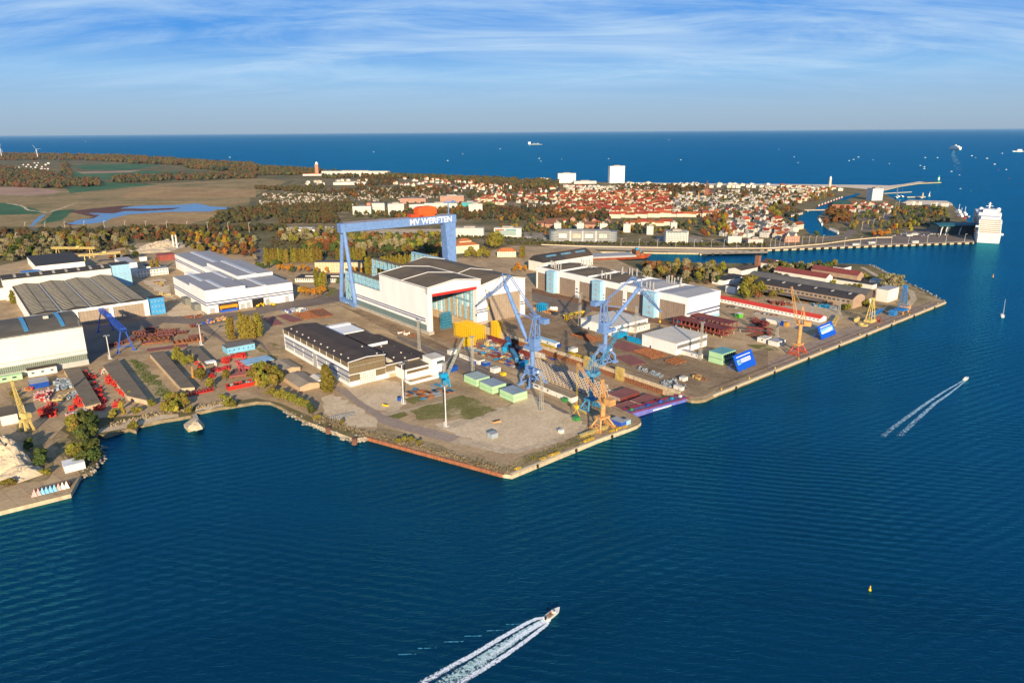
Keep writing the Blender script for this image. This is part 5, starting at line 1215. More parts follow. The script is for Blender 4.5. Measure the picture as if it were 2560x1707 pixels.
# ---------------------------------------------------------------- steel on the ground
def plate(label, a, b_, c_, th=.8, grid=None, mt=None, z=.5, name='ship_plate', group=None):
    """flat ship panel given by three ground marks: corner, corner, far corner"""
    A, B, C = at(*a), at(*b_), at(*c_)
    e = B - A; f = C - B
    wd = e.length; ang = math.degrees(math.atan2(e.y, e.x))
    n = Vector((-e.y, e.x, 0)).normalized(); dp = f.dot(n)
    if dp < 0: A, dp = A + n * dp, -dp
    h = thing(name, label, 'steel panel', A, ang, group)
    m = MB().box(0, 0, z, wd, dp, z + .25); 
    if grid:
        nx, ny = grid
        for i in range(nx + 1): m.box(wd * i / nx - .15, 0, z + .25, wd * i / nx + .15, dp, z + th, 1)
        for j in range(ny + 1): m.box(0, dp * j / ny - .1, z + .25, wd, dp * j / ny + .1, z + th * .7, 1)
    m.build('plate', [mt or PLATE, RUST], h)
    m = MB()
    for i in range(4):
        for j in range(3): m.box(wd * (i + .1) / 3.2 - .3, dp * (j + .1) / 2.2 - .3, 0, wd * (i + .1) / 3.2 + .3, dp * (j + .1) / 2.2 + .3, z)
    m.build('support_block', CONCB, h)
    return h
GRP = 'ship panels laid out on the aprons'
plate('smooth red primed panel with orange fittings on the right apron', (7, 890, 965), (7, 1080, 1035), (7, 1215, 1000))
plate('smooth red primed panel nearest the yellow scaffold towers', (7, 950, 1075), (7, 1100, 1158), (7, 1228, 1130))
plate('ribbed red grid panel between the smooth panel and the flat white shed', (7, 1110, 1030), (7, 1275, 1098), (7, 1435, 1070), 1.4, (9, 5), RUST)
plate('ribbed red grid panel in the shadow of the second blue crane', (7, 540, 878), (7, 735, 940), (7, 830, 915), 1.4, (8, 5), RUST)
plate('small rusty frame panel on the east apron', (7, 1405, 1120), (7, 1500, 1150), (7, 1605, 1120), 1.6, (4, 3), RUST)
plate('rusty flat panel behind the red hull block', ('f', 480, 870), ('f', 700, 930), ('f', 900, 850), .8, None, RUST)
plate('red panel field with grid stiffeners beside the poplars, left part', (6, 185, 700), (6, 330, 760), (6, 415, 735), 1.0, None, PLATE)
plate('ribbed red panel field behind the dark roofed workshop, middle part', (6, 345, 685), (6, 440, 735), (6, 560, 700), 1.2, (6, 6), RUST)
plate('rust brown panel field behind the dark roofed workshop, right part', (6, 470, 655), (6, 570, 720), (6, 700, 690), 1.0, (1, 1), RUST)
plate('red panel heap in the shade left of the poplars', (6, 60, 720), (6, 150, 790), (6, 240, 765), 1.2, None, PLATE)
plate('long red panel strip under the slim white light mast', (5, 1600, 970), (5, 1880, 930), (5, 1840, 905), 2.2, (6, 2), PLATE)
plate('red panel strip in front of the blue yard gantry rails', (5, 1310, 970), (5, 1570, 935), (5, 1540, 905), 2.2, (6, 2), PLATE)
plate('low red panel strip along the lane above the long bunkers', (5, 1350, 1030), (5, 1720, 985), (5, 1710, 960), 1.0, None, PLATE)
rnd = random.Random(11)
def block(label, P_, w_, d_, ht, mt, ang, group, cells=3):
    m = MB().box(0, 0, .4, w_, d_, .7)
    for i in range(cells + 1): m.box(w_ * i / cells - .12, 0, .7, w_ * i / cells + .12, d_, ht)
    m.box(0, 0, ht - .3, w_, d_ * .45, ht).box(0, d_ - .2, .7, w_, d_, ht * .8)
    for sx in (.15, .85): m.box(w_ * sx - .4, d_ * .1, 0, w_ * sx + .4, d_ * .9, .4)
    return tag(m.build('hull_block', mt, None, P_, ang), label, 'hull block', group)
for i in range(26):
    u = rnd.random(); x = 1200 + 560 * u; y = 785 + 140 * rnd.random() + 40 * (1 - u)
    block('rust red ship block on the plate yard beside the blue yard gantry', at(5, x, y + 20), rnd.uniform(7, 15), rnd.uniform(4, 8), rnd.uniform(1.6, 4), (PLATE, RUST, PLATE)[i % 3], rnd.choice((39, 20, -10, 50)), 'ship blocks around the blue yard gantry')
for i in range(7):
    block('rust red ship block under the legs of the blue yard gantry', at(5, 1000 + 45 * i, 985 - 12 * i + rnd.uniform(-10, 10)), 8, 5, rnd.uniform(2, 4), PLATE, 39, 'ship blocks under the yard gantry legs')
# the great red hull block on the right apron: two open decks on trestles
hb = at(7, 1935, 905)
h = thing('hull_section', 'huge dark red ship hull section with open bays resting on trestles', 'hull section', (hb.x, hb.y, GZ), ANG)
def deck(h, x0, x1, y0, y1, zb, zt, n):
    m = MB().box(x0, y0, zt - .4, x1, y1, zt).box(x0 + 1, y0, zb, x1 - 1, y1, zb + .4)
    m.build('deck', PLATE2, h)
    m = MB()
    for i in range(n + 1):
        y = y0 + (y1 - y0) * i / n
        m.box(x0, y - .12, zb, x0 + 1.5, y + .12, zt).box(x1 - 1.5, y - .12, zb, x1, y + .12, zt)
        m.box(x0 + 1.5, y - .12, zb + .4, x1 - 1.5, y + .12, zb + 1.6)
    m.box(x0, y0, zb + 1, x0 + .15, y1, zb + 1.8).build('frames', mat('brown_red_frames', (0.26, 0.07, 0.05), .85, .2), h)
deck(h, 0, 15, 0, 62, 2.5, 9, 12); deck(h, 21, 36, 8, 70, 2.5, 10, 12); 
m = MB().box(15, 10, 2.6, 21, 60, 3.4)
for i in range(6): m.box(15, 10 + 10 * i, 3.4, 21, 10.4 + 10 * i, 8)
m.build('link_frames', PLATE2, h)
m = MB()
for i in range(7):
    for x in (2, 13, 23, 34): m.beam((x, 3 + i * 9.4, 0), (x, 3 + i * 9.4, 2.6), .8)
m.build('trestle', CONCB, h)
m = MB().truss((30, -6, 6), (52, -22, 3), 4, 6, .7); m.build('stern_frame', PLATE2, h)
# ---------------------------------------------------------------- in the dock
FZ = -5.0
def dock(x, y, z=FZ): return yl(x, y, z)
kb = None
lim = [at('c', *p, z=FZ + 1.8) for p in ((690, 330), (900, 330), (1390, 640), (1300, 705), (720, 520))]
kp = MB().box(-.9, -1.5, 0, .9, 1.5, .9, 1).box(-.75, -1.2, .9, .75, 1.2, 1.8, 0).box(-.8, -1.3, 1.8, .8, 1.3, 2.3, 2)
n_ = 0
for i in range(9):
    for j in range(24):
        x, y = 9 + i * 3.3, -228 + j * 4.6
        if i < 3 and j > 17 or i > 6 and (j < 3): continue
        p = dock(x, y)
        if kb is None:
            kb = kp.build('keel_block', [mat('timber_block', (.42, .26, .13), .9), CONCB, ROOFL], None, p, ANG)
            tag(kb, 'stubby keel block with a pale cap in the rows on the dock floor', 'keel block', 'keel blocks in rows on the dock floor')
        else:
            c = kb.copy(); COL.objects.link(c); c.location = p
        n_ += 1
def bigblock(label, a, b_, c_, z):
    A, B, C = at(*a, z=z), at(*b_, z=z), at(*c_, z=z)
    e = B - A; wd = e.length; ang = math.degrees(math.atan2(e.y, e.x)); n = Vector((-e.y, e.x, 0)).normalized(); dp = (C - B).dot(n)
    h = thing('ship_block', label, 'ship block', (A.x, A.y, FZ), ang)
    t = z - FZ
    MB().box(0, 0, 1.2, wd, dp, t).build('body', PLATE2, h)
    MB().box(-.2, -.2, t, wd + .2, dp + .2, t + .15).build('deck', PLATE, h)
    MB().box(0, -.4, t * .55, wd, -.01, t - .1).build('edge_frames', stripes('pale_edge_frames', (.5, .42, .35), (.2, .07, .05), 1.4, .6, 0), h)
    for x in (.1, .5, .9): MB().box(wd * x - 1, dp * .1, 0, wd * x + 1, dp * .9, 1.2).build('support_block', CONCB, h)
bigblock('red primed ship block lying innermost of the three by the dock gate', (11, 880, 380), (11, 1000, 425), (11, 1150, 360), 1.0)
bigblock('red primed ship block in the middle of the three by the dock gate', (11, 1085, 440), (11, 1200, 480), (11, 1365, 420), .4)
bigblock('red primed ship block tucked against the dock gate walkway', (11, 925, 490), (11, 1020, 528), (11, 1180, 488), .4)
# gate
ga, gb = at(11, 1046, 545, GZ), at(11, 1590, 398, GZ)
e = gb - ga; wd = e.length
h = thing('dock_gate', 'long violet blue floating dock gate with red railings closing the dock', 'dock gate', (ga.x, ga.y, 0), math.degrees(math.atan2(e.y, e.x)))
MB().box(0, -5.5, -6, wd, 3, 2.2).build('hull', mat('violet_blue_paint', (0.16, 0.17, 0.50), .6, .12, .2), h)
MB().box(.2, -5.2, 2.2, wd - .2, 2.8, 2.35).build('deck', mat('violet_deck', (0.15, 0.13, 0.25), .8, .2, .2), h)
for y in (-5.3, 2.7):
    m = MB().beam((0, y, 3.4), (wd, y, 3.4), .12).beam((0, y, 2.9), (wd, y, 2.9), .1)
    for i in range(31): m.beam((wd * i / 30, y, 2.3), (wd * i / 30, y, 3.45), .14)
    m.build('railing', mat('pink_red_rail', (.55, .03, .08), .6), h)
for x, c_ in ((4, GREEN), (20, BLUE), (33, BLG), (45, CYAN), (54, WH)): MB().box(x, -.8, 2.35, x + 2.2, .8, 4).build('pump_box', c_, h)
m = MB()
x = 22
while x < 40: m.box(x, -5.6, -.2, x + .9, -5.52, .9); x += 1.25
m.build('lettering', SIGNW, h)
# scaffolds
def scaffold(label, P_, nx, ny, nz, sx, sy, sz, mt, ang=ANG, name='scaffold', t=.42, plank=True):
    m = MB()
    for i in range(nx + 1):
        for j in range(ny + 1): m.beam((i * sx, j * sy, 0), (i * sx, j * sy, nz * sz), t)
    for k in range(1, nz + 1):
        z = k * sz
        for j in range(ny + 1): m.beam((0, j * sy, z), (nx * sx, j * sy, z), t)
        for i in range(nx + 1): m.beam((i * sx, 0, z), (i * sx, ny * sy, z), t)
        if plank: m.box(0, 0, z - .1, nx * sx, sy * .8, z)
    return tag(m.build(name, mt, None, P_, ang), label, 'scaffold')
scaffold('large yellow scaffold block at the mouth of the big hall', dock(27, -36), 6, 9, 6, 3, 3.4, 2.3, YEL, t=.34)
scaffold('low yellow scaffold stair left of the big scaffold block', dock(12, -50), 4, 3, 4, 2.4, 2.4, 2.2, YEL)
scaffold('narrow yellow scaffold tower against the hall pillar', dock(52, -46), 3, 4, 8, 2.2, 2.4, 2.2, YEL)
scaffold('blue access frame inside the hall mouth', dock(30, 20), 4, 2, 6, 3, 2.4, 3, mat('teal_frame', (0.05, .28, .45), .6), t=.4, plank=False)
scaffold('pale yellow ladder tower on the dock wall, left of the pair', dock(55.2, -176), 2, 6, 7, 1.2, 1.4, 1.6, CRY, t=.22)
scaffold('pale yellow ladder tower on the dock wall, right of the pair', dock(55.2, -214), 2, 6, 7, 1.2, 1.4, 1.6, CRY, t=.22)
tag(MB().truss((0, 0, 1.2), (0, 32, 1.2), 2.6, 9, .6).box(-1.6, 0, 2.4, 1.6, 32, 2.8).build('yellow_spreader', YEL, None, yl(63, -172, 0), ANG), 'strong yellow lifting beam lying on the dock edge above the ladder towers', 'lifting beam')
tag(MB().truss((0, 0, 1.2), (0, 24, 1.2), 2.4, 8, .6).box(-1.5, 0, 2.3, 1.5, 24, 2.7).build('yellow_rack', YEL, None, yl(62, -122, 0), ANG), 'yellow rack lying beside the white cabin on the dock edge', 'rack')
tag(MB().box(0, 0, 5, 30, 5, 6).truss((2, 2, 0), (2, 2, 5), 2.5, 3, .5).truss((28, 2, 0), (28, 2, 5), 2.5, 3, .5).beam((2, 2, 0), (28, 2, 5), .4).build('yellow_gantry_beam', YEL, None, at(7, 500, 742), 43), 'long yellow beam trestle in the crane shadow left of the farther flat shed', 'trestle')
tag(MB().truss((0, 0, 1), (0, 26, 1), 1.6, 8, .4).box(-1.6, 0, 2, 1.6, 26, 2.3).build('yellow_trestle', CRY, None, at(11, 630, 790), -51), 'pale yellow trestle rail on the near quay beside the apricot crane', 'trestle')
tag(MB().box(-.7, -14, .5, .7, 14, 1.6).box(-.5, -10, 0, .5, -9, .5).box(-.5, 9, 0, .5, 10, .5).build('spreader_beam', CRY, None, at(11, 610, 528), 30), 'cream spreader beam hanging low from the apricot crane hook', 'spreader')
# clutter on the dock floor and bank
cl = [('turquoise container lying on the dock floor nearest the hall', 44, -80, 22, 4.5, 6, CYAN, 95), ('turquoise container lying lower on the dock floor', 33, -86, 14, 4.5, 5, CYAN, 80),
      ('long blue ship part under the first blue crane', 22, -118, 30, 4, 5, CRT, 100), ('turquoise box end beside the long blue ship part', 15, -133, 9, 5, 5, CYAN, 60)]
for lab, x, y, w_, d_, ht, mt, a in cl: tag(MB().box(0, 0, .6, w_, d_, ht).box(.5, .3, 0, 1.5, d_ - .3, .6).box(w_ - 1.5, .3, 0, w_ - .5, d_ - .3, .6).box(-.15, .2, ht, w_ + .15, d_ - .2, ht + .2).build('container', mt, None, dock(x, y), a), lab, 'container')
for lab, x, y, L_ in (('long dark red girder wall on the dock floor, upper one', 48, -60, 40), ('long dark red girder wall on the dock floor, lower one', 40, -100, 34)):
    m = MB().box(-.5, 0, 0, .5, L_, 5)
    for i in range(int(L_ / 2.5)): m.box(-1.1, i * 2.5, 0, -.5, i * 2.5 + .3, 5)
    tag(m.build('girder_wall', PLATE2, None, dock(x, y - L_ / 2), ANG + 3), lab, 'girder')
for lab, x, y in (('grey white ship side panel standing on the dock floor, left one', 47, -108), ('grey white ship side panel standing on the dock floor, right one', 46, -126)):
    tag(MB().box(-.4, 0, 0, .4, 15, 5.5).beam((-.4, 3, 4), (-3.4, 3, 0), .3).beam((-.4, 12, 4), (-3.4, 12, 0), .3).build('hull_side_plate', mat('dirty_white', (.6, .54, .46), .8, .2, .3), None, dock(x, y), ANG + 8), lab, 'panel')
CM = [RUST, GREYS, PLATE2, CYAN, CREAM, PLATE, GREYS, RUST, CRY, BEIGE, BLUE]
for i in range(140):
    x, y = rnd.uniform(4, 53), rnd.uniform(-134, -44)
    k = i % 4; mt = rnd.choice(CM)
    m = MB()
    if k == 0:
        for j in range(5): m.beam((j * .9, 0, .6), (j * .9, rnd.uniform(6, 11), .6), .45)
        m.beam((-.5, 2, .2), (4.5, 2, .2), .4).beam((-.5, 5, .2), (4.5, 5, .2), .4)
        nm = 'pipe_rack'
    elif k == 1:
        w_, d_, q_ = rnd.uniform(2, 5), rnd.uniform(2, 6), rnd.uniform(1, 3)
        m.box(0, 0, 0, w_, d_, .3)
        for a in (0, w_): 
            for b_ in (0, d_): m.beam((a, b_, 0), (a, b_, q_), .3)
        m.beam((0, 0, q_), (w_, 0, q_), .3).beam((w_, 0, q_), (w_, d_, q_), .3).beam((w_, d_, q_), (0, d_, q_), .3).beam((0, d_, q_), (0, 0, q_), .3)
        nm = 'steel_cage'
    elif k == 2:
        w_, d_, q_ = rnd.uniform(2, 4), rnd.uniform(2, 5), rnd.uniform(1, 2.4)
        m.box(0, 0, .2, w_, d_, q_).box(.2, .2, 0, w_ - .2, d_ - .2, .2).box(-.1, -.1, q_, w_ + .1, d_ + .1, q_ + .12); nm = 'work_crate'
    else:
        L_ = rnd.uniform(6, 14)
        m.box(0, 0, .3, 2.4, L_, .6)
        for j in range(int(L_ / 2)): m.box(0, j * 2, .6, 2.4, j * 2 + .2, 1.5)
        nm = 'ribbed_plate'
    lab = {'pipe_rack': 'rack of pipes lying among the clutter on the dock floor', 'steel_cage': 'small open steel frame among the clutter on the dock floor', 'work_crate': 'small work crate among the clutter on the dock floor', 'ribbed_plate': 'ribbed steel panel among the clutter on the dock floor'}[nm]
    tag(m.build(nm, mt, None, dock(x, y), ANG + rnd.choice((0, 0, 90, 12, -8))), lab, {'pipe_rack': 'pipe rack', 'steel_cage': 'frame', 'work_crate': 'crate', 'ribbed_plate': 'panel'}[nm], nm.replace('_', ' ') + 's on the dock floor')
# ---------------------------------------------------------------- left yard frames and heaps
def trestle(k):
    m = MB()
    if k == 0:
        for x in (-1.4, 1.4):
            m.beam((x, -1.2, 0), (x * .4, 0, 2.6), .35).beam((x, 1.2, 0), (x * .4, 0, 2.6), .35)
        m.beam((-1.6, 0, 2.6), (1.6, 0, 2.6), .5).beam((-1.4, -1.2, .3), (1.4, -1.2, .3), .25).beam((-1.4, 1.2, .3), (1.4, 1.2, .3), .25)
    elif k == 1:
        m.box(-2.2, -1.1, .2, 2.2, 1.1, .6).beam((-2, -1, .6), (-2, -1, 2.1), .3).beam((2, -1, .6), (2, -1, 2.1), .3).beam((-2, 1, .6), (-2, 1, 2.1), .3).beam((2, 1, .6), (2, 1, 2.1), .3).beam((-2.1, -1, 2.1), (2.1, -1, 2.1), .35).beam((-2.1, 1, 2.1), (2.1, 1, 2.1), .35).box(-1.8, -.9, 0, -1.4, .9, .2).box(1.4, -.9, 0, 1.8, .9, .2)
    else:
        m.box(-3.2, -.7, .5, 3.2, .7, 1.3).box(-2.8, -.9, 0, -2.2, .9, .5).box(2.2, -.9, 0, 2.8, .9, .5).box(-3.2, -.7, 1.3, -2.9, .7, 2.0).box(2.9, -.7, 1.3, 3.2, .7, 2.0)
    return m
protos = {}
def frame_at(P_, k, mt, ang, label, group, sc=1.0):
    key = (k, mt.name)
    nm = ('trestle', 'cradle', 'girder')[k]
    if key not in protos:
        o = trestle(k).build(nm, mt); protos[key] = o
    else:
        o = protos[key].copy(); COL.objects.link(o)
    o.location = P_; o.rotation_euler = (0, 0, math.radians(ang)); o.scale = (sc, sc, sc)
    tag(o, label, 'steel support', group)
rnd = random.Random(21)
def cluster(quad, n, kinds, mts, label, group, sc=1.0, stackz=0.0):
    A, B, C, D = [at(*q) for q in quad]
    for i in range(n):
        u, v = rnd.random(), rnd.random()
        p = A.lerp(B, u).lerp(D.lerp(C, u), v)
        p.z = GZ + (rnd.choice((0, 1)) * stackz)
        frame_at(p, rnd.choice(kinds), rnd.choice(mts), rnd.choice((39, 129, 20, 60, 100)) + rnd.uniform(-8, 8), label, group, sc * rnd.uniform(.85, 1.2))
WHR = mat('pale_pink_frames', (0.62, 0.40, 0.36), .7, .15)
GRB = mat('blue_grey_frames', (0.36, 0.42, 0.47), .6, .15, .4, orand=.3)
cluster([('d', 1680, 380), ('d', 1830, 380), ('d', 1950, 700), ('d', 1840, 560)], 16, (0, 1, 2), (FRED,), 'red steel support lying in the lee of the bunker nearest the left shed', 'red supports right of the first bunker')
cluster([('d', 1530, 100), ('d', 1680, 60), ('d', 1750, 300), ('d', 1640, 320)], 12, (0, 1, 2), (FRED, PLATE2), 'dark red steel support in the shadow of the first bunker', 'red supports in the first bunker shadow')
cluster([('d', 1950, 200), ('d', 2060, 180), ('d', 2250, 380), ('d', 2010, 340)], 24, (0, 1), (FRED,), 'red steel support in the heap against the second bunker', 'red supports against the second bunker', 1.0, 1.5)
cluster([('d', 2120, 380), ('d', 2240, 400), ('d', 2330, 540), ('d', 2260, 500)], 9, (0, 1, 2), (FRED,), 'red steel support trailing along the foot of the second bunker', 'red supports trailing along the second bunker')
cluster([('d', 1830, 20), ('d', 1920, 10), ('d', 1960, 120), ('d', 1880, 130)], 6, (0, 1), (FRED, WH), 'red or white support by the crate above the second bunker heap', 'supports by the crate')
cluster([('d', 660, 490), ('d', 880, 440), ('d', 950, 600), ('d', 700, 620)], 26, (2,), (FRED, WHR), 'long red and pink beam in the stack behind the red frame heap', 'long beams in the left yard stack', 1.15, 1.4)
cluster([('d', 790, 760), ('d', 1000, 720), ('d', 1060, 880), ('d', 850, 900)], 26, (0, 1, 2), (FRED,), 'red steel support in the foreground heap beside the yellow crane shadow', 'red supports in the foreground heap', 1.1, 1.8)
cluster([('d', 990, 290), ('d', 1260, 240), ('d', 1330, 400), ('d', 1050, 420)], 26, (2, 1), (GRB,), 'blue grey steel beam stacked along the first bunker', 'blue grey beams along the first bunker', 1.1, 1.2)
cluster([('d', 1250, 500), ('d', 1410, 470), ('d', 1440, 540), ('d', 1270, 570)], 10, (1, 0), (GRB,), 'blue grey steel frame at the foot of the blue grey beam stack', 'blue grey frames by the first bunker', 1.0)
cluster([('d', 1340, 600), ('d', 1480, 570), ('d', 1530, 720), ('d', 1400, 720)], 16, (0, 1, 2), (FRED,), 'red steel support below the blue grey beam stack', 'red supports below the blue grey stack', 1.0, 1.3)
cluster([('d', 1300, 850), ('d', 1580, 770), ('d', 1610, 810), ('d', 1340, 880)], 9, (2,), (GRB, WHR), 'grey or pink beam laid in the row near the shore trees', 'beams in the row near the shore trees', 1.1)
cluster([('d', 1740, 760), ('d', 1880, 720), ('d', 1900, 750), ('d', 1760, 780)], 5, (1,), (FRED,), 'red steel frame near the end of the first bunker', 'red frames at the first bunker end', 1.2)
cluster([('d', 2130, 640), ('d', 2180, 640), ('d', 2180, 710), ('d', 2140, 720)], 3, (1,), (FRED,), 'red steel frame beside the yellowing shore tree', 'red frames by the yellowing shore tree', 1.2)
cluster([('d', 1235, 770), ('d', 1320, 760), ('d', 1320, 790), ('d', 1250, 800)], 3, (0,), (FRED,), 'small red trestle standing alone near the beam row', 'lone red trestles', 1.0)
cluster([('e', 1110, 350), ('e', 1270, 340), ('e', 1270, 430), ('e', 1130, 440)], 14, (1, 0), (FRED,), 'red steel frame below the pale blue barrack, left group', 'red frames left below the blue barrack')
cluster([('e', 1310, 290), ('e', 1530, 260), ('e', 1570, 310), ('e', 1370, 340)], 16, (1, 2), (FRED,), 'red steel frame below the pale blue barrack, right group', 'red frames right below the blue barrack', 1.1)
cluster([('e', 1420, 420), ('e', 1560, 410), ('e', 1600, 590), ('e', 1440, 570)], 24, (2,), (mat('rose_red_beams', (.52, .09, .10), .7, .15, orand=.3),), 'rose red beam in the stack left of the pale blue shelter roof', 'rose red beams by the blue shelter', 1.1, 1.2)
cluster([('e', 940, 560), ('e', 1280, 490), ('e', 1300, 540), ('e', 980, 590)], 16, (2, 1), (MATS['rose_red_beams'], FRED), 'rose red beam in the row below the white machine frame', 'rose red beams below the white frame', 1.0)
cluster([('e', 880, 640), ('e', 960, 630), ('e', 1000, 700), ('e', 920, 710)], 7, (0, 1), (FRED,), 'red steel support beside the round olive tree', 'red supports by the round olive tree')
cluster([('e', 620, 430), ('e', 690, 420), ('e', 800, 530), ('e', 740, 540)], 7, (0, 1), (FRED, PLATE2), 'dark red support in the shade of the short bunker', 'red supports by the short bunker')
cluster([('e', 1330, 620), ('e', 1400, 600), ('e', 1480, 680), ('e', 1400, 690)], 4, (2,), (PLATE,), 'brick red box beam lying below the rose red stack', 'brick red box beams', 1.9)
for i in range(8):
    p = at('e', 520 + 60 * i, 1015 - 13 * i)
    frame_at(p, 1, FRED, 120, 'red box frame in the neat row close to the water', 'red box frames in the shore row', 1.25)
cluster([(11, 1150, 160), (11, 1350, 230), (11, 1400, 235), (11, 1180, 150)], 14, (1, 0), (GRB,), 'grey steel cradle in the string along the dock edge, upper group', 'grey cradles along the dock edge, upper', .8)
cluster([(11, 1340, 290), (11, 1460, 330), (11, 1620, 330), (11, 1480, 260)], 16, (0, 1, 2), (GRB,), 'grey steel trestle in the string along the dock edge, lower group', 'grey trestles along the dock edge, lower', .8)
cluster([(11, 1660, 250), (11, 1740, 270), (11, 1770, 240), (11, 1700, 220)], 7, (2, 1), (CRY, RUST), 'ochre or rusty beam lying alone on the east apron', 'ochre beams on the east apron')
cluster([(6, 1265, 830), (6, 1320, 835), (6, 1480, 890), (6, 1400, 890)], 9, (2,), (CREAM, RUST), 'cream or rusty beam beside the rails along the big hall', 'beams beside the hall rails')
cluster([(5, 1400, 400), (5, 1500, 430), (5, 1510, 390), (5, 1440, 370)], 12, (2, 1), (CRY, RUST), 'yellow brown steel part on the bare earth by the striped works', 'yellow brown parts by the striped works')
cluster([(5, 1460, 510), (5, 1540, 520), (5, 1560, 500), (5, 1480, 490)], 6, (2, 1), (CRY,), 'yellow steel part before the vent boxes of the striped works', 'yellow parts before the vent boxes')
cluster([(5, 1700, 715), (5, 1840, 720), (5, 1840, 700), (5, 1720, 700)], 9, (2,), (RUST, PLATE2), 'rusty beam at the road edge below the striped works', 'rusty beams at the road edge')
cluster([(5, 1880, 775), (5, 2060, 735), (5, 2080, 715), (5, 1900, 755)], 12, (2,), (CRY, CRO, BLG), 'amber or blue beam on the trailer row left of the poplar clump', 'amber and blue beams by the poplars', 1.3)
cluster([(6, 190, 665), (6, 330, 680), (6, 480, 645), (6, 400, 635)], 26, (1, 2), (GRB, BLG, CREAM), 'grey or blue steel part stored behind the red panel field', 'grey and blue parts behind the red panels', 1.0)
cluster([(7, 190, 640), (7, 330, 690), (7, 400, 660), (7, 240, 610)], 18, (2, 1, 0), (RUST, CRO), 'rusty part in the pile between the big hall and the row hall', 'rusty parts between the two halls')
cluster([(8, 0, 575), (8, 120, 580), (8, 250, 610), (8, 100, 605)], 14, (2,), (PLATE2, RUST), 'dark red beam lying behind the red roofed barrack', 'dark red beams behind the barrack', 1.4)
cluster([(8, 420, 600), (8, 560, 620), (8, 640, 640), (8, 440, 610)], 9, (2, 1), (CYAN, GRB), 'blue steel part under the brick hall canopy', 'blue parts by the brick hall canopy', 1.3)
cluster([('f', 560, 600), ('f', 640, 590), ('f', 930, 720), ('f', 800, 740)], 16, (1, 2), (PLATE2,), 'dark red steel part at the end of the huge hull section', 'dark red parts at the hull section', 1.5)
cluster([('d', 480, 390), ('d', 560, 380), ('d', 570, 410), ('d', 490, 410)], 4, (1,), (CRO, FRED), 'orange red frame beside the grey roofed blue ended cabin', 'orange frames by the blue ended cabin')
cluster([('d', 1000, 560), ('d', 1200, 480), ('d', 1230, 560), ('d', 1060, 620)], 10, (2,), (CRY, BEIGE), 'timber coloured beam lying below the long pink beam stack', 'timber beams in the left yard')
scaffold('bright cyan lattice cube in the pile between the two halls', at(7, 275, 668), 3, 3, 3, 3, 3, 3, CRL, plank=False, t=.5)
for i in range(3):
    m = MB()
    for k in range(6): m.tube((0, 0, 2.6 - 2.6 * math.cos(math.pi * k / 6)), (0, 0, 2.6 - 2.6 * math.cos(math.pi * (k + 1) / 6)), max(.05, 2.3 * math.sin(math.pi * k / 6)), max(.05, 2.3 * math.sin(math.pi * (k + 1) / 6)), 12)
    tag(m.build('white_tank', WH, None, at(7, 360 + 22 * i, 650)), 'white rounded tank %s between the two halls' % ('nearest the cyan cube', 'in the middle of the three', 'at the right end of the three')[i], 'tank')
wf = thing('portal_machine', 'white portal machine frame standing before the short bunker', 'frame', at('e', 870, 520), ANG)
m = MB().box(0, 0, 4, 8, 6, 5.2)
for x in (0, 7.2):
    for y in (0, 5.2): m.box(x, y, 0, x + .8, y + .8, 4)
m.build('frame', WHITE, wf)
bg_ = at('e', 1260, 930)
h = thing('salvage_barge', 'long red open topped trough full of scrap near the shore', 'trough', bg_, 37)
m = MB().box(0, 0, 0, 33, .4, 3.4).box(0, 7.6, 0, 33, 8, 3.4).box(0, .4, 0, .4, 7.6, 3.4).box(32.6, .4, 0, 33, 7.6, 3.4).box(.4, .4, 0, 32.6, 7.6, .4); m.build('hull', FRED, h)
m = MB()
for i in range(46):
    x, y = rnd.uniform(1, 30), rnd.uniform(1, 6); m.box(x, y, .4, x + rnd.uniform(.8, 2.4), y + rnd.uniform(.8, 1.5), rnd.uniform(2, 4.2), i % 3)
o = m.build('scrap', [RUST, GREYS, DARK], h); o['kind'] = 'stuff'
tag(MB().tube((0, 0, 0), (0, 0, 1.2), 1.6, 1.2, 8).tube((0, 0, 1.2), (.6, 0, 10), .6, .35, 8).box(-1.8, -1.8, 0, 1.8, 1.8, .5).build('orange_davit', mat('amber_paint', (.75, .30, .02), .6), None, at('e', 600, 690)), 'amber orange upright davit beside the olive trees', 'davit')
for i in range(9):
    p = at(9, 320 + 37 * i, 1320 - 9.5 * i)
    c_ = (WHR, WHR, CYAN, CYAN, CYAN, CYAN, WHR, CREAM, CREAM)[i]
    lab = ('pale pink', 'rose pink', 'pale blue', 'sky blue', 'bright blue', 'light blue', 'faded pink', 'cream', 'whitish')[i]
    m = MB().add([(-1.6, -1, 0), (1.6, -1, 0), (0, .6, 4.2), (0, 1.6, 0)], [(0, 1, 2), (1, 3, 2), (3, 0, 2), (0, 3, 1)]).box(-1.4, 1.6, 0, 1.4, 5, 2.2, 1)
    tag(m.build('pointed_cradle', [c_ if i not in (2, 3, 4, 5) else mat('sky_frame', (.2, .48, .7), .7), RUST], None, p, 20), '%s pointed frame in the row on the lower left pier' % lab, 'frame')
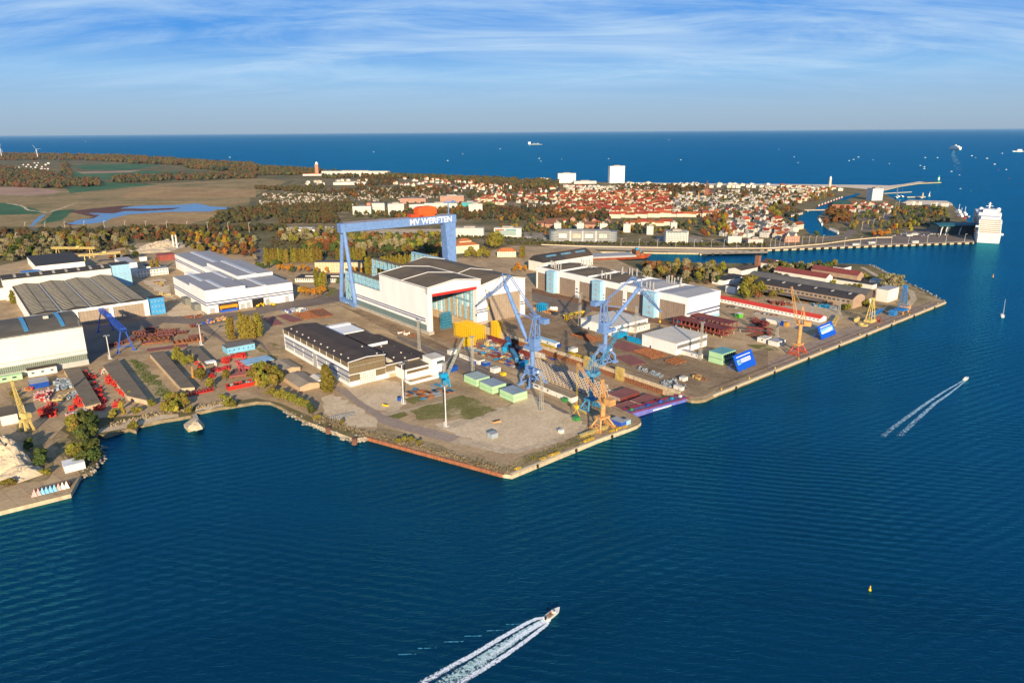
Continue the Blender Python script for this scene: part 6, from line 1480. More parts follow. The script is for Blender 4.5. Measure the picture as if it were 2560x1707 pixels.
def heap(name, label, pts, ht, mt, seed=1, n=72, cat='heap'):
    ps = [at(*p) for p in pts]
    cx = sum(p.x for p in ps) / len(ps); cy = sum(p.y for p in ps) / len(ps)
    from mathutils import noise
    R = max((Vector((p.x - cx, p.y - cy, 0)).length for p in ps))
    m = MB(); vs = []; idx = {}
    def rad(a):
        best = R
        k = len(ps)
        for i in range(k):
            a1 = Vector((ps[i].x - cx, ps[i].y - cy)); a2 = Vector((ps[(i + 1) % k].x - cx, ps[(i + 1) % k].y - cy))
            d = Vector((math.cos(a), math.sin(a))); e_ = a2 - a1
            den = d.x * e_.y - d.y * e_.x
            if abs(den) < 1e-9: continue
            t = (a1.x * e_.y - a1.y * e_.x) / den; s_ = (a1.x * d.y - a1.y * d.x) / den
            if t > 0 and -.001 <= s_ <= 1.001: return t
        return best
    rings = 20
    vs = [(0, 0, ht * (.9 + .2 * noise.noise(Vector((seed, 0, 0)))))]
    for r_ in range(1, rings + 1):
        for i in range(n):
            a = 2 * math.pi * i / n; f = r_ / rings; L_ = rad(a) * f
            x, y = L_ * math.cos(a), L_ * math.sin(a)
            z = ht * (1 - f * f) ** .8 * (.55 + .5 * noise.noise(Vector((x * .05 + seed, y * .05, seed))) + .75 * abs(noise.noise(Vector((x * .09, y * .09, seed * 2)))) + .3 * abs(noise.noise(Vector((x * .3, y * .3, seed)))))
            vs.append((x, y, max(z, 0) if r_ < rings else -.3))
    fs = [(0, 1 + i, 1 + (i + 1) % n) for i in range(n)]
    for r_ in range(rings - 1):
        for i in range(n):
            a, b_ = 1 + r_ * n + i, 1 + r_ * n + (i + 1) % n
            fs.append((a, a + n, b_ + n, b_))
    m.add(vs, fs)
    o = m.build(name, mt, None, (cx, cy, GZ))
    return tag(o, label, cat)
SANDH = mat('pale_sand', (0.62, 0.49, 0.32), .95, .1, .15, bump=.6, detail=8)
heap('sand_heap', 'great pale rubble and sand heap at the lower left edge', [(9, -150, 830), (9, 60, 790), (9, 200, 900), (9, 330, 1040), (9, 260, 1110), (9, 0, 1130), (9, -180, 1100)], 13, SANDH, 3)
heap('sand_heap', 'lower ridge of pale sand in front of the great sand heap', [(9, 0, 1130), (9, 250, 1080), (9, 400, 1060), (9, 420, 1120), (9, 150, 1210), (9, -60, 1200)], 6, SANDH, 8)
heap('sand_heap', 'broad bare earth mound behind the striped works chimneys', [(5, 1180, 100), (5, 1400, 30), (5, 1650, 0), (5, 1730, 50), (5, 1560, 110), (5, 1300, 125)], 9, SANDH, 5)
heap('rubble_islet', 'small pale rubble islet on a concrete raft off the shore', [(9, 1720, 700), (9, 1790, 640), (9, 1850, 660), (9, 1865, 700), (9, 1800, 720)], 4.5, SANDH, 9, cat='islet')
m = MB().prism([tuple(at(9, x, y, 0).xy) for x, y in ((1690, 690), (1780, 625), (1830, 640), (1880, 695), (1730, 735))], -2, 2.4); kind(m.build('raft', G_QUAYW), 'structure')
tag(MB().box(0, 0, 1.2, 3, 26, 1.9).box(.2, 6, -2, 1.2, 7, 1.2).box(.2, 18, -2, 1.2, 19, 1.2).build('jetty', CONCB, None, at(9, 1790, 650, 0), 30), 'ruined concrete jetty leading to the rubble islet', 'jetty')
for i, (p, lab) in enumerate((((10, 665, 745), 'rusty dolphin of old piles standing in the water, left one'), ((10, 905, 845), 'rusty dolphin of old piles standing in the water, right one'))):
    q = at(*p, z=0); m = MB()
    for k in range(9): m.tube((math.cos(k * .7) * 1.5, math.sin(k * .7) * 1.5, -3), (math.cos(k * .7) * 1.2, math.sin(k * .7) * 1.2, 4.2), .55, .55, 6)
    m.box(-1.6, -1.6, 3.6, 1.6, 1.6, 4.4); tag(m.build('mooring_dolphin', mat('rust_brown_piles', (.22, .10, .065), .9, .2), None, q), lab, 'dolphin', 'mooring dolphins off the near shore')
# rocks of the near shore
def rocks(name, pts, n, smin, smax, label=None):
    m = MB()
    P_ = [at(r, x, y, 0) for r, x, y in pts]
    for i in range(n):
        k = rnd.randrange(len(P_) - 1); p = P_[k].lerp(P_[k + 1], rnd.random())
        s = rnd.uniform(smin, smax)
        c = p + Vector((rnd.uniform(-3.5, 3.5), rnd.uniform(-3.5, 5), rnd.uniform(-.2, 2.2)))
        vs = [c + Vector((rnd.uniform(.6, 1.1) * a, rnd.uniform(.6, 1.1) * b_, rnd.uniform(.5, .9) * d_)) * s for a, b_, d_ in ((1, 0, 0), (-1, 0, 0), (0, 1, 0), (0, -1, 0), (0, 0, 1), (0, 0, -1))]
        m.add(vs, [(0, 2, 4), (2, 1, 4), (1, 3, 4), (3, 0, 4), (2, 0, 5), (1, 2, 5), (3, 1, 5), (0, 3, 5)], i % 2)
    return kind(m.build(name, [mat('shore_stone', (.36, .31, .25), .9, .15), mat('pale_shore_stone', (.5, .42, .32), .9, .15)]), 'stuff')
rocks('shore_rocks', [(10, 300, 560), (10, 480, 655), (10, 650, 715), (10, 900, 815), (10, 1020, 800)], 420, .6, 1.6)
rocks('shore_rocks', [(9, 745, 1150), (9, 830, 1110), (9, 900, 1010), (9, 915, 900)], 200, .6, 1.7)
rocks('shore_rocks', [(9, 960, 775), (9, 1180, 712), (9, 1500, 630), (9, 1640, 615)], 120, .4, .9)
rocks('shore_rocks', [(8, 940, 235), (8, 1060, 300), (8, 1240, 378), (8, 1600, 560)], 220, .6, 1.5)
# sheet pile quay of the near shore and quay furniture
qa, qb = at(10, 1020, 778), at(10, 2280, 1120)
e = qb - qa; L_ = e.length
h = thing('sheet_pile_quay', 'rust red sheet pile quay wall along the near shore', 'quay wall', (qa.x, qa.y, 0), math.degrees(math.atan2(e.y, e.x)))
m = MB()
for i in range(int(L_ / 1.3)): m.box(i * 1.3, -.55, -3, i * 1.3 + .75, -.05, 2.3).box(i * 1.3 + .75, -.25, -3, i * 1.3 + 1.3, -.05, 2.3)
m.build('piles', mat('rust_red_piling', (.42, .16, .075), .9, .2, .5, streak=.3), h)
MB().box(0, -.8, 2.3, L_, .4, 2.75).build('capping', mat('rusty_capping', (.34, .13, .07), .9, .2, .5), h)
def edge(pts): return [at(*p) for p in pts]
def along(pts, step, off=0.0):
    r = []; d0 = off
    for a, b_ in zip(pts[:-1], pts[1:]):
        d = (b_ - a).length; t = d0
        while t < d: r.append((a.lerp(b_, t / d), math.degrees(math.atan2((b_ - a).y, (b_ - a).x)))); t += step
        d0 = t - d
    return r
east = edge([(11, 1850, 397), (8, 1635, 570)])
near = edge([(11, 0, 1121), (11, 800, 802), (11, 1050, 712)])
copm = mat('pale_quay_coping', (0.66, 0.52, 0.34), .9, .1, .3)
for nm_, E_ in (('east', east), ('near', near)):
    for a, b_ in zip(E_[:-1], E_[1:]):
        d = b_ - a; o = MB().box(0, -.35, -.9, d.length, 1.6, .35).build('quay_coping', copm, None, (a.x, a.y, GZ), math.degrees(math.atan2(d.y, d.x))); kind(o, 'structure')
fm = MB().tube((0, -.9, -1.8), (0, -.9, .2), .8, .8, 8).box(-.9, -.5, -1.4, .9, -.2, 0)
fo = None
for p, a in along(east, 58, 30) + along(near, 34, 20):
    if fo is None: fo = fm.build('fender', mat('black_rubber', (.02, .02, .02), .8), None, p, a); tag(fo, 'black rubber fender hung on the pale quay wall', 'fender', 'fenders along the quay walls')
    else: c = fo.copy(); COL.objects.link(c); c.location = p; c.rotation_euler = (0, 0, math.radians(a))
fx = None
QN = edge([(3, 1745, 1165), (4, 0, 1120), (4, 900, 1086), (4, 1880, 1052)])
for p, a in along(QN, 15.5, 5):
    if fx is None:
        fx = MB().box(-2.2, -1.5, -2.4, 2.2, -.1, 1.0).box(-2.4, -1.2, -1.6, 2.4, -.4, .2).build('quay_fender', mat('black_rubber', (.02, .02, .02)), None, p, a); tag(fx, 'big black fender on the far passenger quay', 'fender', 'fenders on the far passenger quay')
    else: c = fx.copy(); COL.objects.link(c); c.location = p; c.rotation_euler = (0, 0, math.radians(a))
bo = None
for p, a in along(east, 40, 15) + along(near, 30, 6):
    n = Vector((-math.sin(math.radians(a)), math.cos(math.radians(a)), 0))
    q = p + n * 3
    if bo is None: bo = MB().tube((0, 0, 0), (0, 0, .9), .45, .4, 8).tube((0, 0, .9), (0, 0, 1.2), .7, .6, 8).build('bollard', YEL, None, q); tag(bo, 'stubby yellow bollard along the shipyard quay', 'bollard', 'bollards along the shipyard quay')
    else: c = bo.copy(); COL.objects.link(c); c.location = q
yr = None
for x, y in ((60, 1080), (290, 990), (370, 960), (420, 940), (690, 825), (735, 808), (925, 735), (985, 710), (1040, 695)):
    p = at(11, x, y)
    m = MB().beam((-2, 0, 1.2), (2, 0, 1.2), .15).beam((-2, 0, .6), (2, 0, .6), .12)
    for q in (-2, -1, 0, 1, 2): m.beam((q, 0, 0), (q, 0, 1.25), .15)
    m.beam((-2, 1.4, 1.2), (2, 1.4, 1.2), .15).beam((-2, 0, 1.2), (-2, 1.4, 1.2), .15).beam((2, 0, 1.2), (2, 1.4, 1.2), .15).beam((-2, 1.4, 0), (-2, 1.4, 1.2), .15).beam((2, 1.4, 0), (2, 1.4, 1.2), .15)
    if yr is None: yr = m.build('ladder_guard', YEL, None, p, ANG + 0); tag(yr, 'yellow ladder guard rail on the near quay edge', 'guard rail', 'yellow guard rails on the near quay')
    else: c = yr.copy(); COL.objects.link(c); c.location = p
# pipe store in front of the annex
for i in range(30):
    u, v = rnd.random(), rnd.random()
    A, B, C, D = [at(*q) for q in (('q', 420, 900), ('q', 1000, 780), ('q', 1330, 900), ('q', 700, 1040))]
    p = A.lerp(B, u).lerp(D.lerp(C, u), v)
    m = MB()
    for j in range(4): m.beam((j * .8, 0, .5), (j * .8, 7, .5), .5)
    m.beam((-.4, 1.5, .12), (2.8, 1.5, .12), .25).beam((-.4, 5.5, .12), (2.8, 5.5, .12), .25)
    tag(m.build('pipe_bundle', (RUST, CRT, mat('rust_orange', (.5, .17, .05), .8), GREYS)[i % 4], None, p, ANG + (0 if i % 3 else 90)), 'bundle of rusty or blue pipes in the open store by the grass lot', 'pipe bundle', 'pipe bundles in the open store')
for lab, C, w_, d_, ht, mt, a in (('orange skip lying open on the bare lot above the grey blue containers', ('q', 2010, 1455), 6, 2.2, 1.2, CRO, 30), ('orange drum row on the sand beside the lane', (10, 1160, 490), 5, 1.6, 1.4, YEL, -35), ('blue generator beside the white light mast', ('q', 255, 1050), 2.6, 2.6, 3, BLUE, 20)):
    tag(MB().box(0, 0, .15, w_, d_, ht).box(.2, .2, 0, w_ - .2, d_ - .2, .15).box(.3, .3, ht, w_ - .3, d_ - .3, ht + .05, 1).build('skip', [mt, DARK], None, at(*C), a), lab, 'skip')
m = MB()
for i in range(12): m.beam((i * 1.5, 0, 0), (i * 1.5 + .4, 2.4, 2.2), .25).beam((i * 1.5, 2.4, 0), (i * 1.5 + .4, 2.4, 2.2), .2)
m.beam((0, 2.4, 2.1), (17, 2.4, 2.1), .25).beam((0, 0, .2), (17, 0, .2), .25)
tag(m.build('boat_trestle_row', GREYS, None, at(10, 690, 630), 28), 'row of grey slanted trestles on the sand by the near shore', 'trestle row')
# excavator like yellow machines in front of the striped works
for i, (x, y) in enumerate(((20, 615), (70, 600), (160, 605))):
    h = thing('yellow_digger', ('yellow digger before the striped works, leftmost of three', 'yellow digger before the striped works, middle of three', 'yellow digger before the striped works, rightmost of three')[i], 'digger', at(6, x, y), 20 + 60 * i)
    MB().box(-2.2, -1.5, 0, 2.2, -.8, 1).box(-2.2, .8, 0, 2.2, 1.5, 1).build('track', DARK, h)
    MB().box(-2.2, -1.4, 1, 1.2, 1.4, 2.4).box(-.2, -1.3, 2.4, 1.2, .1, 3.6).build('body', YEL, h)
    MB().beam((1, .6, 2), (4, .6, 4.6), .6).beam((4, .6, 4.6), (6.2, .6, 1.6), .45).box(5.6, 0, .6, 6.8, 1.2, 1.8).build('arm', YEL, h)
h = thing('orange_machine', 'orange and blue gantry machine in the doorway of the striped works', 'machine', o6 + EX * 14 - EY * 3, ANG)
MB().box(0, 0, 0, 20, 2.4, 2.6).build('base', BLG, h); MB().box(0, 0, 4.2, 20, 2.4, 7.6).beam((1, 1, 2.6), (1, 1, 4.2), .8).beam((19, 1, 2.6), (19, 1, 4.2), .8).build('beam', mat('amber_paint', (.75, .30, .02)), h)
# ---------------------------------------------------------------- cars
carm = {}
def car_mesh():
    b1 = MB().box(-2.1, -.85, .3, 2.1, .85, .85).add([(-1.5, -.8, .85), (1.2, -.8, .85), (1.2, .8, .85), (-1.5, .8, .85), (-1.1, -.7, 1.4), (.6, -.7, 1.4), (.6, .7, 1.4), (-1.1, .7, 1.4)], [(0, 1, 5, 4), (1, 2, 6, 5), (2, 3, 7, 6), (3, 0, 4, 7)], 1).quad([(-1.1, -.7, 1.4), (.6, -.7, 1.4), (.6, .7, 1.4), (-1.1, .7, 1.4)])
    for x in (-1.3, 1.3):
        for y in (-.85, .85): b1.tube((x, y - .1, .32), (x, y + .1, .32), .32, .32, 8, 2)
    return b1
cm = [mat('car_white', (.75, .75, .73), .3, .02), mat('car_silver', (.45, .46, .47), .3, .02), mat('car_black', (.03, .03, .035), .3, .02), mat('car_blue', (.03, .06, .2), .3, .02), mat('car_red', (.4, .03, .03), .3, .02)]
cn_ = ('white', 'silver', 'black', 'dark blue', 'red')
def cars(region, n, where, cat_group, jit=.25, sc=1.0):
    A, B, C, D = [at(*q) for q in region]
    nx = max(1, int(n ** .5 * 2)); k = 0
    e_ = B - A; ang = math.degrees(math.atan2(e_.y, e_.x))
    for i in range(n):
        u, v = rnd.random(), (int(rnd.random() * 4) + .5) / 4
        p = A.lerp(B, u).lerp(D.lerp(C, u), v)
        ci = rnd.choice((0, 0, 1, 1, 2, 2, 3, 4))
        if ci not in carm: carm[ci] = car_mesh().build('parked_car', [cm[ci], GLASS, DARK]); o = carm[ci]
        else: o = carm[ci].copy(); COL.objects.link(o)
        o.location = p; o.rotation_euler = (0, 0, math.radians(ang + 90 + rnd.uniform(-4, 4))); o.scale = (sc,) * 3
        tag(o, '%s car parked %s' % (cn_[ci], where), 'car', '%s cars parked %s' % (cn_[ci], where))
cars((('f', 130, 350), ('f', 480, 400), ('f', 470, 380), ('f', 180, 330)), 10, 'along the lawn edge right of the row hall', '')
cars((('f', 560, 420), ('f', 1150, 520), ('f', 1150, 530), ('f', 560, 440)), 9, 'in front of the red roofed barrack', '')
cars((('l', 830, 1100), ('l', 1800, 1120), ('l', 1800, 1040), ('l', 1000, 1050)), 60, 'on the cruise terminal forecourt', '', sc=1.25)
cars(((2, 580, 945), (2, 750, 945), (2, 750, 910), (2, 600, 900)), 40, 'beside the white car showroom', '', sc=1.3)
cars(((3, 0, 1010), (3, 300, 1040), (3, 310, 1015), (3, 0, 985)), 14, 'on the paving before the coloured glass block', '', sc=1.2)
cars(((3, 1740, 1050), (3, 1950, 1070), (3, 1950, 1050), (3, 1750, 1030)), 10, 'right of the white balcony block', '', sc=1.2)
cars((('b', 1855, 790), ('b', 1950, 800), ('b', 1950, 770), ('b', 1860, 765)), 3, 'between the pale blue stair towers', '')
# ---------------------------------------------------------------- boats and ships
def foam_mat(name, th, sc, col=(.85, .9, .92)):
    m = bpy.data.materials.new(name); m.use_nodes = True
    t = m.node_tree; b = t.nodes['Principled BSDF']; b.inputs['Base Color'].default_value = (*col, 1); b.inputs['Roughness'].default_value = .8
    tcn = nd(t, 'ShaderNodeTexCoord'); n = nd(t, 'ShaderNodeTexNoise', i_Scale=sc, i_Detail=8, i_Roughness=.75, i_Distortion=.8)
    t.links.new(tcn.outputs['Object'], n.inputs['Vector'])
    r = nd(t, 'ShaderNodeMapRange', interpolation_type='SMOOTHSTEP'); r.inputs['From Min'].default_value = th; r.inputs['From Max'].default_value = th + .14
    at_ = nd(t, 'ShaderNodeAttribute', attribute_name='foam'); t.links.new(mth(t, 'ADD', n.outputs[0], mth(t, 'MULTIPLY', mth(t, 'SUBTRACT', at_.outputs['Fac'], 1.0), .42)), r.inputs['Value']); t.links.new(r.outputs[0], b.inputs['Alpha'])
    return m
FO1 = foam_mat('dense_foam', .31, 1.1); FO2 = foam_mat('churned_foam', .33, .7, (.50, .68, .66)); FO3 = foam_mat('thin_foam', .34, .5, (.36, .55, .64)); FO4 = foam_mat('faint_wash', .50, .12, (.02, .13, .22))
def strip(name, r, line, w0, w1, m, z=.06):
    pts = [at(r, x, y, z) for x, y in line]; n = len(pts); m_ = MB(); den = []
    for i in range(n):
        d = pts[min(i + 1, n - 1)] - pts[max(i - 1, 0)]; d.normalize(); nn = Vector((-d.y, d.x, 0)); w_ = w0 + (w1 - w0) * i / (n - 1)
        m_.v += [tuple(pts[i] + nn * (w_ * k)) for k in (-.75, -.35, 0, .35, .75)]; e_ = 1 - .3 * (i / (n - 1)) ** 2
        den += [0, .9 * e_, e_, .9 * e_, 0]
    for i in range(n - 1): m_.f += [(i * 5 + k, i * 5 + k + 1, i * 5 + k + 6, i * 5 + k + 5) for k in range(4)]
    m_.m = [0] * len(m_.f); o = m_.build(name, m)
    o.data.attributes.new('foam', 'FLOAT', 'POINT').data.foreach_set('value', den)
    return kind(o, 'stuff')
strip('wake_foam', 't', [(1745, 400), (1480, 550), (1200, 735), (900, 925), (620, 1105), (380, 1270)], 3.0, 8.5, FO2, .07)
strip('wake_foam', 't', [(1745, 400), (1640, 465), (1480, 560), (1200, 750), (900, 940)], 3.4, 2.0, FO1, .08)
strip('wake_foam', 't', [(1740, 385), (1600, 405), (1500, 450), (1200, 620), (850, 830), (550, 990), (260, 1160), (0, 1300)], 1.6, 3.4, FO1, .09)
strip('wake_foam', 't', [(1760, 410), (1730, 470), (1500, 645), (1230, 840), (950, 1010), (720, 1150), (500, 1290)], 1.4, 3.4, FO1, .10)
CRS = foam_mat('crest_water', .36, .8, (.06, .32, .45))
for i, (x, y) in enumerate(((1370, 468), (1140, 540), (880, 605), (640, 672), (330, 748), (100, 820))): strip('wash_crest', 't', [(x - 120, y + 4), (x - 40, y + 2), (x + 40, y), (x + 110, y - 5)], .7, .9, CRS, .05)
strip('wake_foam', 8, [(1800, 1285), (1600, 1400), (1450, 1500), (1200, 1680), (1050, 1800)], 1.2, 4.5, FO3, .08)
strip('wake_foam', 8, [(1810, 1295), (1650, 1420), (1530, 1500), (1330, 1680), (1200, 1800)], 1.2, 4.5, FO3, .09)
strip('wake_foam', 8, [(1812, 1288), (1720, 1340), (1580, 1430), (1380, 1570)], .6, 7, FO4, .05)
strip('wake_foam', 4, [(1705, 205), (1700, 250), (1725, 300), (1760, 400)], 25, 60, foam_mat('ship_wash', .40, .02, (.12, .35, .5)), .3)
strip('wake_foam', 4, [(1750, 435), (1800, 480), (1900, 530), (2000, 600), (2080, 680)], 5, 60, FO4, .2)
strip('wake_foam', 4, [(2140, 870), (2220, 900), (2350, 940), (2500, 990)], 3, 24, FO4, .15)
strip('wake_foam', 'o', [(1705, 1402), (1640, 1450)], .6, 2, FO4, .12)
strip('wake_foam', 'o', [(1720, 1240), (1600, 1290)], .6, 3, FO4, .12)
def hull(m, L_, B_, ht, z0=-.6, mm=0, sheer=.3):
    """lofted hull along +x, bow at +x"""
    st = [(-.5, .82, 0), (-.3, 1, 0), (0, 1, 0), (.25, .86, .1), (.4, .48, .5), (.5, .04, 1)]
    vs = []
    for f, wf_, sh in st:
        x = f * L_; w_ = B_ / 2 * wf_
        vs += [(x - (.06 * L_ * (f == .5)), -w_ * .55, z0), (x - (.06 * L_ * (f == .5)), w_ * .55, z0), (x, w_, ht * (1 + sheer * sh)), (x, -w_, ht * (1 + sheer * sh))]
    fs = []
    for i in range(5):
        a = i * 4; b_ = a + 4
        fs += [(a + 3, a, b_, b_ + 3), (a + 1, a + 2, b_ + 2, b_ + 1), (a + 2, a + 3, b_ + 3, b_ + 2), (a, a + 1, b_ + 1, b_)]
    fs += [(0, 3, 2, 1), (20, 21, 22, 23)]
    return m.add(vs, fs, mm)
HW = mat('boat_white', (.80, .77, .70), .4, .04)
pb1 = at('t', 1795, 365, 0)
d = at('t', 1850, 320, 0) - at('t', 1745, 400, 0); ang = math.degrees(math.atan2(d.y, d.x))
h = thing('motor_boat', 'cream open motor boat throwing a broad foaming wake in the foreground', 'motor boat', pb1, ang)
hull(MB(), 9.5, 3.2, 1.3).build('hull', HW, h)
MB().box(-3.6, -1.1, 1.31, 1.0, 1.1, 1.36).build('deck', mat('teak_deck', (.45, .28, .14), .8), h)
MB().box(-.3, -1.0, 1.36, .9, 1.0, 2.1).box(.6, -.9, 2.1, .7, .9, 2.7, 1).build('console', [HW, GLASS], h)
MB().box(-4.9, -.5, .4, -4.4, .5, 1.9).build('outboard_motor', DARK, h)
pm = MB()
vv = [(0, 0, 0)]
def person(label, loc, jacket, rz=0):
    me = bpy.data.meshes.new('person')
    vs = [(0, 0, .55), (0, 0, .85), (0, 0, 1.12), (0, 0, 1.22), (0, 0, 1.34), (0, .2, 1.1), (.18, .24, .9), (.36, .16, .86), (0, -.2, 1.1), (.18, -.24, .9), (.36, -.16, .86), (.4, .11, .56), (.44, .12, .12), (.4, -.11, .56), (.44, -.12, .12)]
    es = [(0, 1), (1, 2), (2, 3), (3, 4), (2, 5), (5, 6), (6, 7), (2, 8), (8, 9), (9, 10), (0, 11), (11, 12), (0, 13), (13, 14)]
    rd = [.17, .18, .17, .07, .12, .075, .06, .045, .075, .06, .045, .1, .07, .1, .07]
    me.from_pydata(vs, es, [])
    o = bpy.data.objects.new('person', me); COL.objects.link(o)
    sk = o.modifiers.new('skin', 'SKIN'); 
    lay = me.skin_vertices[0] if me.skin_vertices else None
    if lay:
        for i, r_ in enumerate(rd): lay.data[i].radius = (r_, r_)
        lay.data[0].use_root = True
    o.modifiers.new('sub', 'SUBSURF').levels = 1
    me.materials.append(jacket)
    o.location = loc; o.rotation_euler = (0, 0, rz)
    return tag(o, label, 'person')
M2 = Matrix.Rotation(math.radians(ang), 4, 'Z')
person('person in a red jacket sitting at the helm of the open boat', pb1 + M2 @ Vector((-.9, .3, 1.3)), FRED, math.radians(ang))
person('person in dark clothing sitting behind the helm of the open boat', pb1 + M2 @ Vector((-2.2, -.4, 1.3)), DARK, math.radians(ang))
pb2 = at(8, 1818, 1280, 0); d = at(8, 1840, 1268, 0) - at(8, 1600, 1420, 0)
def speedboat(label, P_, ang, L_, name='motor_boat'):
    h = thing(name, label, 'motor boat', P_, ang)
    hull(MB(), L_, L_ * .32, L_ * .13).build('hull', HW, h)
    MB().box(-L_ * .25, -L_ * .11, L_ * .13, L_ * .15, L_ * .11, L_ * .24).build('cabin', HW, h)
    MB().box(-L_ * .2, -L_ * .115, L_ * .17, L_ * .16, L_ * .115, L_ * .215).build('window', GLASS, h)
    return h
speedboat('white cabin motor boat drawing a thin double wake on the right water', pb2, math.degrees(math.atan2(d.y, d.x)), 9)
def sailboat(label, P_, ang, L_, mh, sail=True):
    h = thing('sailing_boat', label, 'sailing boat', P_, ang)
    hull(MB(), L_, L_ * .28, L_ * .1).build('hull', HW, h)
    MB().box(-L_ * .2, -L_ * .08, L_ * .1, L_ * .15, L_ * .08, L_ * .15).build('cabin', HW, h)
    MB().tube((L_ * .05, 0, L_ * .1), (L_ * .05, 0, mh), .14, .1, 6).beam((L_ * .05, 0, L_ * .22), (-L_ * .4, 0, L_ * .22), .16).build('mast', GREYS, h)
    if sail: MB().add([(L_ * .03, -.05, L_ * .24), (-L_ * .38, -.35, L_ * .24), (L_ * .03, -.05, mh * .96), (L_ * .03, .05, L_ * .24), (-L_ * .38, -.2, L_ * .24), (L_ * .03, .05, mh * .96)], [(0, 1, 2), (5, 4, 3), (0, 2, 5, 3), (1, 4, 5, 2)]).build('sail', SIGNW, h)
    return h
sailboat('white sailing yacht with one tall sail on the right water', at(8, 2150, 700, 0), 60, 14, 20)
def buoy(label, P_, m_, ht=5, sc=.8):
    m = MB().tube((0, 0, -.5), (0, 0, .8), 1.3, 1.3, 10).tube((0, 0, .8), (0, 0, ht), .9, .25, 8).box(-.5, -.5, ht, .5, .5, ht + .9, 1)
    o = m.build('navigation_buoy', [m_, DARK], None, P_); o.scale = (sc,) * 3; tag(o, label, 'buoy')
buoy('yellow navigation buoy alone on the dark foreground water', at('o', 1998, 1355, 0), YEL, 5.2, .5)
buoy('orange navigation buoy off the stern reflection of the cruise ship', at(4, 2065, 1370, 0), CRO, 6)
buoy('small green buoy right of the green and white pier light', at(4, 1862, 585, 0), GREEN, 7)
buoy('small red buoy in the far fairway, nearer one', at(4, 2215, 470, 0), RED, 7); buoy('small red buoy in the far fairway, farther one', at(4, 2115, 388, 0), RED, 7)
# cruise ship, stern towards the camera
cs = at(4, 2015, 1056, 0); ce = at(4, 1955, 800, 0)
A_ = at(4, 1906, 1050, 0); B_ = at(4, 2120, 1056, 0)
bw = (B_ - A_).length
d = at(4, 1840, 845, 0) - at(4, 1903, 1050, 0); ang = math.degrees(math.atan2(d.y, d.x))
h = thing('cruise_ship', 'huge white cruise ship moored stern on at the far passenger quay', 'cruise ship', (cs.x, cs.y, 0), ang)
Ls = 285.0; hb_ = bw / 2
m = MB()
st = [(0, .86), (6, .97), (40, 1), (200, 1), (245, .7), (272, .32), (285, .03)]
vs = []
for x, f in st: vs += [(x, -hb_ * f, -1), (x, hb_ * f, -1), (x + (4 if x > 200 else -3 if x == 0 else 0), hb_ * min(1, f * 1.05), 17), (x + (4 if x > 200 else -3 if x == 0 else 0), -hb_ * min(1, f * 1.05), 17)]
fs = []
for i in range(6):
    a = i * 4; b_ = a + 4; fs += [(a + 3, a, b_, b_ + 3), (a + 1, a + 2, b_ + 2, b_ + 1), (a + 2, a + 3, b_ + 3, b_ + 2)]
fs.append((0, 3, 2, 1)); m.add(vs, fs); m.build('hull', HW, h)
SW = mat('ship_white', (.80, .77, .71), .5, .03, .05)
m = MB()
zz = 17
for i, (x0, f) in enumerate(((0, .96), (2, .94), (4, .94), (7, .94), (10, .93), (14, .96), (18, .96))):
    m.box(x0, -hb_ * f, zz, 245 - i * 3, hb_ * f, zz + .9); m.box(x0 + 2.6, -hb_ * f + .8, zz + .9, 243 - i * 3, hb_ * f - .8, zz + 3.3); zz += 3.3
m.build('superstructure', SW, h)
for i in range(7):
    x0 = (0, 2, 4, 7, 10, 14, 18)[i]
    MB().box(x0 + 2.5, -hb_ * .86, 18.1 + 3.3 * i, x0 + 2.65, hb_ * .86, 20.1 + 3.3 * i).build('balcony_row', stripes('stern_balcony_glass', (.30, .22, .15), (.5, .45, .38), 2.0, .7, 1, .4), h)
for s in (-1, 1):
    for i in range(7): MB().box(30, s * (hb_ - .75), 18.0 + 3.3 * i, 225, s * (hb_ - .62), 20.2 + 3.3 * i).build('side_balconies', stripes('side_balcony_glass', (.06, .10, .13), (.4, .45, .48), 3.0, .7, 0, .4), h)
m = MB().box(26, -hb_ * .8, zz, 150, hb_ * .8, zz + 4).box(60, -hb_ * .95, zz, 110, hb_ * .95, zz + 8).box(70, -hb_ * .6, zz + 8, 105, hb_ * .6, zz + 13).prof([(120, zz), (150, zz), (140, zz + 9), (128, zz + 10)], -6, 6); m.build('upper_decks', SW, h)
m = MB()
for y in (-hb_ * .75, hb_ * .75):
    for k in range(6):
        a0, a1 = math.pi * k / 6 - math.pi / 2, math.pi * (k + 1) / 6 - math.pi / 2
        m.tube((95, y, zz + 12 + 4 * math.sin(a0)), (95, y, zz + 12 + 4 * math.sin(a1)), max(.02, 4 * math.cos(a0)), max(.02, 4 * math.cos(a1)), 12)
m.build('radar_dome', SW, h)
MB().beam((112, 0, zz + 8), (110, 0, zz + 24), 2.2).beam((110, -6, zz + 17), (110, 6, zz + 17), .9).beam((110, -3, zz + 21), (110, 3, zz + 21), .6).build('mast', SW, h)
MB().box(8, -hb_ - 3.5, 14, 16, -hb_, 17).box(-2, hb_ * .95, 28, 2, hb_ + 4, 31).build('bridge_wing', SW, h)
m = MB()
for x in range(50, 220, 16): m.box(x, hb_ * 1.0, 12, x + 11, hb_ + 2.0, 15.5)
m.build('lifeboats', mat('lifeboat_orange', (.65, .16, .03), .5), h)
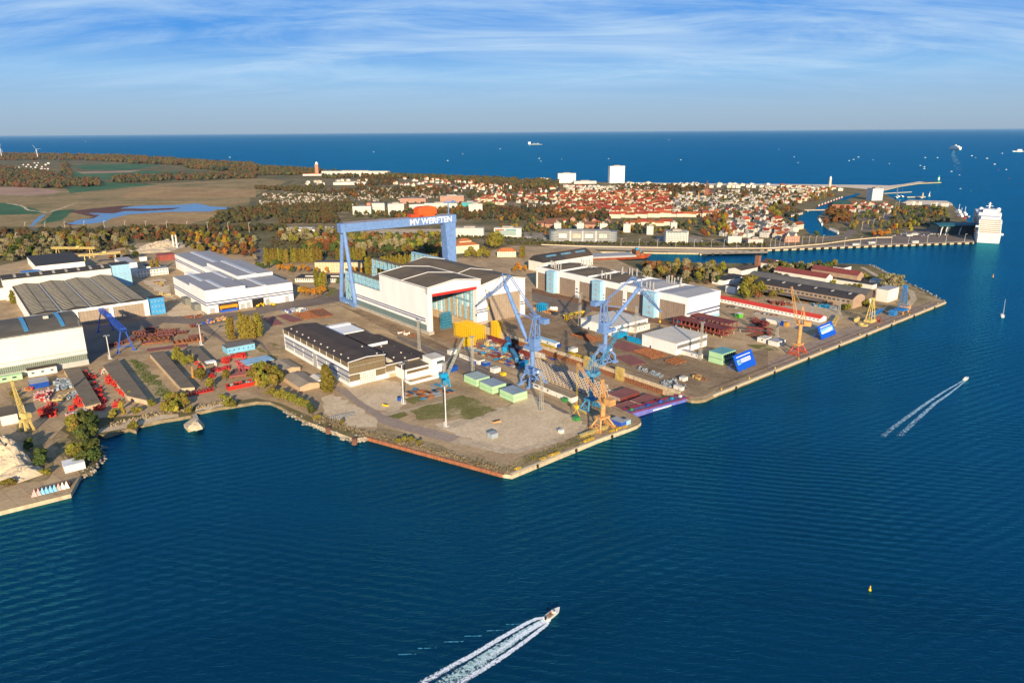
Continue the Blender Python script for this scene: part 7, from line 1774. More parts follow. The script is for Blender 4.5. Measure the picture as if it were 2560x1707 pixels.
# ferry and freighter out at sea
f0 = at(4, 1710, 200, 0)
h = thing('ferry', 'white ferry heading out to sea with a broad pale wake astern', 'ferry', f0, 92)
hull(MB(), 190, 30, 12).build('hull', HW, h); MB().box(-90, -14, 12, 55, 14, 28).box(-60, -12, 28, 40, 12, 38).box(-20, -5, 38, 0, 5, 50).build('superstructure', SW, h)
MB().box(-90.4, -9, 5, -90, 9, 18).build('stern_door', DARK, h)
f1 = at(3, 210, 157, 0)
h = thing('freighter', 'small freighter with white bridge aft far out near the horizon', 'freighter', f1, 180)
hull(MB(), 240, 34, 13).build('hull', GREYS, h); MB().box(70, -14, 13, 110, 14, 48).build('bridge', SW, h); MB().box(-80, -12, 13, 55, 12, 16).box(-50, -3, 16, -45, 3, 34).box(10, -3, 16, 15, 3, 34).build('deck_gear', CREAM, h)
f2 = at(4, 2292, 220, 0)
h = thing('coaster', 'small white ship by the right picture edge near the horizon', 'ship', f2, 170)
hull(MB(), 90, 16, 8).build('hull', HW, h); MB().box(-30, -7, 8, 5, 7, 22).build('bridge', SW, h)
sb = None
for i, (r, x, y) in enumerate([(4, 100, 200), (4, 240, 268), (4, 275, 322), (4, 745, 303), (4, 785, 292), (4, 830, 270), (4, 965, 297), (4, 1115, 330), (4, 1398, 348), (4, 1435, 360), (4, 1435, 376), (4, 1443, 275), (4, 1557, 275), (4, 1684, 402), (4, 1757, 435), (4, 1765, 560), (4, 1870, 258), (4, 1905, 276), (4, 2010, 282), (4, 2080, 335), (4, 2188, 385), (4, 2150, 236), (3, 250, 283), (3, 265, 308), (3, 455, 290), (3, 885, 285), (3, 1440, 112), (3, 1550, 295), (2, 1080, 223), (2, 1898, 240), (2, 1760, 302), (2, 2240, 195), (1, 785, 128), (1, 2110, 272)]):
    P_ = at(r, x, y, 0); L_ = max(6, P_.length / 430)
    if sb is None:
        sb = hull(MB(), 10, 3.2, 1.4).box(-2.5, -1.1, 1.4, 1.5, 1.1, 3.0).build('small_boat', HW)
        o = sb
    else: o = sb.copy(); COL.objects.link(o)
    o.location = P_; o.rotation_euler = (0, 0, math.radians(rnd.uniform(0, 360))); s_ = L_ / 10; o.scale = (s_, s_, s_)
    tag(o, 'tiny white boat dotting the open sea', 'boat', 'tiny boats on the open sea')
sailboat('small sailing yacht off the spit beside the marina pier', at(4, 1482, 628, 0), 20, 11, 16)
# fishing boats and yachts of the inlet
for lab, n, pts, m_, L_ in (('red and white excursion boat moored in the inlet row', 9, ((4, 455, 728), (4, 690, 642)), RED, 17), ('white motor yacht moored at the tree lined inlet bank', 9, ((4, 470, 850), (4, 500, 900)), HW, 12), ('white motor yacht moored in the row at the inlet head', 9, ((4, 560, 945), (4, 650, 978)), HW, 11), ('ochre fishing boat moored at the inlet kiosks', 6, ((4, 210, 822), (4, 320, 795)), mat('ochre_hull', (.6, .32, .05), .6), 13)):
    f = None
    A, B = at(*pts[0]), at(*pts[1])
    for i in range(n):
        p = A.lerp(B, (i + .5) / n); p.z = GZ + .5
        m = hull(MB(), L_, L_ * .28, 1.8, 0).box(-L_ * .3, -L_ * .1, 1.8, L_ * .15, L_ * .1, 4.2, 1).beam((-L_ * .1, 0, 4.2), (-L_ * .1, 0, 8), .3, None, 1)
        if f is None: f = m.build('moored_boat', [m_, HW], None, p, 60); o = f
        else: o = f.copy(); COL.objects.link(o); o.location = p
        tag(o, lab, 'boat', lab + 's')
for i, (x, y) in enumerate(((880, 400), (915, 380), (985, 380))):
    sailboat(('tall ship masts at the far marina, left one', 'tall ship masts at the far marina, middle one', 'tall ship masts at the far marina, right one')[i], at('l', x, y, 0), 80, 24, 40, i == 0)
for i, (x, y) in enumerate(((1735, 790), (1790, 815), (1755, 830))):
    p = at(4, x + 10, y, 0)
    h = thing('tug_boat', ('white tug moored behind the cruise ship, farthest of three', 'grey tug with a tall mast behind the cruise ship, middle of three', 'tug with a red stern nearest the terminal roof')[i], 'tug', p, 100)
    hull(MB(), 30, 9, 3.5).build('hull', (HW, GREYS, RED)[i], h); MB().box(-6, -3, 3.5, 7, 3, 8).box(-2, -2.4, 8, 5, 2.4, 11).beam((0, 0, 11), (0, 0, 24), .7).build('wheelhouse', SW, h)
# freighter laid up in the basin
sa, sb_ = at(3, 990, 1215, 0), at(3, 1325, 1200, 0)
d = sb_ - sa; ang = math.degrees(math.atan2(d.y, d.x))
L0 = 152
h = thing('laid_up_ship', 'long grey decked ship with orange red hull moored in the basin behind the sheds', 'ship', sb_ - d.normalized() * L0 / 2 + Vector((-5, 12, 0)), ang)
hull(MB(), L0, 34, 5).build('hull', mat('orange_red_hull', (.62, .11, .03), .7, .15), h)
MB().box(-L0 / 2 + 2, -16, 5.1, L0 / 2 - 34, 16, 8.0).build('hatch_deck', ROOFG, h)
MB().box(L0 / 2 - 32, -9, 5.5, L0 / 2 - 24, 9, 14).box(L0 / 2 - 22, -6, 5.5, L0 / 2 - 16, 6, 9).build('deck_house', RUST, h)
MB().box(L0 / 2 - 30, -4, 14, L0 / 2 - 26, 0, 18).box(L0 / 2 - 22, 2, 9, L0 / 2 - 18, 6, 12).build('winch', CYAN, h)
# ---------------------------------------------------------------- trees
def leafmat(name, c1, c2, hue=.05, val=.5):
    m = bpy.data.materials.new(name); m.use_nodes = True
    t = m.node_tree; b = t.nodes['Principled BSDF']; b.inputs['Roughness'].default_value = .8; b.inputs['Specular IOR Level'].default_value = .15
    tcn = nd(t, 'ShaderNodeTexCoord'); n = nd(t, 'ShaderNodeTexNoise', i_Scale=.45, i_Detail=4, i_Roughness=.7)
    t.links.new(tcn.outputs['Object'], n.inputs['Vector'])
    mx = nd(t, 'ShaderNodeMix', data_type='RGBA'); mx.inputs[6].default_value = (*c1, 1); mx.inputs[7].default_value = (*c2, 1)
    mr_ = nd(t, 'ShaderNodeMapRange'); mr_.inputs['From Min'].default_value = .35; mr_.inputs['From Max'].default_value = .65
    t.links.new(n.outputs[0], mr_.inputs['Value']); t.links.new(mr_.outputs[0], mx.inputs[0])
    oi = nd(t, 'ShaderNodeObjectInfo'); hs = nd(t, 'ShaderNodeHueSaturation'); t.links.new(mx.outputs[2], hs.inputs['Color'])
    t.links.new(mth(t, 'ADD', mth(t, 'MULTIPLY', oi.outputs['Random'], hue), .5 - hue / 2), hs.inputs['Hue'])
    rr = mth(t, 'FRACT', mth(t, 'MULTIPLY', oi.outputs['Random'], 13.7)); t.links.new(mth(t, 'ADD', mth(t, 'MULTIPLY', rr, val), 1 - val / 2), hs.inputs['Value'])
    t.links.new(hs.outputs[0], b.inputs['Base Color'])
    tr = nd(t, 'ShaderNodeBsdfTranslucent'); t.links.new(hs.outputs[0], tr.inputs[0])
    ms = nd(t, 'ShaderNodeMixShader'); ms.inputs[0].default_value = .25
    t.links.new(b.outputs[0], ms.inputs[1]); t.links.new(tr.outputs[0], ms.inputs[2]); t.links.new(ms.outputs[0], t.nodes['Material Output'].inputs[0])
    return m
L_OLV = leafmat('olive_leaves', (0.178, 0.167, 0.030), (0.321, 0.262, 0.042))
L_GRN = leafmat('green_leaves', (0.071, 0.101, 0.026), (0.131, 0.155, 0.036))
L_ORG = leafmat('autumn_orange_leaves', (0.393, 0.155, 0.024), (0.527, 0.286, 0.036))
L_RUS = leafmat('russet_leaves', (0.202, 0.089, 0.033), (0.321, 0.155, 0.048))
L_WIL = leafmat('silver_willow_leaves', (0.226, 0.190, 0.095), (0.393, 0.333, 0.178))
L_POP = leafmat('poplar_leaves', (0.202, 0.167, 0.026), (0.321, 0.250, 0.042))
L_YEL = leafmat('yellow_leaves', (0.500, 0.357, 0.048), (0.527, 0.476, 0.060))
BARK = mat('bark', (.10, .075, .05), .95, .2, 1.0)
rt_ = random.Random(99)
def crown_mesh(mt, R, ht, z0, lumps, n, s, shape):
    """leaf clumps spread through lumpy volumes; ht is the whole height"""
    m = MB(); L_ = []
    if shape == 'poplar':
        for i in range(lumps):
            f = (i + .5) / lumps; L_.append((rt_.uniform(-.22, .22) * R, rt_.uniform(-.22, .22) * R, z0 + (ht - z0) * f, R * (1.0 if .12 < f < .55 else .85 if f < .12 else 1.15 * (1 - f) ** .5 + .1), (ht - z0) / lumps * .9))
    else:
        for i in range(lumps):
            a = rt_.uniform(0, 6.28); q = R * (.15 + .58 * rt_.random() ** .6); f = rt_.random()
            z = z0 + (ht - z0) * (.28 + .52 * f); k = R * rt_.uniform(.34, .56) * (1 - .25 * f); L_.append((q * math.cos(a) * (1 - .5 * f), q * math.sin(a) * (1 - .5 * f), z, k, k * .85))
        L_.append((0, 0, ht - R * .5, R * .45, R * .45))
    for i in range(n):
        x, y, z, r_, rz = L_[i % len(L_)]
        d = Vector((rt_.gauss(0, 1), rt_.gauss(0, 1), rt_.gauss(0, 1))).normalized()
        q = rt_.uniform(.55, 1.06)
        c = Vector((x + d.x * r_ * q, y + d.y * r_ * q, z + d.z * rz * q))
        nrm = (d + Vector((rt_.uniform(-.7, .7), rt_.uniform(-.7, .7), rt_.uniform(-.3, .9)))).normalized()
        a = nrm.orthogonal().normalized(); b_ = nrm.cross(a); th = rt_.uniform(0, 6.28)
        a, b_ = a * math.cos(th) + b_ * math.sin(th), b_ * math.cos(th) - a * math.sin(th)
        k = s * rt_.uniform(.6, 1.25)
        m.quad([c + a * k, c + b_ * k * .8 + nrm * k * .2, c - a * k, c - b_ * k * .8 + nrm * k * .15])
    return m
def tree_proto(name, mt, R, ht, z0, lumps, n, s, shape, trunk_r):
    m = crown_mesh(mt, R, ht, z0, lumps, n, s, shape)
    root = bpy.data.objects.new(name, None); COL.objects.link(root)
    m.build('crown', mt, root)
    t = MB().tube((0, 0, -.3), (0, 0, ht * .55), trunk_r, trunk_r * .45, 7)
    for i in range(4 if shape != 'poplar' else 2):
        a = 1.57 * i + .4; t.tube((0, 0, ht * (.25 + .06 * i)), (R * .5 * math.cos(a), R * .5 * math.sin(a), ht * .62), trunk_r * .5, trunk_r * .15, 5)
    t.build('trunk', BARK, root)
    return root
TP = {}
def protos_of(key, name, mt, R, ht, z0, lumps, n, s, shape='round', tr=.35, k=2):
    TP[key] = (name, [(mt, R, ht, z0, lumps, n, s, shape, tr) for _ in range(k)], [None] * k, ht)
protos_of('poplar', 'poplar_tree', L_POP, 3.3, 24, 1.5, 9, 620, 1.05, 'poplar', .4, 3)
protos_of('olive', 'broadleaf_tree', L_OLV, 6.0, 13, 1.0, 12, 760, 1.1, 'round', .35, 3)
protos_of('green', 'broadleaf_tree', L_GRN, 6.0, 13, 1.0, 12, 620, 1.15, 'round', .35, 2)
protos_of('orange', 'autumn_tree', L_ORG, 5.0, 12, 1.5, 10, 560, 1.05, 'round', .3, 2)
protos_of('russet', 'autumn_tree', L_RUS, 6.2, 14, 1.5, 12, 620, 1.2, 'round', .35, 3)
protos_of('willow', 'willow_tree', L_WIL, 7.0, 15, 1.0, 14, 760, 1.15, 'round', .45, 3)
protos_of('yellow', 'birch_tree', L_YEL, 3.2, 10, 1.2, 7, 360, .8, 'round', .2, 1)
protos_of('bush', 'bush', L_OLV, 3.4, 5.0, .2, 8, 420, .75, 'round', .2, 2)
def tree(key, P_, ht, label, group, cat='tree', wide=1.0):
    name, specs, made, h0 = TP[key]
    i = rt_.randrange(len(specs))
    if made[i] is None:
        made[i] = tree_proto(name, *specs[i]); r = made[i]
    else:
        r = made[i].copy(); COL.objects.link(r)
        for ch in made[i].children:
            c = ch.copy(); COL.objects.link(c); c.parent = r
    s = ht / h0 * rt_.uniform(.9, 1.1)
    r.location = P_; r.rotation_euler = (0, 0, rt_.uniform(0, 6.28)); r.scale = (s * wide, s * wide, s)
    tag(r, label, cat, group)
KL = {'poplar': 'slender olive poplar', 'olive': 'olive green leafy tree', 'green': 'dark green leafy tree', 'orange': 'orange autumn tree', 'russet': 'russet brown autumn tree', 'willow': 'silvery grey willow', 'yellow': 'small yellow birch', 'bush': 'low olive bush'}
def single(key, r, x, y, ht, where, wide=1.0, grp=None):
    tree(key, at(r, x, y), ht, '%s %s' % (KL[key], where), grp or ('%ss %s' % (KL[key], where)), 'bush' if key == 'bush' else 'tree', wide)
def row(key, r, pts, ht, where, wide=1.0):
    for p in pts: single(key, r, p[0], p[1], ht, where, wide)
def belt(quad, n, keys, ht, where, mind=6.0):
    A, B, C, D = [at(*q) for q in quad]; got = []
    for _ in range(n * 12):
        if len(got) >= n: break
        u, v = rt_.random(), rt_.random()
        p = A.lerp(B, u).lerp(D.lerp(C, u), v)
        if any((p - g).length < mind for g in got): continue
        got.append(p); k = rt_.choice(keys)
        tree(k, p, ht * rt_.uniform(.75, 1.15), '%s %s' % (KL[k], where), '%ss %s' % (KL[k], where))
row('poplar', 5, [(2115, 912), (2140, 914)], 24, 'of the clump left of the rust red plates', 1.1)
row('poplar', 5, [(2225, 908), (2255, 906), (2290, 906), (2325, 905)], 25, 'of the clump left of the rust red plates', 1.1)
row('poplar', 6, [(10, 888), (40, 885)], 25, 'of the clump left of the rust red plates', 1.1)
single('poplar', 6, 655, 1395, 24, 'broad and standing alone at the front corner of the dark workshop', 2.0, 'x1')
row('poplar', 5, [(1405, 285), (1450, 285)], 19, 'of the pair behind the cream office block', 1.2)
single('poplar', 5, 122, 585, 15, 'left of the ribbed skylight hall', 1.6, 'x2')
row('poplar', 6, [(560, 430), (600, 445), (630, 440)], 22, 'of the clump above the orange trees by the big hall', 1.3)
row('orange', 6, [(415, 505), (450, 512), (490, 515), (530, 520), (575, 515), (605, 505)], 12, 'in the row between the striped works and the big hall', 1.2)
row('poplar', 2, [(95 + 24 * i, 1245) for i in range(9)], 24, 'in the left windbreak behind the car park', 1.1)
row('poplar', 2, [(335 + 26 * i, 1235) for i in range(11)], 24, 'in the middle windbreak behind the car park', 1.1)
row('poplar', 2, [(750 + 30 * i, 1215) for i in range(9)], 21, 'behind the long beige block', 1.1)
row('poplar', 2, [(1015 + 28 * i, 1345) for i in range(7)], 26, 'in the tall group behind the big hall', 1.25)
row('poplar', 2, [(1215 + 26 * i, 1270) for i in range(18)], 18, 'in the long hedge row behind the big hall', 1.25)
row('orange', 2, [(215, 1310), (250, 1315), (300, 1325), (340, 1320), (400, 1320), (440, 1310), (480, 1330), (560, 1350), (650, 1335), (880, 1330), (920, 1345), (980, 1340)], 11, 'around the beige block')
row('green', 2, [(20, 1290), (60, 1300), (120, 1290), (160, 1265), (340, 1330), (760, 1430), (200, 1270)], 10, 'at the lawn below the windbreak')
belt(((2, 180, 1060), (2, 760, 1080), (2, 800, 960), (2, 230, 960)), 44, ('willow', 'willow', 'russet', 'olive'), 16, 'in the wood left of the gantry crane', 7)
belt(((2, 860, 1130), (2, 1740, 1180), (2, 1720, 1010), (2, 860, 1010)), 100, ('willow', 'willow', 'russet', 'olive', 'green'), 16, 'in the wood under the gantry crane shadow', 6.5)
belt(((2, 420, 1130), (2, 900, 1150), (2, 860, 1060), (2, 500, 1060)), 34, ('russet', 'green', 'olive', 'orange'), 15, 'between the windbreak and the gantry crane leg', 6.5)
belt(((1, -30, 1240), (1, 460, 1200), (1, 400, 1060), (1, -30, 1060)), 34, ('willow', 'green', 'olive', 'willow'), 18, 'at the left edge behind the black roofed shed', 7)
belt(((1, 460, 1120), (1, 1160, 1110), (1, 1160, 1010), (1, 420, 1020)), 42, ('willow', 'willow', 'olive', 'russet'), 17, 'behind the cream gantry cranes', 7)
belt(((1, 1180, 1060), (1, 1740, 1010), (1, 1700, 940), (1, 1180, 960)), 22, ('willow', 'russet', 'orange', 'green'), 12, 'behind the bare earth mound', 7)
belt(((1, 1740, 1130), (1, 2340, 1230), (1, 2340, 980), (1, 1720, 980)), 56, ('russet', 'orange', 'russet', 'willow', 'olive'), 13, 'beside the striped works car park', 7)
belt(((5, 960, 190), (5, 1290, 230), (5, 1280, 100), (5, 980, 110)), 9, ('willow', 'green', 'russet'), 12, 'around the stepped office block', 7)
belt(((7, 1210, 370), (7, 1650, 390), (7, 1660, 260), (7, 1230, 260)), 20, ('willow', 'olive', 'willow', 'russet'), 16, 'in the group behind the row hall', 6)
belt(((7, 1700, 420), (7, 1940, 420), (7, 1960, 270), (7, 1720, 270)), 14, ('willow', 'olive', 'green'), 15, 'among the spit houses beside the brick tower', 6)
row('olive', 7, [(2130, 540), (2200, 530), (2260, 500), (2160, 470), (2220, 450)], 19, 'of the tall airy group behind the red roofed barrack')
belt(((7, 2240, 590), (8, 140, 530), (8, 180, 440), (7, 2260, 440)), 14, ('green', 'olive', 'bush', 'russet'), 10, 'left of the pinkish brick hall', 6)
belt(((8, -30, 330), (8, 640, 320), (8, 640, 240), (8, -30, 250)), 24, ('olive', 'green', 'green', 'willow'), 13, 'behind the red tiled row', 6)
row('willow', 8, [(1095, 440), (1140, 448), (1185, 440), (1130, 425)], 19, 'of the great rounded clump near the spit tip', 1.1)
row('bush', 8, [(700, 450), (740, 448), (790, 450), (840, 450), (600, 410), (610, 395), (265, 400), (280, 390), (890, 610), (900, 600), (950, 630), (690, 640), (730, 640), (250, 560), (870, 350), (900, 360), (930, 380), (1030, 360)], 7, 'among the sheds of the right spit')
# near shore and left yard
row('olive', 'e', [(1700, 720), (1790, 650), (1880, 620), (2000, 660), (2120, 700), (2200, 790), (2080, 860), (1960, 850), (1830, 780)], 12, 'of the dense clump beside the beige barracks', 1.1)
row('olive', 'e', [(340, 330), (400, 420), (480, 480), (560, 470), (330, 400)], 11, 'between the two bunkers', 1.0)
single('olive', 'e', 760, 760, 13, 'standing round and alone before the short bunker', 1.1, 'x3')
single('olive', 'e', 935, 880, 10, 'above the red box frames row', 1.1, 'x4')
single('olive', 'e', 1220, 740, 10, 'left of the red beam stack', 1.0, 'x5')
single('yellow', 'e', 1800, 900, 11, 'in front of the dense olive clump', 1.0, 'x6')
row('olive', 10, [(75, 335), (150, 405), (205, 440), (250, 430), (300, 460), (360, 480), (410, 500), (470, 520)], 8.5, 'along the rocky near shore', 1.1)
row('green', 10, [(520, 580), (500, 565)], 8, 'at the end of the rocky shore bushes', 1.0)
row('bush', 10, [(550, 620), (580, 610), (790, 655), (1310, 830), (1360, 815), (1420, 820), (1500, 850), (100, 395)], 3.5, 'along the rough near shore')
row('olive', 9, [(1530, 560), (1560, 540), (1600, 560), (1640, 520), (1700, 510), (1560, 470), (1620, 480), (1690, 470)], 10, 'of the shore clump by the ruined jetty')
row('yellow', 9, [(1520, 565), (1630, 570), (1120, 540), (1140, 600), (1700, 490)], 8, 'at the left bay shore')
row('bush', 9, [(1740, 560), (2040, 440), (2080, 500), (2140, 505), (1215, 705), (1235, 700), (1190, 410), (1270, 555), (1240, 560), (1040, 600), (1060, 570), (850, 500), (2100, 470), (1390, 490)], 5, 'at the left bay shore')
row('green', 9, [(790, 700), (820, 660), (770, 640), (860, 700), (850, 770), (880, 990), (850, 1010), (830, 930), (760, 1030), (870, 930), (740, 830), (770, 800)], 10, 'on the shore by the lower left pier', 1.1)
row('olive', 9, [(690, 745), (660, 700), (700, 690), (715, 985), (740, 960), (680, 960), (780, 780)], 10, 'on the shore by the lower left pier', 1.1)
row('green', 9, [(370, 1030), (400, 1050), (360, 970), (270, 900), (400, 990)], 8, 'growing beside the sand heaps')
row('bush', 9, [(80, 1220), (120, 1215), (40, 1230), (400, 1130), (440, 1120), (110, 400), (150, 420), (170, 480), (190, 470)], 4, 'around the sand heaps')
# ---------------------------------------------------------------- woods that read as one mass
WDM = [leafmat('wood_olive', (0.091, 0.086, 0.030), (0.151, 0.126, 0.040)), leafmat('wood_russet', (0.101, 0.060, 0.028), (0.171, 0.091, 0.035)), leafmat('wood_dark', (0.045, 0.055, 0.030), (0.081, 0.081, 0.040)), leafmat('wood_orange', (0.222, 0.101, 0.020), (0.323, 0.161, 0.030))]
def wood(name, quads, hts, mix=(0, 0, 1, 1, 2, 2), seed=1, w_=1.0):
    r = random.Random(seed); m = MB(); ph = (1 + 5 ** .5) / 2
    ico = [Vector(v).normalized() for v in ((-1, ph, 0), (1, ph, 0), (-1, -ph, 0), (1, -ph, 0), (0, -1, ph), (0, 1, ph), (0, -1, -ph), (0, 1, -ph), (ph, 0, -1), (ph, 0, 1), (-ph, 0, -1), (-ph, 0, 1))]
    icf = [(0, 11, 5), (0, 5, 1), (0, 1, 7), (0, 7, 10), (0, 10, 11), (1, 5, 9), (5, 11, 4), (11, 10, 2), (10, 7, 6), (7, 1, 8), (3, 9, 4), (3, 4, 2), (3, 2, 6), (3, 6, 8), (3, 8, 9), (4, 9, 5), (2, 4, 11), (6, 2, 10), (8, 6, 7), (9, 8, 1)]
    for quad, n in quads:
        A, B, C, D = [at(*q) for q in quad]
        for _ in range(int(n * 1.7)):
            u, v = r.random(), r.random(); p = A.lerp(B, u).lerp(D.lerp(C, u), v)
            ht = hts * r.uniform(.6, 1.2); rad = ht * r.uniform(.32, .5) * w_; mm = r.choice(mix)
            for q_ in range(3):
                c = Vector((p.x + r.uniform(-.5, .5) * rad, p.y + r.uniform(-.5, .5) * rad, GZ + ht * (.4 + .2 * q_)))
                k = rad * (1 - .2 * q_)
                m.add([c + Vector((i.x * k * r.uniform(.7, 1.2), i.y * k * r.uniform(.7, 1.2), i.z * k * .95 * r.uniform(.75, 1.15))) for i in ico], icf, mm)
    return kind(m.build(name, WDM), 'stuff')
wood('coast_woods', [(((2, 0, 440), (2, 600, 430), (2, 600, 392), (2, 0, 352)), 420), (((2, 600, 470), (2, 1250, 450), (2, 1240, 435), (2, 600, 400)), 260), (((2, 1200, 455), (2, 1850, 490), (2, 1850, 462), (2, 1200, 440)), 260), (((2, 1850, 500), (3, 0, 550), (3, 60, 485), (2, 1850, 465)), 330), (((3, -40, 560), (3, 440, 560), (3, 420, 500), (3, 0, 485)), 160)], 17, (1, 1, 0, 2, 2), 1)
wood('coast_woods', [(((1, 1180, 330), (1, 1700, 345), (1, 1600, 290), (1, 1180, 268)), 300), (((1, 1700, 370), (1, 2350, 420), (1, 2350, 345), (1, 1650, 302)), 420), (((1, 740, 300), (1, 1200, 320), (1, 1200, 262), (1, 760, 252)), 220), (((1, -60, 300), (1, 740, 300), (1, 760, 250), (1, -60, 238)), 330)], 26, (1, 1, 0, 2), 2)
wood('field_woods', [(((1, -60, 540), (1, 560, 560), (1, 560, 430), (1, -60, 350)), 420), (((1, 480, 545), (1, 920, 540), (1, 900, 490), (1, 480, 470)), 130), (((1, 1020, 510), (1, 1500, 490), (1, 1460, 450), (1, 1050, 455)), 110), (((1, 1450, 490), (1, 2350, 465), (1, 2350, 425), (1, 1450, 440)), 170), (((1, 560, 420), (1, 680, 460), (1, 620, 330), (1, 560, 330)), 40)], 20, (2, 2, 0, 1), 3)
wood('marsh_edge_woods', [(((1, 1900, 900), (2, 250, 830), (2, 250, 700), (1, 1990, 790)), 130), (((1, -60, 1020), (1, 1200, 1000), (1, 1200, 950), (1, -60, 960)), 90), (((1, 1200, 960), (2, 280, 950), (2, 280, 920), (1, 1200, 935)), 120), (((2, 0, 560), (2, 650, 620), (2, 640, 540), (2, 0, 560)), 120), (((2, 220, 880), (2, 760, 880), (2, 740, 800), (2, 220, 770)), 110), (((2, 150, 800), (2, 880, 780), (2, 860, 690), (2, 250, 720)), 140)], 13, (0, 0, 1, 2), 4)
wood('town_trees', [(((2, 1250, 830), (3, 230, 860), (3, 230, 720), (2, 1260, 790)), 220), (((3, 240, 860), (3, 900, 850), (3, 880, 740), (3, 240, 740)), 190), (((2, 900, 560), (2, 1300, 520), (2, 1280, 450), (2, 960, 450)), 110), (((3, 920, 590), (3, 1780, 600), (3, 1780, 540), (3, 930, 535)), 210), (((2, 640, 640), (2, 1700, 640), (2, 1700, 540), (2, 700, 570)), 160), (((2, 1600, 640), (3, 1400, 760), (3, 1400, 600), (2, 1700, 500)), 260), (((3, 1400, 800), (4, 300, 900), (4, 300, 580), (3, 1450, 580)), 180)], 12, (0, 0, 1, 1, 2, 2, 3), 5)
wood('town_trees', [(((3, -100, 960), (3, 2000, 1000), (3, 2000, 870), (3, -100, 850)), 130), (((3, 1440, 800), (3, 2350, 800), (3, 2350, 570), (3, 1480, 600)), 130), (((3, 380, 800), (3, 1440, 790), (3, 1420, 590), (3, 420, 600)), 120), (((4, 700, 960), (4, 1650, 900), (4, 1660, 740), (4, 800, 720)), 110), (((4, 0, 700), (4, 560, 640), (4, 560, 560), (4, 0, 560)), 60), (((2, 900, 830), (2, 2200, 830), (2, 2200, 700), (2, 900, 700)), 190)], 11, (0, 0, 0, 1, 2, 2, 2, 3), 6)
wood('promenade_hedge', [(((3, -100, 1066), (3, 2350, 1090), (3, 2350, 1072), (3, -100, 1050)), 260), (((2, 1860, 1010), (3, 300, 1045), (3, 300, 1030), (2, 1860, 1000)), 60)], 4.5, (0, 0, 2), 7, 1.3)
belt(((3, 1745, 1010), (3, 1985, 990), (3, 1990, 810), (3, 1780, 800)), 22, ('russet', 'russet', 'orange', 'olive'), 17, 'on the waterfront slope right of the white balcony block', 8)
belt(((4, 520, 920), (4, 750, 930), (4, 740, 750), (4, 540, 750)), 26, ('russet',), 17, 'in the dark grove on the inlet island', 8)
belt(((4, 910, 1000), (4, 1090, 1000), (4, 1080, 960), (4, 920, 960)), 8, ('orange',), 12, 'along the terminal road, left end', 6)
belt(((4, 1100, 990), (4, 1390, 960), (4, 1390, 890), (4, 1120, 920)), 14, ('orange', 'olive', 'yellow'), 13, 'along the terminal road, right end', 6)
belt(((4, -10, 830), (4, 190, 820), (4, 190, 730), (4, 10, 740)), 12, ('russet', 'olive'), 14, 'on the town bank of the inlet', 7)
belt(((4, 1230, 870), (4, 1560, 860), (4, 1560, 740), (4, 1240, 750)), 20, ('green', 'russet', 'green'), 12, 'between the tracks and the cruise terminal', 8)
belt(((4, 300, 730), (4, 620, 640), (4, 590, 610), (4, 300, 680)), 14, ('russet', 'olive'), 11, 'lining the old harbour channel', 8)
belt(((3, -60, 1000), (3, 310, 1020), (3, 310, 960), (3, -60, 940)), 8, ('olive', 'green', 'russet'), 8, 'on the paving left of the glass building', 8)
belt(((3, 250, 960), (3, 1400, 985), (3, 1400, 900), (3, 250, 880)), 16, ('olive', 'russet', 'green'), 11, 'between the villas behind the waterfront', 9)
single('green', 4, 440, 1000, 13, 'round and alone at the inlet head', 1.3, 'x7')
row('olive', 'i', [(480, 1330), (560, 1340), (640, 1330), (520, 1280), (600, 1290)], 26, 'of the tall clump between the two orange roofed houses', 1.0)
row('olive', 'i', [(60, 1500), (180, 1500), (300, 1510), (420, 1510), (120, 1450), (360, 1450)], 15, 'in front of the orange roofed villa', 1.2)
row('poplar', 'i', [(1040, 1500), (1090, 1500)], 19, 'of the pair beside the basin head', 1.3)
row('orange', 3, [(30, 1330), (80, 1320), (120, 1320), (170, 1270), (60, 1290)], 11, 'left of the arched shed')
wood('belt_understory', [(((1, -60, 1230), (1, 1180, 1110), (1, 1180, 990), (1, -60, 1000)), 260), (((1, 1180, 1010), (1, 2350, 1200), (1, 2350, 980), (1, 1180, 950)), 240), (((2, 40, 1200), (2, 1740, 1190), (2, 1720, 990), (2, 180, 960)), 420), (((7, 1210, 390), (7, 1960, 420), (7, 1960, 270), (7, 1220, 260)), 90), (((8, -60, 420), (8, 640, 330), (8, 620, 250), (8, -60, 260)), 90)], 6.5, (0, 0, 2, 2, 1), 8, 1.3)
wood('allotment_shrubs', [(((2, 0, 745), (2, 900, 720), (2, 820, 600), (2, 60, 610)), 260), (((2, 860, 690), (2, 1700, 640), (2, 1700, 545), (2, 1000, 560)), 260)], 6.5, (0, 1, 2, 2), 9, 1.1)
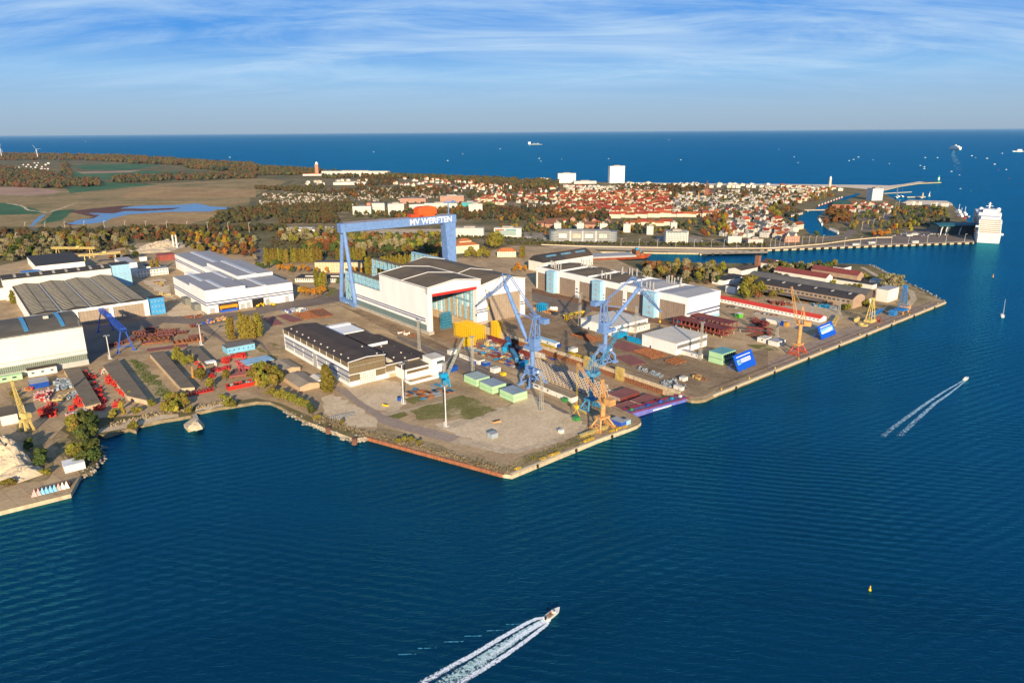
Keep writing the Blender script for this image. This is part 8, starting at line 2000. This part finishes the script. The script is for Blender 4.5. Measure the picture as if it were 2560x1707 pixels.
# reeds on the near shore
def tufts(name, pts, n, s, mt, seed):
    r = random.Random(seed); m = MB(); P_ = [at(*p) for p in pts]
    for i in range(n):
        k = r.randrange(len(P_) - 1); c = P_[k].lerp(P_[k + 1], r.random()) + Vector((r.uniform(-4, 4), r.uniform(-3, 4), 0)); a = r.uniform(0, 6.28); h_ = s * r.uniform(.5, 1.3)
        d = Vector((math.cos(a), math.sin(a), 0)) * s * .5
        m.add([c - d, c + d, c + d * .6 + Vector((0, 0, h_)), c - d * .6 + Vector((0, 0, h_ * .9))], [(0, 1, 2, 3)])
    return kind(m.build(name, mt), 'stuff')
tufts('shore_weeds', [(10, 560, 610), (10, 700, 660), (10, 1000, 750), (10, 1400, 850), (10, 1900, 990), (10, 2280, 1090)], 620, 1.3, L_WIL, 1)
tufts('shore_weeds', [(9, 900, 700), (9, 1200, 640), (9, 1500, 560), (9, 1800, 520), (9, 2100, 450)], 420, 1.4, L_WIL, 2)
tufts('quay_weeds', [(11, 20, 1040), (11, 420, 890), (11, 760, 750)], 160, .9, L_OLV, 3)
tufts('yard_weeds', [(9, 1220, 80), (9, 1300, 180), (9, 1500, 380), (9, 1560, 440)], 260, 1.2, L_GRN, 4)
# ---------------------------------------------------------------- the town across the channel
def wgrid(name, wall, glass, px_, pz, dx=.45, dz=.45, axis=3): return stripes(name, wall, glass, px_, dx, axis, .6, cross=(pz, dz, 0))
TW = {'white': wgrid('white_flat_facade', (.66, .62, .54), (.18, .17, .17), 3.2, 3.2, .55, .5), 'cream': wgrid('cream_flat_facade', (.68, .60, .45), (.22, .19, .16), 3.2, 3.2, .55, .5), 'brick': wgrid('brick_flat_facade', (.34, .15, .09), (.55, .48, .4), 3.2, 3.4, .6, .55), 'rose': wgrid('rose_flat_facade', (.66, .48, .40), (.75, .70, .62), 3.0, 3.2, .5, .5)}
RT = {'red': mat('red_tiles', (.34, .075, .03), .8, .16, .15, orand=.6, hue=.03), 'grey': mat('slate_grey_tiles', (.10, .10, .11), .7, .15, .2, orand=.4), 'flat': mat('pale_flat_roof', (.42, .37, .31), .8, .12, .1), 'brown': mat('brown_town_tiles', (.17, .075, .05), .8, .15, .2)}
PLAIN = {'white': mat('white_render', (.66, .62, .54), .8, .06, .2), 'cream': mat('cream_render', (.70, .60, .42), .8, .06, .2), 'brick': mat('town_brick', (.34, .14, .08), .9, .12, .3)}
HT = {'redrow': ('cream', 'red', 26, 11, 8.5, 5.0), 'redhouse': ('white', 'red', 11, 9, 6.5, 4.5), 'whiteflat': ('white', 'flat', 15, 12, 9.5, 0), 'greyhouse': ('white', 'grey', 12, 10, 7, 5), 'brickrow': ('brick', 'brown', 26, 11, 8.5, 5), 'creamflat': ('cream', 'flat', 17, 12, 9, 0), 'dormer': ('cream', 'red', 16, 11, 9, 5)}
HL = {'redrow': 'long cream terrace under a red tiled roof', 'redhouse': 'small white house with a red gabled roof', 'whiteflat': 'white flat roofed house', 'greyhouse': 'white house with a steep grey roof', 'brickrow': 'brick terrace under a brown roof', 'creamflat': 'cream flat roofed house', 'dormer': 'cream house with a red roof'}
def house_parts(t):
    wl, rf, L_, d_, ht, rise = HT[t]
    a = MB().box(-L_ / 2, -d_ / 2, 0, L_ / 2, d_ / 2, ht)
    b_ = MB()
    if rise:
        a.add([(-L_ / 2, -d_ / 2, ht), (-L_ / 2, d_ / 2, ht), (-L_ / 2, 0, ht + rise - .3)], [(0, 2, 1)]).add([(L_ / 2, -d_ / 2, ht), (L_ / 2, d_ / 2, ht), (L_ / 2, 0, ht + rise - .3)], [(0, 1, 2)])
        b_.prof([(-d_ / 2 - .5, ht - .3), (0, ht + rise), (d_ / 2 + .5, ht - .3), (0, ht + rise - .6)], -L_ / 2 - .3, L_ / 2 + .3, axis='x')
        b_.box(L_ * .2, -.5, ht + rise - 1.4, L_ * .2 + .9, .4, ht + rise + 1.2)
    else:
        b_.box(-L_ / 2 - .3, -d_ / 2 - .3, ht, L_ / 2 + .3, d_ / 2 + .3, ht + .4).box(-L_ * .2, -d_ * .2, ht + .4, L_ * .15, d_ * .25, ht + 2.6)
    return a, b_
rh = random.Random(5)
cand = []
def district(quad, cell, types, where, ang=(36, 126), jit=.3, drop=.12):
    r = quad[0][0]; (x0, y0), (x1, y1), (x2, y2), (x3, y3) = [(q[1], q[2]) for q in quad]
    cell = (cell[0] * .82, cell[1] * .85)
    nv = max(1, int(abs((y0 + y1) / 2 - (y2 + y3) / 2) / cell[1]))
    for j in range(nv):
        v = (j + .5) / nv
        xa, ya = x0 + (x3 - x0) * v, y0 + (y3 - y0) * v; xb, yb = x1 + (x2 - x1) * v, y1 + (y2 - y1) * v
        nu = max(1, int(abs(xb - xa) / cell[0]))
        for i in range(nu):
            if rh.random() < drop: continue
            u = (i + .5 + rh.uniform(-jit, jit) + .5 * (j % 2)) / nu
            p = at(r, xa + (xb - xa) * u, ya + (yb - ya) * u + rh.uniform(-jit, jit) * cell[1])
            cand.append((p, rh.choice(types), rh.choice(ang) + rh.uniform(-9, 9), where, rh.uniform(.8, 1.12)))
district(((3, 380, 800), (3, 1440, 795), (3, 1420, 600), (3, 420, 600)), (58, 26), ('redrow', 'redrow', 'redrow', 'dormer'), 'in the dense red roofed district')
district(((3, 920, 850), (3, 1880, 830), (3, 1860, 790), (3, 930, 800)), (70, 30), ('redrow', 'dormer'), 'above the waterfront blocks', (-8,), .15, 0)
district(((3, 960, 930), (3, 1450, 925), (3, 1440, 870), (3, 970, 870)), (80, 40), ('redrow', 'dormer'), 'right behind the long glass building', (-8,), .15, .1)
district(((3, 240, 930), (3, 900, 930), (3, 900, 860), (3, 250, 860)), (90, 40), ('brickrow', 'redhouse', 'brickrow'), 'among trees behind the glass building', (-8, 80))
district(((3, 1440, 780), (3, 2350, 800), (3, 2350, 570), (3, 1480, 610)), (52, 26), ('whiteflat', 'whiteflat', 'creamflat', 'redhouse', 'greyhouse'), 'in the white old town')
district(((4, -10, 720), (4, 320, 690), (4, 560, 560), (4, -10, 545)), (48, 23), ('whiteflat', 'creamflat', 'redhouse', 'dormer', 'whiteflat'), 'in the town by the old harbour channel')
district(((3, 1900, 1010), (3, 2350, 1010), (3, 2350, 800), (3, 1990, 810)), (66, 34), ('greyhouse', 'whiteflat', 'redhouse', 'dormer', 'greyhouse'), 'above the brick customs house')
district(((4, -10, 1010), (4, 150, 1020), (4, 330, 900), (4, -10, 850)), (60, 32), ('dormer', 'redhouse', 'redrow', 'whiteflat'), 'between the inlet and the promenade')
district(((2, 1250, 530), (2, 2340, 640), (2, 2340, 540), (2, 1330, 435)), (50, 24), ('redhouse', 'redhouse', 'dormer', 'greyhouse'), 'below the coast wood', drop=.3)
district(((3, 0, 730), (3, 380, 730), (3, 440, 560), (3, 60, 540)), (60, 30), ('redhouse', 'redrow', 'dormer', 'greyhouse'), 'at the wooded edge of town', drop=.25)
district(((3, 460, 605), (3, 1420, 612), (3, 1380, 560), (3, 470, 530)), (44, 19), ('whiteflat', 'creamflat', 'whiteflat', 'redhouse'), 'below the white tower hotel')
district(((2, 1950, 720), (2, 2340, 720), (2, 2340, 640), (2, 2000, 640)), (66, 30), ('redrow', 'dormer'), 'beside the white slab block', drop=.2)
district(((4, 750, 790), (4, 1110, 800), (4, 1100, 690), (4, 760, 690)), (75, 40), ('dormer', 'redhouse'), 'by the station tracks', drop=.3)
district(((3, 1000, 545), (3, 2350, 560), (3, 2350, 522), (3, 1010, 515)), (60, 18), ('whiteflat', 'creamflat', 'whiteflat'), 'along the beach promenade', (0, 8), drop=.35)
district(((4, 0, 560), (4, 560, 570), (4, 800, 580), (4, 0, 525)), (60, 18), ('whiteflat', 'creamflat', 'dormer'), 'near the old lighthouse', (0, 8), drop=.3)
district(((1, 10, 390), (1, 470, 390), (1, 470, 325), (1, 240, 318)), (45, 20), ('redhouse', 'whiteflat', 'redhouse'), 'in the far left village', drop=.45)
district(((1, 0, 535), (1, 440, 540), (1, 440, 470), (1, 0, 440)), (60, 22), ('redhouse',), 'in the near left village', drop=.5)
district(((2, 380, 530), (2, 1000, 530), (2, 1000, 480), (2, 460, 500)), (60, 20), ('whiteflat', 'whiteflat', 'creamflat'), 'below the brick lookout tower', drop=.3)
district(((4, 1230, 720), (4, 1680, 740), (4, 1680, 705), (4, 1260, 700)), (110, 30), ('whiteflat',), 'behind the spit beach', drop=.1)
cand.sort(key=lambda c: c[0].length)
made_h = {}
for p, t_, a, wh, sc in cand[:300]:
    nm = 'terrace_house' if 'row' in t_ else 'town_house'
    if t_ not in made_h:
        A_, B_ = house_parts(t_); r = bpy.data.objects.new(nm, None); COL.objects.link(r)
        A_.build('wall', TW[HT[t_][0]], r); B_.build('roof', RT[HT[t_][1]], r); made_h[t_] = r
    else:
        r = made_h[t_].copy(); COL.objects.link(r)
        for ch in made_h[t_].children: c = ch.copy(); COL.objects.link(c); c.parent = r
    r.location = p; r.rotation_euler = (0, 0, math.radians(a)); r.scale = (sc, sc, sc * rh.uniform(.85, 1.15))
    tag(r, '%s %s' % (HL[t_], wh), 'house', '%ss %s' % (HL[t_], wh))
far = MB(); FM = [PLAIN['white'], PLAIN['cream'], PLAIN['brick'], RT['red'], RT['grey'], RT['flat'], RT['brown']]
ki = {'white': 0, 'cream': 1, 'brick': 2}; kr = {'red': 3, 'grey': 4, 'flat': 5, 'brown': 6}
for p, t_, a, wh, sc in cand[300:]:
    A_, B_ = house_parts(t_); c_, s_ = math.cos(math.radians(a)), math.sin(math.radians(a))
    for src, mi in ((A_, ki[HT[t_][0]]), (B_, kr[HT[t_][1]])):
        far.add([(p.x + (x * c_ - y * s_) * sc, p.y + (x * s_ + y * c_) * sc, p.z + z * sc) for x, y, z in src.v], src.f, mi)
kind(far.build('far_houses', FM), 'stuff')
# allotment huts
hut = None; hc = []
for quad, n in ((((2, 0, 745), (2, 900, 720), (2, 820, 600), (2, 60, 610)), 260), (((2, 860, 690), (2, 1700, 640), (2, 1700, 545), (2, 1000, 560)), 260), (((1, 0, 1020), (1, 1180, 1005), (1, 1180, 965), (1, 0, 970)), 70)):
    A, B, C, D = [at(*q) for q in quad]
    for _ in range(n):
        u, v = rh.random(), rh.random(); hc.append(A.lerp(B, u).lerp(D.lerp(C, u), v))
hc.sort(key=lambda p: p.length)
def hutmesh(): return MB().box(-3, -2.2, 0, 3, 2.2, 2.6, 0).prof([(-2.6, 2.5), (0, 3.9), (2.6, 2.5)], -3.3, 3.3, 1, axis='x')
HM = [mat('hut_wall', (.50, .45, .37), .8, .1, .3, orand=.5), mat('hut_roof', (.42, .33, .26), .8, .2, .3, orand=.6)]
for i, p in enumerate(hc[:300]):
    if hut is None: hut = hutmesh().build('garden_hut', HM); o = hut
    else: o = hut.copy(); COL.objects.link(o)
    o.location = p; o.rotation_euler = (0, 0, rh.uniform(0, 3.1)); o.scale = (rh.uniform(.8, 1.5),) * 3
    tag(o, 'tiny pale garden hut in the allotments left of the town', 'garden hut', 'garden huts in the allotments')
far = MB()
for p in hc[300:]:
    s_ = rh.uniform(.8, 1.5); src = hutmesh(); a = rh.uniform(0, 3.1); c_, q_ = math.cos(a), math.sin(a)
    o_ = len(far.v); far.v += [(p.x + (x * c_ - y * q_) * s_, p.y + (x * q_ + y * c_) * s_, p.z + z * s_) for x, y, z in src.v]; far.f += [tuple(i + o_ for i in f) for f in src.f]; far.m += src.m
kind(far.build('far_garden_huts', HM), 'stuff')
# ---- landmarks, each by its base marks
def slab(name, label, C, L_, d_, ht, ang, wall, roof='flat', cat='building', rm=None, rise=4, top=True):
    h = thing(name, label, cat, at(*C), ang)
    MB().box(0, 0, 0, L_, d_, ht).build('wall', wall, h)
    if roof == 'flat':
        m = MB().box(-.3, -.3, ht, L_ + .3, d_ + .3, ht + .6)
        if top: m.box(L_ * .3, d_ * .2, ht + .6, L_ * .7, d_ * .8, ht + 3.2)
        m.build('roof', rm or RT['flat'], h)
    else:
        m = MB().add([(-.6, -.6, ht), (L_ + .6, -.6, ht), (L_ + .6, d_ + .6, ht), (-.6, d_ + .6, ht), (d_ * .45, d_ / 2, ht + rise), (L_ - d_ * .45, d_ / 2, ht + rise)], [(0, 1, 5, 4), (2, 3, 4, 5), (1, 2, 5), (3, 0, 4), (3, 2, 1, 0)]); m.build('roof', rm or RT['red'], h)
    return h
WF = TW['white']
slab('hotel_tower', 'tall white hotel tower on the sea front', (3, 897, 508), 62, 22, 66, 12, wgrid('tower_facade', (.80, .77, .70), (.55, .52, .46), 3.4, 3.2, .6, .4))
slab('beach_hotel', 'lower white balconied block left of the tall hotel tower', (3, 422, 508), 72, 30, 38, 3, wgrid('balcony_facade', (.76, .73, .66), (.38, .35, .30), 5, 3.4, .55, .4))
slab('sea_front_block', 'low white building row between the two white hotels', (3, 570, 515), 90, 30, 10, 5, WF)
slab('seaside_pavilion', 'small white pavilion at the edge of the coast wood', (3, 228, 488), 50, 24, 10, 5, WF)
slab('spa_block', 'very long white seaside block behind the coast wood', (2, 605, 445), 330, 40, 24, -8, WF)
h = slab('lookout_building', 'building with a pale roof and a brick tower at the coast wood', (2, 430, 440), 100, 30, 8, 0, PLAIN['white'], rm=RT['red'])
MB().box(60, 8, 8, 76, 24, 54).build('tower', mat('tower_brick', (.50, .24, .14), .9), h); MB().tube((68, 16, 54), (68, 16, 66), 8, 3, 10).build('tower_cap', HW, h)
slab('school_block', 'long pale block at the villa quarter, low and white', (2, 710, 525), 130, 40, 10, 3, PLAIN['white'])
P_ = at(4, 565, 547)
h = thing('lighthouse', 'old pale lighthouse rising above the beach town', 'lighthouse', P_)
MB().tube((0, 0, 0), (0, 0, 29), 5.2, 4, 14).tube((0, 0, 12), (0, 0, 13), 5.6, 5.6, 14).tube((0, 0, 29), (0, 0, 30.4), 5.4, 5.4, 14).build('tower', mat('pale_glazed_brick', (.66, .56, .42), .7, .1, .2), h)
MB().tube((0, 0, 30.4), (0, 0, 36), 3.2, 3.2, 12).tube((0, 0, 36), (0, 0, 40), 3.4, .3, 12).build('lantern', HW, h)
P_ = at(4, 1563, 496)
h = thing('pier_light', 'green and white pier light at the end of the mole', 'beacon', P_)
MB().tube((0, 0, 0), (0, 0, 8), 4.5, 3.8, 10).tube((0, 0, 17), (0, 0, 24), 3.4, 2, 10).build('green_section', mat('beacon_green', (.01, .33, .16), .5), h); MB().tube((0, 0, 8), (0, 0, 17), 3.8, 3.4, 10).build('white_section', HW, h)
P_ = at(3, 1785, 640)
h = thing('church', 'brick church with a slender spire in the old town', 'church', P_, 60)
MB().box(-6, -6, 0, 6, 6, 26).box(6, -8, 0, 46, 8, 14).build('wall', PLAIN['brick'], h)
MB().add([(-6, -6, 26), (6, -6, 26), (6, 6, 26), (-6, 6, 26), (0, 0, 54)], [(0, 1, 4), (1, 2, 4), (2, 3, 4), (3, 0, 4)]).build('spire', mat('dark_spire', (.16, .08, .06), .8), h)
MB().prof([(-9, 13.6), (0, 24), (9, 13.6), (0, 23.4)], 6, 46.5, axis='x').build('roof', RT['brown'], h)
for C, ht, lab in (((3, 1322, 665), 32, 'slim brick chimney in the old town'), ((3, 1708, 690), 30, 'ochre crane post in the old town')): tag(MB().tube((0, 0, 0), (0, 0, ht), 1.6, 1.2, 8).tube((0, 0, ht), (0, 0, ht + .8), 1.5, 1.5, 8).build('chimney_stack', PLAIN['brick'] if 'brick' in lab else CRO, None, at(*C)), lab, 'chimney')
# long glass building with posters
o = at(3, 395, 1040)
h = thing('glass_office', 'long grey glass building with four big posters on the waterfront', 'building', o, -7)
LG = 104
GG = wgrid('grey_window_grid', (.36, .35, .33), (.05, .055, .06), 2.1, 3.0, .42, .35)
MB().box(0, 0, 0, LG, 22, 19.5).build('wall', GG, h)
MB().box(-.3, -.3, 19.5, LG + .3, 22.3, 20.2).box(3, 4, 20.2, LG - 3, 18, 21.6).build('roof', mat('grey_blue_roof', (.20, .21, .22), .6), h)
RG_ = wgrid('round_glazing', (.42, .43, .42), (.12, .15, .16), 1.6, 3.2, .2, .2)
for x in (-1, LG + 1): MB().tube((x, 11, 0), (x, 11, 19), 11, 11, 20).build('round_end', RG_, h)
for k, a in enumerate((27, 50, 75)): MB().box(a, -.5, 0, a + 3.6, 0, 20).build('stair_glazing', mat('pale_stair_glass', (.5, .5, .48), .4, .1), h)
for k, a in enumerate((7, 33, 56, 82)): MB().box(a, -.6, 6.5, a + 15, -.1, 14.5).build('poster', mat(('beach_poster', 'dune_poster', 'surf_poster', 'bay_poster')[k], ((.62, .56, .48), (.60, .50, .40), (.55, .55, .50), (.30, .42, .40))[k], .6, .2, .18, col2=((.42, .55, .58), (.55, .32, .22), (.35, .48, .55), (.55, .52, .40))[k], detail=3), h)
# white balcony block, windows as parts
h = slab('balcony_block', 'white apartment block with rows of dark windows right of the glass building', (3, 1410, 1062), 40.5, 20, 22, -2, PLAIN['white'], rm=RT['flat'])
wm = None
for r_ in range(6):
    for c_ in range(14):
        loc = (1.6 + c_ * 2.75, -.1, 2.0 + r_ * 3.4)
        if wm is None: wm = MB().box(-.75, 0, -.8, .75, .12, .9).build('window', GLASS, h, loc)
        else: c = wm.copy(); COL.objects.link(c); c.location = loc
pb(h, 'penthouse_glazing', GLASS, 2, -.12, 20.2, 39, -.02, 21.8)
for i, (x, y, w_) in enumerate(((388, 950, 14), (596, 950, 14), (806, 955, 14), (1022, 960, 14), (1236, 980, 13), (1455, 945, 13))):
    slab('white_villa_block', 'white cube villa %s behind the waterfront' % ('at the left end of the row', 'second from the left in the row', 'third from the left in the row', 'fourth from the left in the row', 'standing right of the glass building', 'above the white balcony block')[i], (3, x, y), w_, 13, 17, -5, WF)
h = slab('coloured_glass_block', 'white block with a coloured glass front left of the long glass building', (2, 2185, 1000), 54, 20, 17, -4, PLAIN['white'])
MB().box(2, -.3, 3, 44, -.05, 13).build('coloured_glazing', mat('coloured_glass', (.35, .36, .30), .4, .2, .5, col2=(.15, .3, .32)), h); MB().box(2, -.4, 13, 20, -.05, 15).build('red_panels', mat('red_glass', (.45, .06, .06), .4), h); MB().box(24, -.4, 13, 44, -.05, 15).build('teal_panels', mat('teal_glass', (.04, .25, .28), .4), h)
slab('white_office_row', 'long white office row with a stepped roof beside the gantry leg', (2, 1830, 1000), 56, 22, 17, -4, WF)
slab('pale_pink_block', 'pale pink block with bay windows on the promenade', (3, 1980, 1068), 24, 14, 14, -2, TW['rose'])
slab('banded_block', 'red and white banded low block on the promenade', (3, 2165, 1072), 27, 14, 10, -1, stripes('banded_facade', (.72, .66, .60), (.50, .20, .13), 3.4, .55, 2))
h = slab('customs_house', 'red brick customs house with two gables at the inlet', (4, 155, 1052), 27, 16, 12, 1, TW['brick'], 'hip', rm=RT['grey'], rise=6)
for x in (5, 19): MB().prof([(x - 3, 12), (x + 3, 12), (x, 18)], -.4, 3).build('gable', PLAIN['cream'], h)
slab('apartment_tower', 'pale blue and white apartment tower near the marina', ('l', 430, 455), 34, 26, 34, 8, wgrid('tower_blue_facade', (.50, .55, .57), (.25, .36, .42), 4, 3, .5, .5), rm=RT['flat'])
h = slab('station_hall', 'dark green hipped roof hall on the inlet island', (4, 585, 735), 58, 26, 9, 0, PLAIN['brick'], 'hip', rm=mat('dark_green_roof', (.03, .07, .06), .6), rise=10)
# cruise terminal: curved dark teal roof on white struts
ta, tb = at(4, 1570, 985), at(4, 1830, 960)
h = thing('cruise_terminal', 'cruise terminal with a dark teal curved roof on white struts', 'terminal', ta, 3)
W_ = (tb - ta).length + 8
pr = [(34 * i / 8 - 2, 17 + 5 * math.sin(math.pi * (i + 1) / 10)) for i in range(9)]
MB().prof(pr + [(p[0], p[1] - 1.4) for p in pr[::-1]], -4, W_, axis='x').build('roof', mat('dark_teal_roof', (.02, .11, .14), .5), h)
MB().box(16, 6, 0, W_ - 4, 30, 16).build('wall', GLASS, h)
for x in (2, 12, 40): m = MB().beam((x, 0, 0), (x + 1, 0, 10), 1.4).beam((x + 1, 0, 10), (x + 8, 6, 18), 1.6); m.build('strut', HW, h)
for i, (x, y, L_, d_, ht, w__, rm, lab) in enumerate(((890, 797, 46, 24, 21, WF, RT['grey'], 'white office block with dark window bands at the left of the hospital group'), (1048, 778, 38, 30, 24, WF, RT['grey'], 'white office block right of the salmon stair tower'), (1215, 800, 40, 26, 27, WF, RT['flat'], 'bright white high block at the right of the hospital group'), (1410, 745, 40, 14, 12, PLAIN['white'], RT['grey'], 'low white shed roofed wing beside the high block'), (1545, 745, 90, 24, 15, WF, RT['flat'], 'long white building with window rows behind the orange trolley'), (1690, 692, 70, 30, 20, TW['brick'], RT['flat'], 'brick and white building with a pale flat roof behind the gantry'), (1320, 698, 76, 24, 16, TW['brick'], RT['grey'], 'red brick school block between the white buildings'), (1955, 795, 34, 14, 26, WF, RT['flat'], 'white slab block with brick end wall right of the gantry mast'), (1890, 740, 44, 30, 16, mat('teal_cladding', (.05, .36, .36), .6), RT['flat'], 'teal clad building beside the white slab block'))):
    slab('town_block', lab, (2, x, y), L_, d_, ht, (4, 4, 12, 20, -3, 8, 2, 2, 2)[i], w__, rm=rm)
tag(MB().box(0, 0, 0, 9, 30, 27).build('salmon_tower', mat('salmon_render', (.72, .24, .15), .7, .05), None, at(2, 1022, 790), 4), 'salmon red stair tower between two white office blocks', 'stair tower')
slab('car_showroom', 'white car showroom with a blue fascia by the country road', (2, 285, 950), 54, 20, 7, 0, stripes('showroom_front', (.74, .72, .68), (.2, .3, .4), 60, .5, 2), top=False); slab('car_showroom', 'long low white car showroom beside the parked cars', (2, 350, 962), 78, 18, 6, 4, PLAIN['white'], top=False)
slab('beige_block', 'long beige four storey block among orange trees behind the gantry leg', (2, 545, 1325), 76, 13, 15, -3, wgrid('beige_facade', (.62, .46, .28), (.32, .24, .16), 4.2, 3.6, .72, .5), rm=RT['grey'], top=False)
h = slab('canteen_hall', 'low white hall with roof lights in front of the beige block', (2, 360, 1415), 66, 28, 5.5, -3, wgrid('canteen_facade', (.68, .64, .55), (.12, .1, .1), 2.6, 6, .5, .3), rm=ROOFK, top=False)
for k in range(3): MB().box(12 + 18 * k, 8, 6.1, 24 + 18 * k, 11, 7.6).build('roof_light', ROOFL, h)
h = slab('orange_roofed_villa', 'large villa with stepped orange tiled roofs behind the big hall', (2, 1840, 1155), 42, 34, 13, 25, PLAIN['cream'], 'hip', rm=mat('orange_tiles', (.50, .16, .05), .8, .1, .2), rise=7)
MB().box(10, 10, 13, 32, 26, 19).build('upper_storey', PLAIN['cream'], h); MB().add([(9, 9, 19), (33, 9, 19), (33, 27, 19), (9, 27, 19), (16, 18, 23), (26, 18, 23)], [(0, 1, 5, 4), (2, 3, 4, 5), (1, 2, 5), (3, 0, 4), (3, 2, 1, 0)]).build('upper_roof', MATS['orange_tiles'], h)
slab('orange_roofed_house', 'long house with an orange tiled roof near the basin head', (2, 2215, 1185), 31, 14, 9, 0, TW['cream'], 'hip', rm=MATS['orange_tiles'], rise=5)
# promenade wall and lamps
pw = [(3, 270, 1075), (3, 700, 1092), (3, 1300, 1102), (3, 1900, 1112), (3, 2350, 1108), (4, 200, 1095), (4, 500, 1070), (4, 750, 1035), (4, 1000, 1010), (4, 1140, 1008)]
for a, b_ in zip(pw[:-1], pw[1:]):
    A, B = at(*a), at(*b_); d = B - A
    m = MB().box(0, 0, 0, d.length, .6, 1.6)
    for i in range(int(d.length / 4)): m.box(i * 4, -.3, 0, i * 4 + .6, 0, 2.1)
    kind(m.build('promenade_wall', mat('promenade_stone', (.68, .56, .40), .9, .1, .3), None, A, math.degrees(math.atan2(d.y, d.x))), 'structure')
sl = None
def lamps(pts, n, label, group, ht=11):
    global sl
    P_ = [at(*p) for p in pts]
    for i in range(n):
        t_ = i * (len(P_) - 1) / max(1, n - 1); k = min(int(t_), len(P_) - 2); p = P_[k].lerp(P_[k + 1], t_ - k)
        if sl is None: sl = MB().tube((0, 0, 0), (0, 0, 11), .22, .16, 6).beam((0, 0, 11), (1.6, 0, 11.2), .2).box(1, -.25, 11.0, 2.2, .25, 11.3).build('street_lamp', ROOFL); o = sl
        else: o = sl.copy(); COL.objects.link(o)
        o.location = p; o.scale = (ht / 11,) * 3; tag(o, label, 'street lamp', group)
lamps([(3, 1000, 1090), (3, 1800, 1100), (3, 2350, 1095), (4, 200, 1080), (4, 500, 1055)], 20, 'slim pale lamp post on the promenade', 'lamp posts on the promenade', 14)
lamps([(4, 700, 1090), (4, 1200, 1070), (4, 1800, 1055)], 8, 'slim pale lamp post on the terminal apron', 'lamp posts on the terminal apron', 16)
lamps([(1, 240, 955), (1, 900, 940), (1, 1600, 945), (2, -60, 960)], 12, 'grey catenary mast along the country railway', 'catenary masts along the country railway', 20)
lamps([(4, 860, 940), (4, 1000, 900), (4, 1110, 800), (4, 1200, 720)], 9, 'pale catenary mast by the station tracks', 'catenary masts by the station tracks', 17)
for i, (x, y, ht) in enumerate(((20, 283, 95), (350, 288, 85))):
    h = thing('wind_turbine', ('white wind turbine at the far left picture edge', 'white wind turbine above the far left village')[i], 'wind turbine', at(1, x, y))
    MB().tube((0, 0, 0), (0, 0, ht), 3, 1.8, 8).build('tower', HW, h)
    m = MB()
    for k in range(3): a = 2.1 * k + .5 + i; m.beam((0, -3, ht), (math.sin(a) * 42, -3, ht + math.cos(a) * 42), 2.4, .8)
    m.build('rotor', HW, h)
for C, lab in ((('l', 1170, 1090), 'white coach parked on the terminal forecourt, left end'), (('l', 1080, 1110), 'white coach parked on the terminal forecourt, front row'), (('l', 380, 1250), 'white truck alone on the terminal apron'), (('l', 90, 1280), 'white trailer at the left of the terminal apron'), (('l', 1180, 1235), 'white tent roofed stand on the terminal apron')):
    h = thing('coach', lab, 'coach', at(*C), 12); MB().box(0, 0, .8, 13, 3, 4).build('body', HW, h); MB().box(.4, -.06, 2.3, 12.6, 0, 3.4).build('window', GLASS, h); MB().box(1, .1, 0, 2.2, 2.9, .8).box(10, .1, 0, 11.2, 2.9, .8).build('wheel', DARK, h)
tag(MB().box(0, -4, 3.2, 70, 4, 4).box(6, -3, -4, 9, 3, 3.2).box(34, -3, -4, 37, 3, 3.2).box(61, -3, -4, 64, 3, 3.2).box(0, -4, 4, 70, -3.7, 5).box(0, 3.7, 4, 70, 4, 5).build('footbridge', CONCB, None, at(4, 335, 770), 2), 'low bridge across the narrow end of the inlet', 'bridge')
tag(MB().box(0, -3, 0, 130, 3, 2.2).box(20, -2.6, -4, 23, 2.6, 0).box(100, -2.6, -4, 103, 2.6, 0).build('marina_pier', CONCB, None, at(4, 1060, 605, 0), 24), 'long low marina pier reaching out beside the mole', 'pier')
tag(MB().box(0, -4, 0, 60, 4, 3).box(26, -30, 0, 34, -4, 3).tube((52, 0, 3), (52, 0, 14), 3, 2, 8).build('landing_stage', CONCB, None, at(4, 1270, 640, 0), 5), 'dark landing stage with a small beacon off the spit', 'landing stage')
# ---------------------------------------------------------------- air
m = bpy.data.materials.new('haze'); m.use_nodes = True
t = m.node_tree; t.nodes.clear()
v = nd(t, 'ShaderNodeVolumePrincipled', i_Density=0.00001, i_Anisotropy=0.2)
v.inputs['Color'].default_value = (0.4, 0.72, 1.0, 1)
t.links.new(v.outputs[0], nd(t, 'ShaderNodeOutputMaterial').inputs['Volume'])
b = MB().box(-300000, -600, -9, 300000, 320000, 208)
kind(b.build('haze', m), 'stuff')
